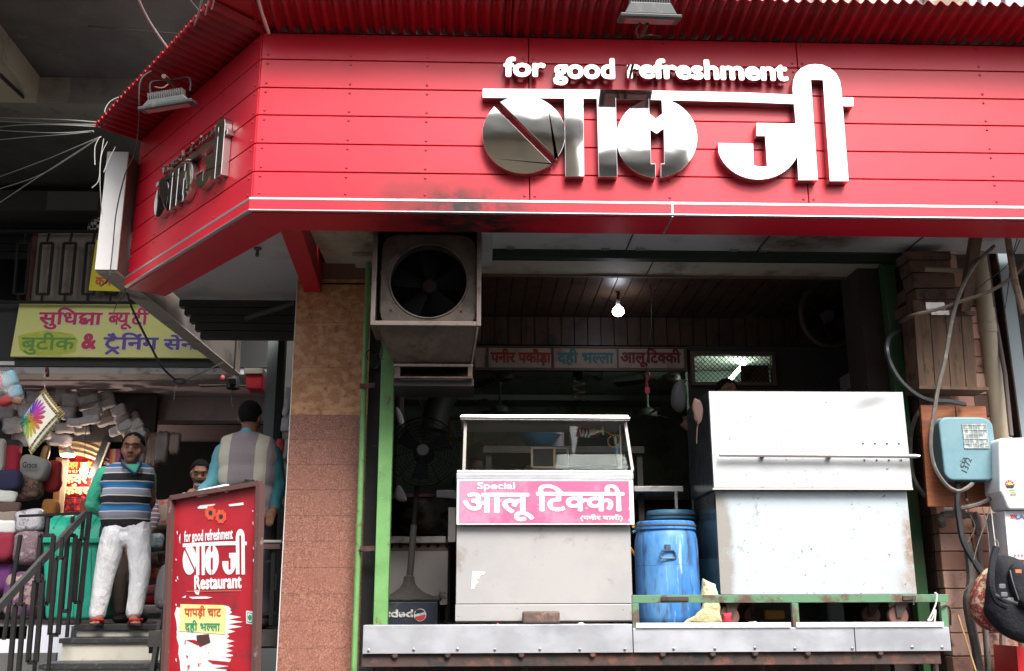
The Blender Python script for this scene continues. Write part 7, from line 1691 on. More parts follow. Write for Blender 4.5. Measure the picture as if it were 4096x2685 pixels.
tag(MB().box(Hh(1870, 2080).x, Hh(1940, 2080).x, YH-.1, YH+.25, FLOOR, Hh(1900, 2112).z-.04).build('hall_stool', BLACKM, None, bevel=.01), 'black stool under the diner in the grey vest', 'stool')
tb2 = thing('billing_desk', 'dark desk with stacked boxes in the hall behind the glass case', 'desk', tuple(U(2010, 2000, Y=10.3)))
zt_ = U(2010, 1836, Y=10.3).z; xa_, xb_ = U(1880, 1800, Y=10.3).x, U(2110, 1800, Y=10.3).x
MB().box(xa_, xb_, 10.3, 10.8, zt_-.04, zt_-.001).build('desk_top', DARKW, tb2); MB().box(xa_+.03, xb_-.03, 10.33, 10.77, FLOOR, zt_-.041).build('desk_body', DARKW, tb2)
for nm, bx4, mt_, lb in (('box', (1934, 1805, 1985, 1835), M('box_white', (.62, .62, .66), rough=.6), 'white printed box on the hall desk behind the glass case'), ('box', (1930, 1797-2, 1978, 1804), M('box_pink', (.42, .10, .16), rough=.6), 'flat pink box lying on the white box in the hall'), ('carton', (1974, 1776, 1991, 1804), M('box_whitered', (.6, .5, .5), rough=.6, dirt=((.6, .05, .08), 12, .5, .52)), 'small upright white and red carton in the hall')):
    q = MB(); a_, b_, c__, d_ = pext(*bx4, 10.32); q.box(a_, b_, 10.32, 10.5, c__, d_); tag(q.build(nm, mt_, None), lb, nm)
# ================================================================ RED SANDWICH BOARD
TL_, TR_, BL2_, BR2_ = U(695, 1993, Y=6.95), U(1047, 1934, Y=6.55), U(667, 2685, Y=6.95), U(1029, 2685, Y=6.55)
pn_ = (TR_-TL_).cross(TL_-BL2_).normalized()
if pn_.dot(EYE-TL_) < 0: pn_ = -pn_
def Q(px, py, lift=0.):
    d = ray(px, py); t = ((TL_+pn_*lift)-EYE).dot(pn_)/d.dot(pn_); return EYE+d*t
ext = (BL2_-TL_)*1.25; extR = (BR2_-TR_)*1.25
BOT_L, BOT_R = TL_+ext, TR_+extR
sbd = thing('sandwich_board', 'weathered red restaurant board in an iron frame with peeling white lower part', 'sign board', ((TL_.x+TR_.x)/2, 6.75, max(0, BOT_L.z)))
REDB = M('board_red', (.40, .012, .022), rough=.5, var=((.30, .008, .018), 3, .4, .65), dirt=((.20, .02, .03), 5, .56, .70), dirt2=((.70, .60, .58), 46, .72, .76))
mb = MB(); mb.prism([TL_, TR_, BOT_R, BOT_L], -pn_*.015); mb.build('panel', REDB, sbd)
for a_, b_ in ((TL_, TR_), (TL_, BOT_L), (TR_, BOT_R), (BOT_L, BOT_R)): MB().bar(a_+pn_*.012, b_+pn_*.012, .032, .05, upv=pn_).build('frame_bar', M('board_frame', (.09, .04, .035), rough=.7, dirt=((.2, .15, .13), 20, .6, .7)), sbd)
for p in (BOT_L, BOT_R): MB().bar(p, Vector((p.x, p.y+.03, 0)), .03).build('leg', RUST, sbd)
WP = M('board_white', (.74, .72, .72), rough=.6, dirt=((.40, .05, .06), 16, .60, .64), dirt2=((.5, .47, .45), 6, .55, .7))
random.seed(5)
edge = []
for i in range(24): edge.append((706+i*9.6+jit(3), 2425+jit(7)+(0 if i < 20 else (i-20)*4)))
for i in range(26): edge.append((955-(i/25)*(25)+random.choice((-26, -14, -4, 6, 14, 22)) if i % 2 else 918-(i/25)*25, 2440+i*9.6))
edge += [(940, 2700), (735, 2700)]
for i in range(8): edge.append((722-i*3+jit(3), 2680-i*32))
mb = MB(); mb.prism([Q(x, y, .0008) for x, y in edge], pn_*.001); mb.build('bare_patch', WP, sbd)
def blob(pts, name, mat, lift=.0022, th=.001, par=None): return MB().prism([Q(x, y, lift) for x, y in pts], pn_*th).build(name, mat, par or sbd)
WSC = M('scrape_white', (.74, .73, .74), rough=.6)
blob([(789, 2032), (800, 2022), (862, 2016), (858, 2022), (835, 2026), (830, 2034), (795, 2036)], 'white_scrape', WSC); blob([(914, 2018), (973, 2010), (975, 2020), (955, 2023), (918, 2026)], 'white_scrape', WSC)
blob([(728, 2390), (745, 2382), (742, 2392)], 'white_scrape', WSC); blob([(755, 2388), (820, 2386), (850, 2390), (830, 2395), (770, 2396)], 'white_scrape', WSC); blob([(716, 2150), (722, 2135), (720, 2175)], 'white_scrape', WSC)
for i in range(20):
    x, y = random.choice((705+jit(6), 1015+jit(6))), random.uniform(2020, 2650); blob([(x, y), (x+3, y+jit(4)), (x+4+jit(2), y+10+jit(6)), (x, y+8)], 'paint_chip', WSC)
FLO = M('flower_orange', (.62, .07, .03), rough=.5, dirt=((.5, .15, .1), 20, .5, .7))
for cx_, cy_ in ((842, 2052), (884, 2067)):
    blob([(cx_+(27 if k % 2 else 22)*math.cos(k*math.pi/8)*.9, cy_+(31 if k % 2 else 25)*math.sin(k*math.pi/8)) for k in range(16)], 'flower', FLO, .0025+.0006*(cx_ > 850))
    blob([(cx_+8*math.cos(k*math.pi/6), cy_+10*math.sin(k*math.pi/6)) for k in range(12)], 'flower_centre', INK, .0045)
def qtext(items, x0, y0, x1, y1, mat, name='lettering', bold=.04, lift=.0032, skew=None, slant=0):
    yy = skew if skew is not None else 0
    O = Q(x0, y1, lift); Xv = Q(x1, y1+yy, lift)-O; Yv = Q(x0, y0, lift)-O
    return lettering(items, name, mat, sbd, O, Xv, Yv, Xv.length, Yv.length, bold, .0008, 0, slant)
LWH = M('board_letter_white', (.76, .74, .76), rough=.6)
# logo again, painted
lx, ly = (731, 2300), (976, 2294)
O_ = Q(731, 2306, .0025); XV = Q(990, 2298, .0025)-O_; YV = Q(731, 2130, .0025)-O_
for P, dz in LW:
    MB().prism([O_+XV*((x-X0)/(X1-X0))+YV*((z-Zb)/(Zt-Zb))+pn_*(dz*.4) for x, z in P], pn_*.0006).build('logo_letter', LWH, sbd)
qtext('for good refreshment', 737, 2124, 932, 2183, LWH, bold=.03, skew=-12)
qtext('Restaurant', 778, 2302, 967, 2360, LWH, bold=.04, skew=-6)
blob([(775, 2362), (800, 2360), (795, 2380), (785, 2378)], 'letter_tail', LWH)
blob([(748, 2364), (965, 2361), (965, 2365), (748, 2368)], 'underline', M('line_orange', (.6, .12, .08), rough=.5))
stk = blob([(722, 2417), (895, 2421), (904, 2432), (902, 2538), (719, 2524)], 'yellow_sticker', M('sticker_yellow', (.80, .76, .28), rough=.5), .003, .001)
qtext('\u092a\u093e\u092a\u0921\u093c\u0940 \u091a\u093e\u091f', 738, 2421, 886, 2474, M('menu_red2', (.55, .08, .03), rough=.5), lift=.0048, skew=2, bold=.03)
qtext(['\u0926\u0939\u0940 \u092d', ('half', '\u0932', .72), '\u0932\u093e'], 740, 2480, 882, 2530, M('menu_green2', (.04, .26, .14), rough=.5), lift=.0048, skew=2, bold=.03)
blob([(985, 2443), (1013, 2447), (1012, 2498), (985, 2494)], 'veg_mark', LWH, .003); blob([(989, 2449), (1009, 2452), (1008, 2493), (988, 2489)], 'veg_mark_ring', M('mark_green', (.02, .25, .12), rough=.5), .0042)
blob([(991, 2453), (1007, 2456), (1006, 2489), (990, 2486)], 'veg_mark_ground', LWH, .0054); blob([(999+7*math.cos(k*.52), 2471+12*math.sin(k*.52)) for k in range(12)], 'veg_dot', M('mark_green', (.02, .25, .12)), .0066)
blob([(786, 2542), (835, 2536), (842, 2570), (800, 2588), (788, 2570)], 'rot_hole', M('rot_brown', (.06, .025, .015), rough=.9), .003)
blob([(745, 2560), (790, 2580), (812, 2582), (780, 2560)], 'tear', M('board_red', (.4, .012, .022)), .003); blob([(830, 2640), (935, 2650), (940, 2680), (860, 2672), (930, 2664), (850, 2655)], 'tear', M('board_red', (.4, .012, .022)), .003)
rod = thing('top_handle', 'black rod with white cloth wound round it on top of the red board', 'handle', tuple(Q(860, 1960, -.03)))
MB().tube([Q(712, 1985, -.03), Q(1015, 1925, -.03)], .011, 8).build('rod', BLACKM, rod, smooth=True)
RP = M('rope_white', (.66, .62, .60), rough=.9, bump=(30, .8, .01))
cable([Q(793, 1978, -.02), Q(812, 1972, .0), Q(860, 1962, -.02), Q(905, 1953, .0), Q(912, 1962, -.02)], .026, 'wound_cloth', RP, rod, n=10)
cable([Q(712, 1995, -.01), Q(735, 1982, -.01), Q(760, 1985, -.03)], .018, 'cloth_end', RP, rod, n=8)
MB().bar(Q(980, 1955, -.03), Q(995, 1922, -.03), .035).build('clamp', BLACKM, rod)

# ================================================================ BEDDING SHOP GOODS
def gp(px, py, Y): return U(px, py, Y=Y)
CLEARW = M('packed_white', (.44, .42, .43), rough=.35, var=((.33, .31, .32), 3, .4, .65), bump=(9, .9, .03), dirt=((.09, .085, .09), 7, .6, .75))
CLEARP = M('packed_printed', (.40, .375, .38), rough=.45, bump=(9, .9, .03), dirt=((.40, .05, .07), 9, .66, .70), dirt2=((.06, .10, .30), 8, .68, .72))
def bundle(px, py, w_, h_, Y, ang, mat, label, name='packed_pillow', cat='pillow', group=None, par=None):
    c = gp(px, py, Y); s_ = Y/F_PX*1.02; W2, H2, D2 = w_*s_/2, h_*s_/2, min(w_, h_)*s_*.42
    n, m = 24, 14; vs, fs = [], []
    for i in range(m+1):
        th = math.pi*i/m-math.pi/2
        for k in range(n):
            a = 2*math.pi*k/n
            sgn = lambda v, e: math.copysign(abs(v)**e, v)
            x = sgn(math.cos(th), .45)*sgn(math.cos(a), .45); y = sgn(math.cos(th), .6)*sgn(math.sin(a), .8); z = sgn(math.sin(th), .5)
            if par is None and group: pq = 1-.16*math.exp(-(x/.13)**2)-.10*math.exp(-(z/.16)**2); y *= pq*1.1; z *= 1-.10*math.exp(-(x/.12)**2); x *= 1-.06*math.exp(-(z/.15)**2)
            v = Vector((x*W2, y*D2, z*H2)); v += Vector(mnoise.noise_vector(v*9+c))*.014+Vector(mnoise.noise_vector(v*26+c))*.003
            ca, sa = math.cos(ang), math.sin(ang); vs.append(c+Vector((v.x*ca-v.z*sa, v.y, v.x*sa+v.z*ca)))
    for i in range(m):
        for k in range(n): fs.append((i*n+k, i*n+(k+1) % n, (i+1)*n+(k+1) % n, (i+1)*n+k))
    mb = MB(); mb.add(vs, fs); o = mb.build(name, mat, par, smooth='all', weld=True)
    if par is None: tag(o, label, cat, group)
    return o
random.seed(11)
G1 = 'white packed pillows piled under the shop ceiling'
LB = 'white pillow in clear wrapping in the pile under the bedding shop ceiling'
PILE = ((255, 1552, 52, 90, 0), (290, 1565, 50, 100, .02), (232, 1590, 55, 52, 0), (285, 1600, 60, 50, .05), (130, 1545, 70, 50, .1), (150, 1590, 80, 50, 0), (110, 1640, 70, 52, .2), (180, 1645, 80, 50, .1), (340, 1535, 60, 42, .45), (350, 1568, 72, 34, .35), (355, 1597, 78, 32, .3), (358, 1624, 76, 30, .28), (372, 1650, 72, 30, .28), (360, 1680, 78, 32, .25),
        (55, 1700, 80, 55, .1), (30, 1650, 70, 60, 0), (420, 1585, 62, 36, .5), (425, 1615, 70, 36, .45), (440, 1648, 70, 34, .4), (430, 1682, 76, 34, .35), (270, 1650, 60, 50, .1), (300, 1690, 60, 34, 0), (260, 1712, 70, 40, .1), (200, 1700, 70, 44, .05), (330, 1722, 60, 30, .1), (160, 1735, 80, 45, .1), (90, 1755, 80, 50, 0), (240, 1760, 90, 44, -.1),
        (475, 1640, 54, 34, .5), (490, 1672, 60, 34, .5), (500, 1705, 60, 36, .5), (535, 1670, 48, 34, .6), (545, 1700, 50, 36, .6), (560, 1735, 46, 40, .6), (520, 1738, 50, 34, .5), (470, 1722, 60, 34, .4), (210, 1515, 60, 40, 0), (290, 1510, 60, 36, 0), (390, 1520, 40, 30, .5), (70, 1590, 60, 50, .1))
rows_ = {}; PXS = {}
ordn = ['first', 'second', 'third', 'fourth', 'fifth', 'sixth', 'seventh', 'eighth', 'ninth', 'tenth', 'eleventh', 'twelfth']
for q in PILE: PXS.setdefault(min(6, max(0, int((q[1]-1505)//42))), []).append(q[0])
for q in PXS.values(): q.sort()
for (px, py, w_, h_, an) in PILE:
    Yd = 11.75+random.uniform(-.1, .25); pr = px > 400 or py > 1690
    row = min(6, max(0, int((py-1505)//42))); k_ = rows_.setdefault(row, 0); rows_[row] += 1
    where = '%s in the %s row from the top of the pile' % (ordn[PXS[row].index(px)], ('first', 'second', 'third', 'fourth', 'fifth', 'sixth', 'lowest')[row])
    if pr: bundle(px, py, w_*1.08, h_*1.15, Yd, an+jit(.06), CLEARP, 'printed pillow pack, '+where, group='printed packed pillows in the hanging pile')
    else: bundle(px, py, w_*1.08, h_*1.15, Yd, an+jit(.06), CLEARW, 'white pillow pack, '+where, group=G1)
tag(MB().box(-6.5, gp(620, 1700, 12).x, 12.0, 12.1, gp(300, 1765, 12).z, 4.0).build('pile_net', M('net_dark', (.05, .045, .045), rough=.9), None), 'dark backing sheet behind the hanging pillow pile', 'sheet')
# hanging cushion with flower print
YQ = 9.9
cu = thing('hanging_cushion', 'white cushion with a rainbow daisy print and striped piping hanging by a corner', 'cushion', tuple(gp(178, 1830, YQ)))
CO = [gp(180, 1552, YQ), gp(264, 1656, YQ-.05), gp(124, 1824, YQ-.1), gp(77, 1688, YQ+.05)]
def cush(u, v):
    p = CO[0].lerp(CO[3], u).lerp(CO[1].lerp(CO[2], u), v); e = (4*u*(1-u))**.5*(4*v*(1-v))**.5
    return p, e
cn = (CO[1]-CO[0]).cross(CO[3]-CO[0]).normalized()
if cn.dot(EYE-CO[0]) < 0: cn = -cn
def cpt(u, v, lift=0.):
    p, e = cush(u, v); ctr = (CO[0]+CO[1]+CO[2]+CO[3])/4
    edge = 1-.06*(1-abs(2*u-1)**2 if min(v, 1-v) < min(u, 1-u) else 1-abs(2*v-1)**2)*(1-e)
    return ctr+(p-ctr)*edge+cn*(.075*e**.8+lift)
vs, fs = [], []; n = 16
for sg in (1, -1):
    b = len(vs)
    for i in range(n+1):
        for j in range(n+1):
            p = cpt(i/n, j/n)
            if sg < 0: q_, e = cush(i/n, j/n); p = p-cn*(.15*e**.8)
            vs.append(p)
    for i in range(n):
        for j in range(n): a = b+i*(n+1)+j; fs.append((a, a+1, a+n+2, a+n+1))
mb = MB(); mb.add(vs, fs); mb.build('cover', M('cushion_white', (.68, .66, .58), rough=.8), cu, smooth='all', weld=True)
cu_, cv_ = .60, .36
import colorsys
for k in range(22):
    a = k*2*math.pi/22; hue = (k/22*1.0+.02) % 1; col = colorsys.hsv_to_rgb((.33-k/22) % 1, .9, .42)
    pts = []
    for t_, w2 in ((.10, .018), (.22, .034), (.36, .038), (.43, .016)):
        pts.append((t_, w2))
    out = [(t_, w2) for t_, w2 in pts]+[(t_, -w2) for t_, w2 in pts[::-1]]
    mb = MB(); P = []
    for t_, w2 in out:
        du, dv = t_*math.cos(a)-w2*math.sin(a), t_*math.sin(a)+w2*math.cos(a); P.append(cpt(min(max(cu_+du, .03), .97), min(max(cv_+dv, .03), .97), .003+.0004*(k % 3)))
    mb.add(P, [list(range(len(P)))]); mb.build('petal', M('petal_%02d' % k, col, rough=.8), cu)
mb = MB(); mb.add([cpt(cu_+.105*math.cos(k*.35), cv_+.105*math.sin(k*.35), .006) for k in range(18)], [list(range(18))]); mb.build('flower_heart', M('heart_brown', (.30, .12, .02), rough=.8, dirt=((.5, .3, .04), 60, .5, .55)), cu)
TC = [M('tassel_%d' % i, c, rough=.8) for i, c in enumerate(((.50, .03, .03), (.05, .30, .08), (.02, .03, .12), (.50, .40, .05)))]
for side in range(2):
    for k in range(44):
        t_ = .03+.94*k/43; u0, v0 = (t_, 1) if side == 0 else (0, t_)
        u1, v1 = (t_-.0, .87) if side == 0 else (.12, t_)
        MB().tube([cpt(u0, v0, .004), cpt(u1, v1, .006)], .0055, 5).build('tassel', TC[k % 4], cu)
cable([CO[0], CO[0]+Vector((-.02, 0, .06)), CO[0]+Vector((-.02, 0, .12)), gp(188, 1490, 10.6)], .005, 'hanging_loop', M('loop_lilac', (.5, .45, .6), rough=.7), cu)
tag(MB().tube([gp(188, 1475, 10.7), gp(190, 1502, 10.6)], .02, 8).build('ledge_hook', M('hook_red', (.12, .03, .03), rough=.7), None), 'dark red hook under the ledge from which the cushion hangs', 'hook')
# plastic bag of toys at the left edge
tbg = thing('toy_bag', 'clear plastic bag of blue and red stuffed toys hanging at the left edge', 'bag', tuple(gp(40, 1640, 9.6)))
puff([(-60, 1520), (0, 1478), (60, 1490), (80, 1540), (92, 1600), (85, 1622), (40, 1600), (-60, 1640)], 9.6, .34, 'bag_skin', M('clear_film', (.6, .62, .62), rough=.15, alpha=.28, bump=(12, .9, .02)), tbg)
for (px, py, w_, h_, c) in ((40, 1520, 60, 60, (.18, .36, .45)), (62, 1570, 50, 50, (.15, .32, .42)), (0, 1530, 50, 60, (.45, .03, .04)), (30, 1600, 60, 40, (.42, .04, .04)), (70, 1602, 40, 30, (.30, .14, .08)), (-30, 1580, 60, 60, (.15, .32, .42))):
    bundle(px, py, w_, h_, 9.6, jit(.5), M('toy_%d%d' % (px+99, py), c, rough=.8), None, name='toy', par=tbg)
# lit alcove: banner, lamp, cornice
YW = 12.3
bn_ = thing('red_banner', 'red hindi shop banner glowing under a warm lamp', 'banner', tuple(gp(320, 2080, YW)))
mb = MB(); mb.prism([gp(262, 1822, YW), gp(376, 1830, YW), gp(378, 1980, YW-.05), (gp(370, 2095, YW-.1)), gp(238, 2095, YW-.1), gp(246, 1960, YW-.05)], (0, .01, 0)); mb.build('cloth', M('banner_red', (.50, .02, .02), rough=.5), bn_)
BY = M('banner_gold', (.68, .45, .10), rough=.5); BKK = M('banner_black', (.04, .01, .02), rough=.5); BCR = M('banner_cream', (.78, .60, .32), rough=.5)
def bt_(items, x0, y0, x1, y1, m): ptext(items, 'lettering', m, bn_, x0, y0, x1, y1, YW-.11, .045, .001)
bt_('\u092b\u0948\u0936\u0928', 260, 1838, 313, 1876, BY); bt_([('half', '\u092a', .7), '\u0935\u093e\u0907\u0902\u091f'], 320, 1842, 368, 1876, BY)
bt_('\u0936\u0949\u092a \u0928\u0902.3 \u092f\u0942', 256, 1878, 330, 1896, BCR); bt_('\u0915\u0935\u0930', 252, 1898, 352, 1936, BCR); bt_('\u0939\u0940', 286, 1934, 308, 1952, BCR); bt_('\u0915\u0935\u0930', 250, 1948, 358, 1980, BCR)
bt_('\u0938\u094b\u092b\u093e \u0915\u0935\u0930', 246, 1986, 348, 2010, BKK); bt_('\u092c\u0947\u0921 \u0936\u0940\u091f', 240, 2012, 312, 2034, BKK); bt_([I+'\u092a\u0932\u094b', ' ', '\u0915\u0935\u0930'], 232, 2036, 330, 2056, BKK)
dl = thing('dish_lamp', 'lit white dish lamp above the red banner', 'lamp', tuple(gp(272, 1822, 11.6)))
c_ = gp(272, 1822, 11.6)
MB().lathe([(.015, .10), (.03, .07), (.075, .02), (.085, .01)], c_, n=18, cap=False).build('shade', M('shade_cream', (.7, .6, .45), rough=.5), dl, smooth=True)
MB().ell(c_+Vector((0, 0, 0)), .08, .08, .022, 16, 8).build('diffuser', M('lamp_lit', (1, 1, 1), emit=((.95, .88, 1.0), 14)), dl, smooth=True)
bb = thing('bright_bulb', 'very bright bulb shining on the middle of the red banner', 'bulb', tuple(gp(338, 1885, 11.9)))
MB().ell(gp(336, 1882, 11.9), .045, .045, .045, 14, 10).build('glass', M('bulb_bright', (1, 1, 1), emit=((1, .78, .62), 110)), bb, smooth=True)
MB().lathe([(.02, .04), (.02, .09)], gp(336, 1882, 11.9), n=10).build('cap', WHITEP, bb); MB().tube([gp(336, 1860, 11.9), gp(345, 1700, 11.9)], .004, 5).build('cord', CBK, bb)
WARM = M('cornice_warm_glow', (.52, .36, .18), rough=.5, dirt=((.35, .22, .1), 4, .5, .7))  # white cornice; the warm lamp glow is painted into this colour
cr_ = thing('carved_cornice', 'curved white cornice above the red banner, warm lamp glow in its colour', 'cornice', tuple(gp(340, 1820, 12.0)))
for k, (y0, dz) in enumerate(((1760, 0), (1782, .0), (1800, .0))):
    mb = MB(); pts = [gp(238+i*20, y0+5+i*i*.55, 12.05-.02*k) for i in range(11)]
    mb.tube(pts, .045-.01*k, 6); mb.build('moulding', WARM, cr_, smooth=True)
mb = MB(); mb.prism([gp(235, 1700, 12.3), gp(450, 1720, 12.3), gp(430, 1830, 12.3), gp(238, 1820, 12.3)], (0, .02, 0)); mb.build('backboard', WARM, cr_)
for k, (a_, b_) in enumerate((((262, 1840), (238, 2060)), ((238, 1830), (225, 2010)), ((436, 1770), (372, 1930)), ((425, 1760), (365, 1915)))):
    lbl = ('pale door frame strip left of the red banner, warm light in its colour', 'golden brown curtain strip at the left of the banner', 'leaning roll edge right of the banner, painted pale for the light on it', 'dark leaning roll beside the lit roll edge')[k]
    tag(MB().bar(gp(*a_, 12.0), gp(*b_, 11.95), .07 if k != 2 else .04, .03).build('upright_strip', [M('strip_warm_lit', (.50, .38, .22), rough=.5), M('strip_brown2', (.25, .10, .03), rough=.5), M('strip_lit_edge', (.6, .52, .36), rough=.3), M('strip_dark', (.03, .03, .03))][k], None), lbl, 'strip')  # gold and pale tones carry the lamp light on frame and roll edge
tag(pbox(MB(), 418, 1795, 482, 1870, 12.0, .06).build('folded_cloth', zramp('striped_cloth', [(gp(418, 1800, 12).x, (.07, .02, .06)), (gp(440, 1800, 12).x, (.30, .06, .04)), (gp(452, 1800, 12).x, (.25, .14, .05)), (gp(462, 1800, 12).x, (.12, .03, .08)), (gp(482, 1800, 12).x, (.2, .05, .05))], axis=0), None, bevel=.01), 'purple and orange striped packed cloth behind the man in the striped sweater', 'cloth')
# pillows and heaps at the left
M1 = lambda n, c, **k: M(n, c, rough=.85, bump=(30, .5, .01), **k)
for (px, py, w_, h_, Y, an, m, nm, cat, lb) in (
    (135, 1875, 120, 90, 11.2, -.25, M1('pillow_offwhite', (.34, .33, .31)), 'boxed_pillow', 'pillow', 'off white packed pillow with black script lettering'),
    (48, 1845, 64, 120, 11.1, .08, M1('pillow_red', (.38, .02, .04)), 'red_cushion', 'cushion', 'red packed cushion at the left, beside the lettered pillow'),
    (-5, 1830, 50, 140, 11.0, .03, M1('pillow_white2', (.45, .42, .38)), 'white_cushion', 'cushion', 'white packed cushion at the very left edge'),
    (30, 1790, 110, 60, 11.4, 0, M1('dark_heap', (.035, .03, .03)), 'dark_bundle', 'bundle', 'dark bundle above the red cushion'),
    (30, 1925, 110, 80, 11.0, .1, M1('navy_fleece', (.03, .03, .08)), 'navy_fleece', 'blanket', 'navy fleece blanket under the red cushion'),
    (110, 1955, 110, 90, 11.2, .1, M1('leopard', (.08, .05, .04), dirt=((.22, .13, .09), 22, .5, .55)), 'spotted_blanket', 'blanket', 'dark spotted blanket below the lettered pillow'),
    (10, 1985, 110, 45, 10.4, -.1, M1('towel_white', (.62, .64, .60)), 'white_towel', 'towel', 'upper white folded towel in the stack at the left edge'),
    (20, 2030, 120, 40, 10.4, 0, M1('towel_brown', (.10, .06, .05)), 'brown_towel', 'towel', 'dark brown folded towel under the upper white one'),
    (20, 2065, 120, 40, 10.4, 0, M1('towel_taupe', (.26, .21, .18)), 'taupe_towel', 'towel', 'taupe folded towel in the middle of the stack at the left edge'),
    (15, 2108, 120, 50, 10.35, -.05, M1('towel_white3', (.60, .61, .60)), 'white_towel', 'towel', 'lower white folded towel in the stack at the left edge'),
    (15, 2190, 90, 110, 10.3, 0, M1('maroon_plush', (.20, .01, .03)), 'maroon_blanket', 'blanket', 'maroon plush blanket hanging under the lower white towel'),
    (10, 2300, 90, 130, 10.4, 0, M1('purple_cloth', (.10, .02, .12)), 'purple_blanket', 'blanket', 'dark purple blanket below the maroon one'),
    (120, 2085, 105, 90, 10.2, .1, M('foil_rose_grey', (.40, .39, .42), rough=.35, bump=(22, 1.0, .02), dirt=((.16, .13, .16), 16, .5, .6)), 'fluffy_silver_bag', 'bag', 'silvery grey fluffy cushion pack beside the green bin'),
    (115, 2190, 100, 130, 10.2, 0, M('mauve_fur', (.17, .11, .13), rough=.6, bump=(26, 1.0, .02), dirt=((.32, .26, .27), 18, .55, .62)), 'mauve_fur_pack', 'pack', 'mauve brown fur pack under the silvery one'),
    (95, 2380, 130, 170, 10.15, 0, M('purple_patterned_box', (.26, .18, .15), rough=.7, dirt=((.10, .03, .10), 14, .48, .50)), 'patterned_carton', 'carton', 'beige and purple patterned carton on the floor left of the green bin'),
    (205, 2030, 60, 60, 11.3, .0, M1('orange_gold', (.40, .17, .04)), 'golden_bundle', 'bundle', 'golden brown bundle behind the top of the green bin'),
    (355, 2045, 60, 90, 10.6, .1, M1('brick_red_cloth', (.22, .04, .03)), 'brick_red_bundle', 'bundle', 'brick red bundle between the green bin and the man in the striped sweater'),
    (170, 1870, 30, 170, 11.3, -.08, M('gold_foil', (.30, .17, .06), rough=.3, metal=.4, bump=(20, .8, .02)), 'golden_curtain', 'curtain', 'crinkled golden film hanging left of the dish lamp'),
    (215, 1905, 60, 120, 11.4, .05, M1('red_fringe', (.30, .02, .02)), 'red_fringe', 'fringe', 'dark red fringe hanging left of the red banner'),
    (620, 2300, 70, 45, 10.9, 0, M1('rust_roll', (.30, .05, .02)), 'rust_blanket', 'blanket', 'rolled rust red blanket right of the man in white trousers'),
    (590, 2240, 80, 50, 11.0, 0, M1('leopard2', (.06, .04, .035), dirt=((.2, .12, .09), 22, .5, .55)), 'spotted_roll', 'blanket', 'dark spotted blanket above the rust red roll'),
    (650, 2240, 70, 60, 11.1, 0, M1('leopard2', (.06, .04, .035)), 'spotted_roll', 'blanket', 'dark spotted blanket beside the carton, right of the other spotted one'),
    (475, 2300, 60, 34, 10.9, 0, M1('red_roll', (.36, .01, .02)), 'red_roll', 'blanket', 'bright red rolled blanket between the white trouser legs'),
    (485, 2350, 50, 34, 10.9, 0, M1('cream_roll', (.42, .32, .26)), 'cream_roll', 'blanket', 'cream rolled blanket under the bright red roll'),
    (625, 2360, 90, 40, 10.9, .05, M1('pink_roll', (.40, .12, .16)), 'pink_roll', 'blanket', 'pink rolled blanket under the rust red one'),
    (630, 2400, 100, 40, 10.9, 0, M1('crimson_roll', (.28, .01, .02)), 'crimson_roll', 'blanket', 'crimson rolled blanket at the bottom of the heap'),
    (480, 2400, 60, 40, 10.9, 0, M1('crimson_roll2', (.22, .01, .03)), 'crimson_roll', 'blanket', 'small crimson roll low between the white trouser legs'),
    (585, 2440, 160, 34, 10.6, 0, M('grey_film', (.34, .32, .33), rough=.3, bump=(16, 1, .02)), 'film_sheet', 'plastic sheet', 'crumpled grey plastic sheet on the floor behind the sandals'),
    (655, 2130, 80, 50, 10.9, .1, M1('dusty_grey_pack', (.17, .13, .12)), 'dusty_pack', 'pack', 'dusty brown pack beside the open carton'),
    (660, 2060, 100, 110, 10.8, .05, M('carton_brown', (.27, .20, .15), rough=.7, dirt=((.35, .05, .05), 7, .6, .62)), 'clear_carton', 'carton', 'beige wrapped carton left of the red board'),
    (620, 2170, 60, 60, 10.7, 0, M('teal_print_pack', (.30, .28, .28), rough=.5, dirt=((.05, .2, .28), 14, .52, .54)), 'printed_pack', 'pack', 'grey pack with blue print right of the plaid sleeve'),
    ):
    bundle(px, py, w_, h_, Y, an, m, lb, nm, cat)
ptext('Grace', 'pillow_lettering', INK, bpy.data.objects['boxed_pillow'], 92, 1848, 150, 1872, 11.05, .03, .001, .01, 0)
bpy.data.objects['pillow_lettering'].location = -wloc(bpy.data.objects['boxed_pillow'])*0
tag(puff([(640, 2255), (690, 2245), (695, 2300), (688, 2430), (650, 2445), (612, 2430), (625, 2340)], 9.6, .18, 'carrier_bag', M('grey_bag_film', (.34, .33, .34), rough=.35, bump=(10, .8, .02)), None), 'grey translucent carrier bag standing left of the red board', 'bag')
for k, (px, py, w_, h_) in enumerate(((568, 1790, 60, 150), (612, 1800, 52, 140), (650, 1790, 56, 130), (700, 1775, 44, 90))):
    bundle(px, py, w_, h_, 12.0, 0, M('hanging_film_%d' % (k % 2), ((.20, .17, .16), (.26, .19, .15))[k % 2], rough=.4, bump=(8, .9, .03, (1, 1, .3)), dirt=((.30, .05, .03), 4, .62, .66)), ('first', 'second', 'third', 'fourth')[k]+' from the left of the dim film bags behind the man', 'film_bag', 'bag', 'film bags hanging in the bedding shop')
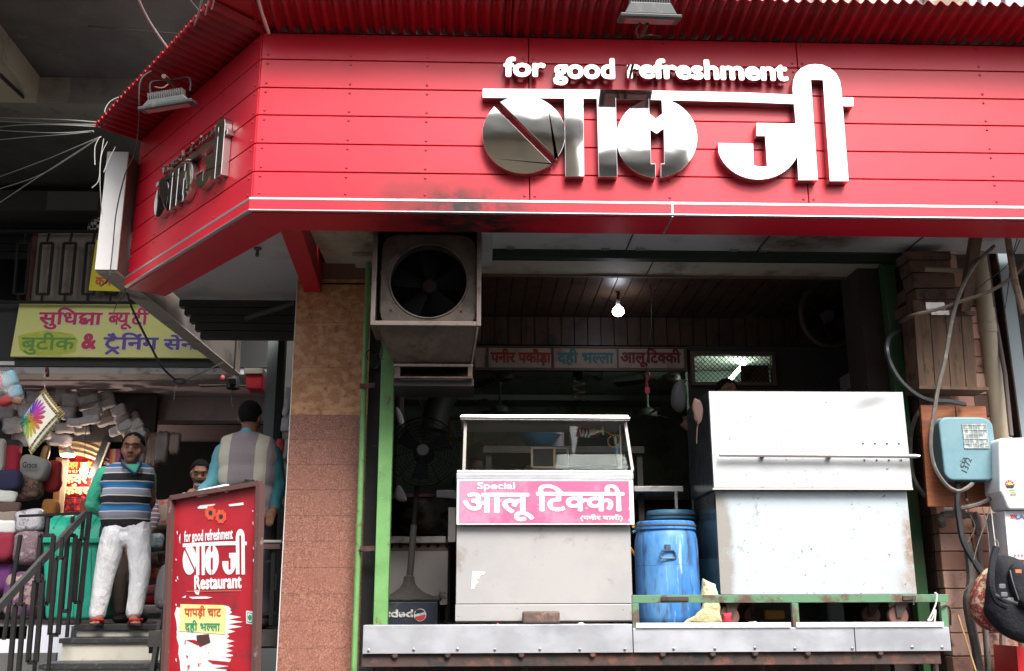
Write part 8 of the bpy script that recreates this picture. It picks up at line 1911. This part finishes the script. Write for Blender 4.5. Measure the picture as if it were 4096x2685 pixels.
# ceiling fan, red lamp box and charm in the bedding shop
cf2 = thing('ceiling_fan', 'dark ceiling fan in the bedding shop left of the red box', 'ceiling fan', tuple(gp(930, 1540, 9.9)))
c_ = gp(932, 1543, 9.9)
MB().lathe([(.05, -.04), (.065, -.03), (.065, .05), (.05, .09), (.02, .10)], c_, n=16).build('motor', BLACKM, cf2, smooth=True)
for a in (3.0, .35, 4.9):
    u = Vector((math.cos(a), math.sin(a), .0)); v = Vector((-math.sin(a), math.cos(a), 0)); b = MB()
    b.hexa([c_+u*.05-v*.03, c_+u*.34-v*.04, c_+u*.34+v*.04, c_+u*.05+v*.03]+[c_+u*.05-v*.03+Vector((0, 0, .006)), c_+u*.34-v*.04+Vector((0, 0, .006)), c_+u*.34+v*.04+Vector((0, 0, .012)), c_+u*.05+v*.03+Vector((0, 0, .01))]); b.build('blade', M('fan_dark_brown', (.05, .035, .03)), cf2)
MB().tube([c_+Vector((0, 0, .1)), Vector((c_.x, c_.y, 4.2))], .01, 6).build('rod', BLACKM, cf2)
tag(cable([c_+Vector((0, 0, -.04)), c_+Vector((-.01, 0, -.12)), c_+Vector((.01, 0, -.22))], .004, 'dangling_wire', CBK), 'short wire dangling under the dark bedding shop fan', 'wire')
rl_ = thing('red_box', 'red plastic box hanging left of the rolling shutter post, above the charm', 'box', tuple(gp(1015, 1560, 9.3)))
MB().hexa([gp(984, 1555, 9.3), gp(1048, 1557, 9.3), gp(1048, 1557, 9.3)+Vector((0, .2, 0)), gp(984, 1555, 9.3)+Vector((0, .2, 0)), gp(980, 1495, 9.3), gp(1052, 1495, 9.3), gp(1052, 1495, 9.3)+Vector((0, .2, 0)), gp(980, 1495, 9.3)+Vector((0, .2, 0))]).build('box_body', M('bright_red_plastic', (.45, .01, .02), rough=.4), rl_, bevel=.012)
pbox(MB(), 976, 1472, 1050, 1494, 9.28, .24).build('lid', CONCL, rl_)
ch_ = thing('lemon_charm', 'little lemon and chilli charm hanging under the red box', 'charm', tuple(gp(1005, 1615, 9.3)))
MB().tube([gp(1000, 1560, 9.3), gp(1002, 1585, 9.3), gp(1008, 1610, 9.3), gp(1018, 1630, 9.3)], .003, 5).build('thread', M('thread_red', (.35, .02, .04)), ch_)
MB().ell(gp(1006, 1612, 9.29), .018, .018, .019).build('lemon', M('lemon', (.40, .18, .02), rough=.5), ch_, smooth=True); MB().tube([gp(996, 1600, 9.28), gp(1008, 1604, 9.28), gp(1022, 1600, 9.28)], [.001, .005, .001], 6).build('chilli', M('chilli', (.10, .12, .02), rough=.5), ch_)
tag(MB().ell(gp(890, 1512, 9.8), .025, .025, .03).build('red_white_bulb', M('bulb_red_white', (.4, .05, .06), rough=.5), None, smooth=True), 'small red and white ornament above the dark fan', 'ornament')
# things in the gap between door post and pillar
random.seed(21)
for k, (px, py, w_, h_, c, lb, nm) in enumerate((
    (1150, 1610, 26, 120, (.5, .5, .52), 'shiny clear film roll hanging in the gap left of the pillar', 'film_roll'),
    (1145, 1700, 40, 60, (.45, .45, .47), 'white plastic wrapped pack in the gap left of the pillar', 'white_pack'),
    (1120, 1790, 34, 60, (.42, .02, .04), 'red pack in the gap beside the man seen from behind', 'red_pack'),
    (1150, 1800, 30, 80, (.32, .28, .27), 'pale pack right of the red pack', 'pale_pack'),
    (1140, 1900, 30, 90, (.18, .14, .13), 'dim brown pack beside the shaded sleeve', 'brown_pack'),
    (1135, 2010, 30, 40, (.36, .2, .08), 'small golden packet beside the granite tiles', 'golden_packet'))):
    bundle(px, py, w_, h_, 8.9, jit(.15), M('gap_%d' % k, c, rough=.4, bump=(14, 1, .02)), lb, nm, 'pack')
ts = thing('folding_table', 'small dark table with striped cloth edge left of the pillar', 'table', tuple(gp(1090, 2330, 7.7)))
pbox(MB(), 1045, 2160, 1125, 2170, 7.65, .4).build('table_top', STN, ts); pbox(MB(), 1045, 2172, 1120, 2196, 7.66, .38).build('table_skirt', M('skirt_brown', (.10, .06, .05), rough=.7), ts)
MB().bar(gp(1095, 2200, 7.7), gp(1085, 2500, 7.7), .03).build('leg', BLACKM, ts); MB().bar(gp(1050, 2455, 7.7), gp(1110, 2452, 7.7), .02).build('brace', BLACKM, ts); MB().bar(gp(1060, 2245, 7.72), gp(1108, 2245, 7.72), .02).build('brace', BLACKM, ts)
tag(pbox(MB(), 1080, 2295, 1104, 2360, 8.3, .02).build('bright_paper', M('paper_bright', (.7, .72, .76), rough=.7), None), 'white sheet glimpsed under the small dark table', 'sheet')
# ================================================================ GREEN BIN
bin_ = thing('green_bin', 'large turquoise green waste bin with rounded lid behind the stair railing', 'bin', tuple(gp(285, 2480, 9.9)))
GB = M('bin_green', (.01, .30, .20), rough=.45, var=((.008, .22, .15), 3, .4, .7), dirt=((.02, .08, .06), 14, .64, .72, (1, 1, .4)))
YGB = 9.85
b0_, b1_2, b2_, b3 = gp(178, 2478, YGB), gp(388, 2478, YGB), gp(395, 2166, YGB), gp(168, 2166, YGB)
def binbox(z0pts, D0, D1):
    a_, b_, c__, d_ = z0pts; return [a_, b_, b_+Vector((0, D0, 0)), a_+Vector((0, D0, 0)), d_, c__, c__+Vector((0, D1, 0)), d_+Vector((0, D1, 0))]
MB().hexa(binbox((b0_, b1_2, b2_, b3), .6, .68)).build('body', GB, bin_, bevel=.03, seg=3)
for px in (215, 285, 355): MB().bar(gp(px, 2470, YGB-.005), gp(px+2, 2200, YGB-.005), .04, .012).build('rib', GB, bin_, bevel=.004)
pbox(MB(), 158, 2150, 402, 2172, YGB-.04, .78).build('rim', GB, bin_, bevel=.008)
zr = gp(285, 2150, YGB-.04).z; xl_, xr_ = gp(180, 2150, YGB).x, gp(396, 2150, YGB).x
n = 12; mb = MB(); prof = [(YGB-.02+.35-.35*math.cos(math.pi*i/n), zr+.235*math.sin(math.pi*i/n)**.75) for i in range(n+1)]
mb.prism([(xl_, y, z+.001) for y, z in prof], (xr_-xl_, 0, 0)); mb.build('lid', GB, bin_, smooth=True)
for f in (.15, .38, .62, .85):
    x = xl_+(xr_-xl_)*f; MB().tube([(x, y-.004, z+.003) for y, z in prof[1:-1]], .008, 5).build('lid_rib', GB, bin_, smooth=True)
struct('bedding_floor_front', MB().box(-6.3, -3.9, 9.40, 9.72, 1.3, 1.4085), M('granite_floor', (.13, .12, .12)))
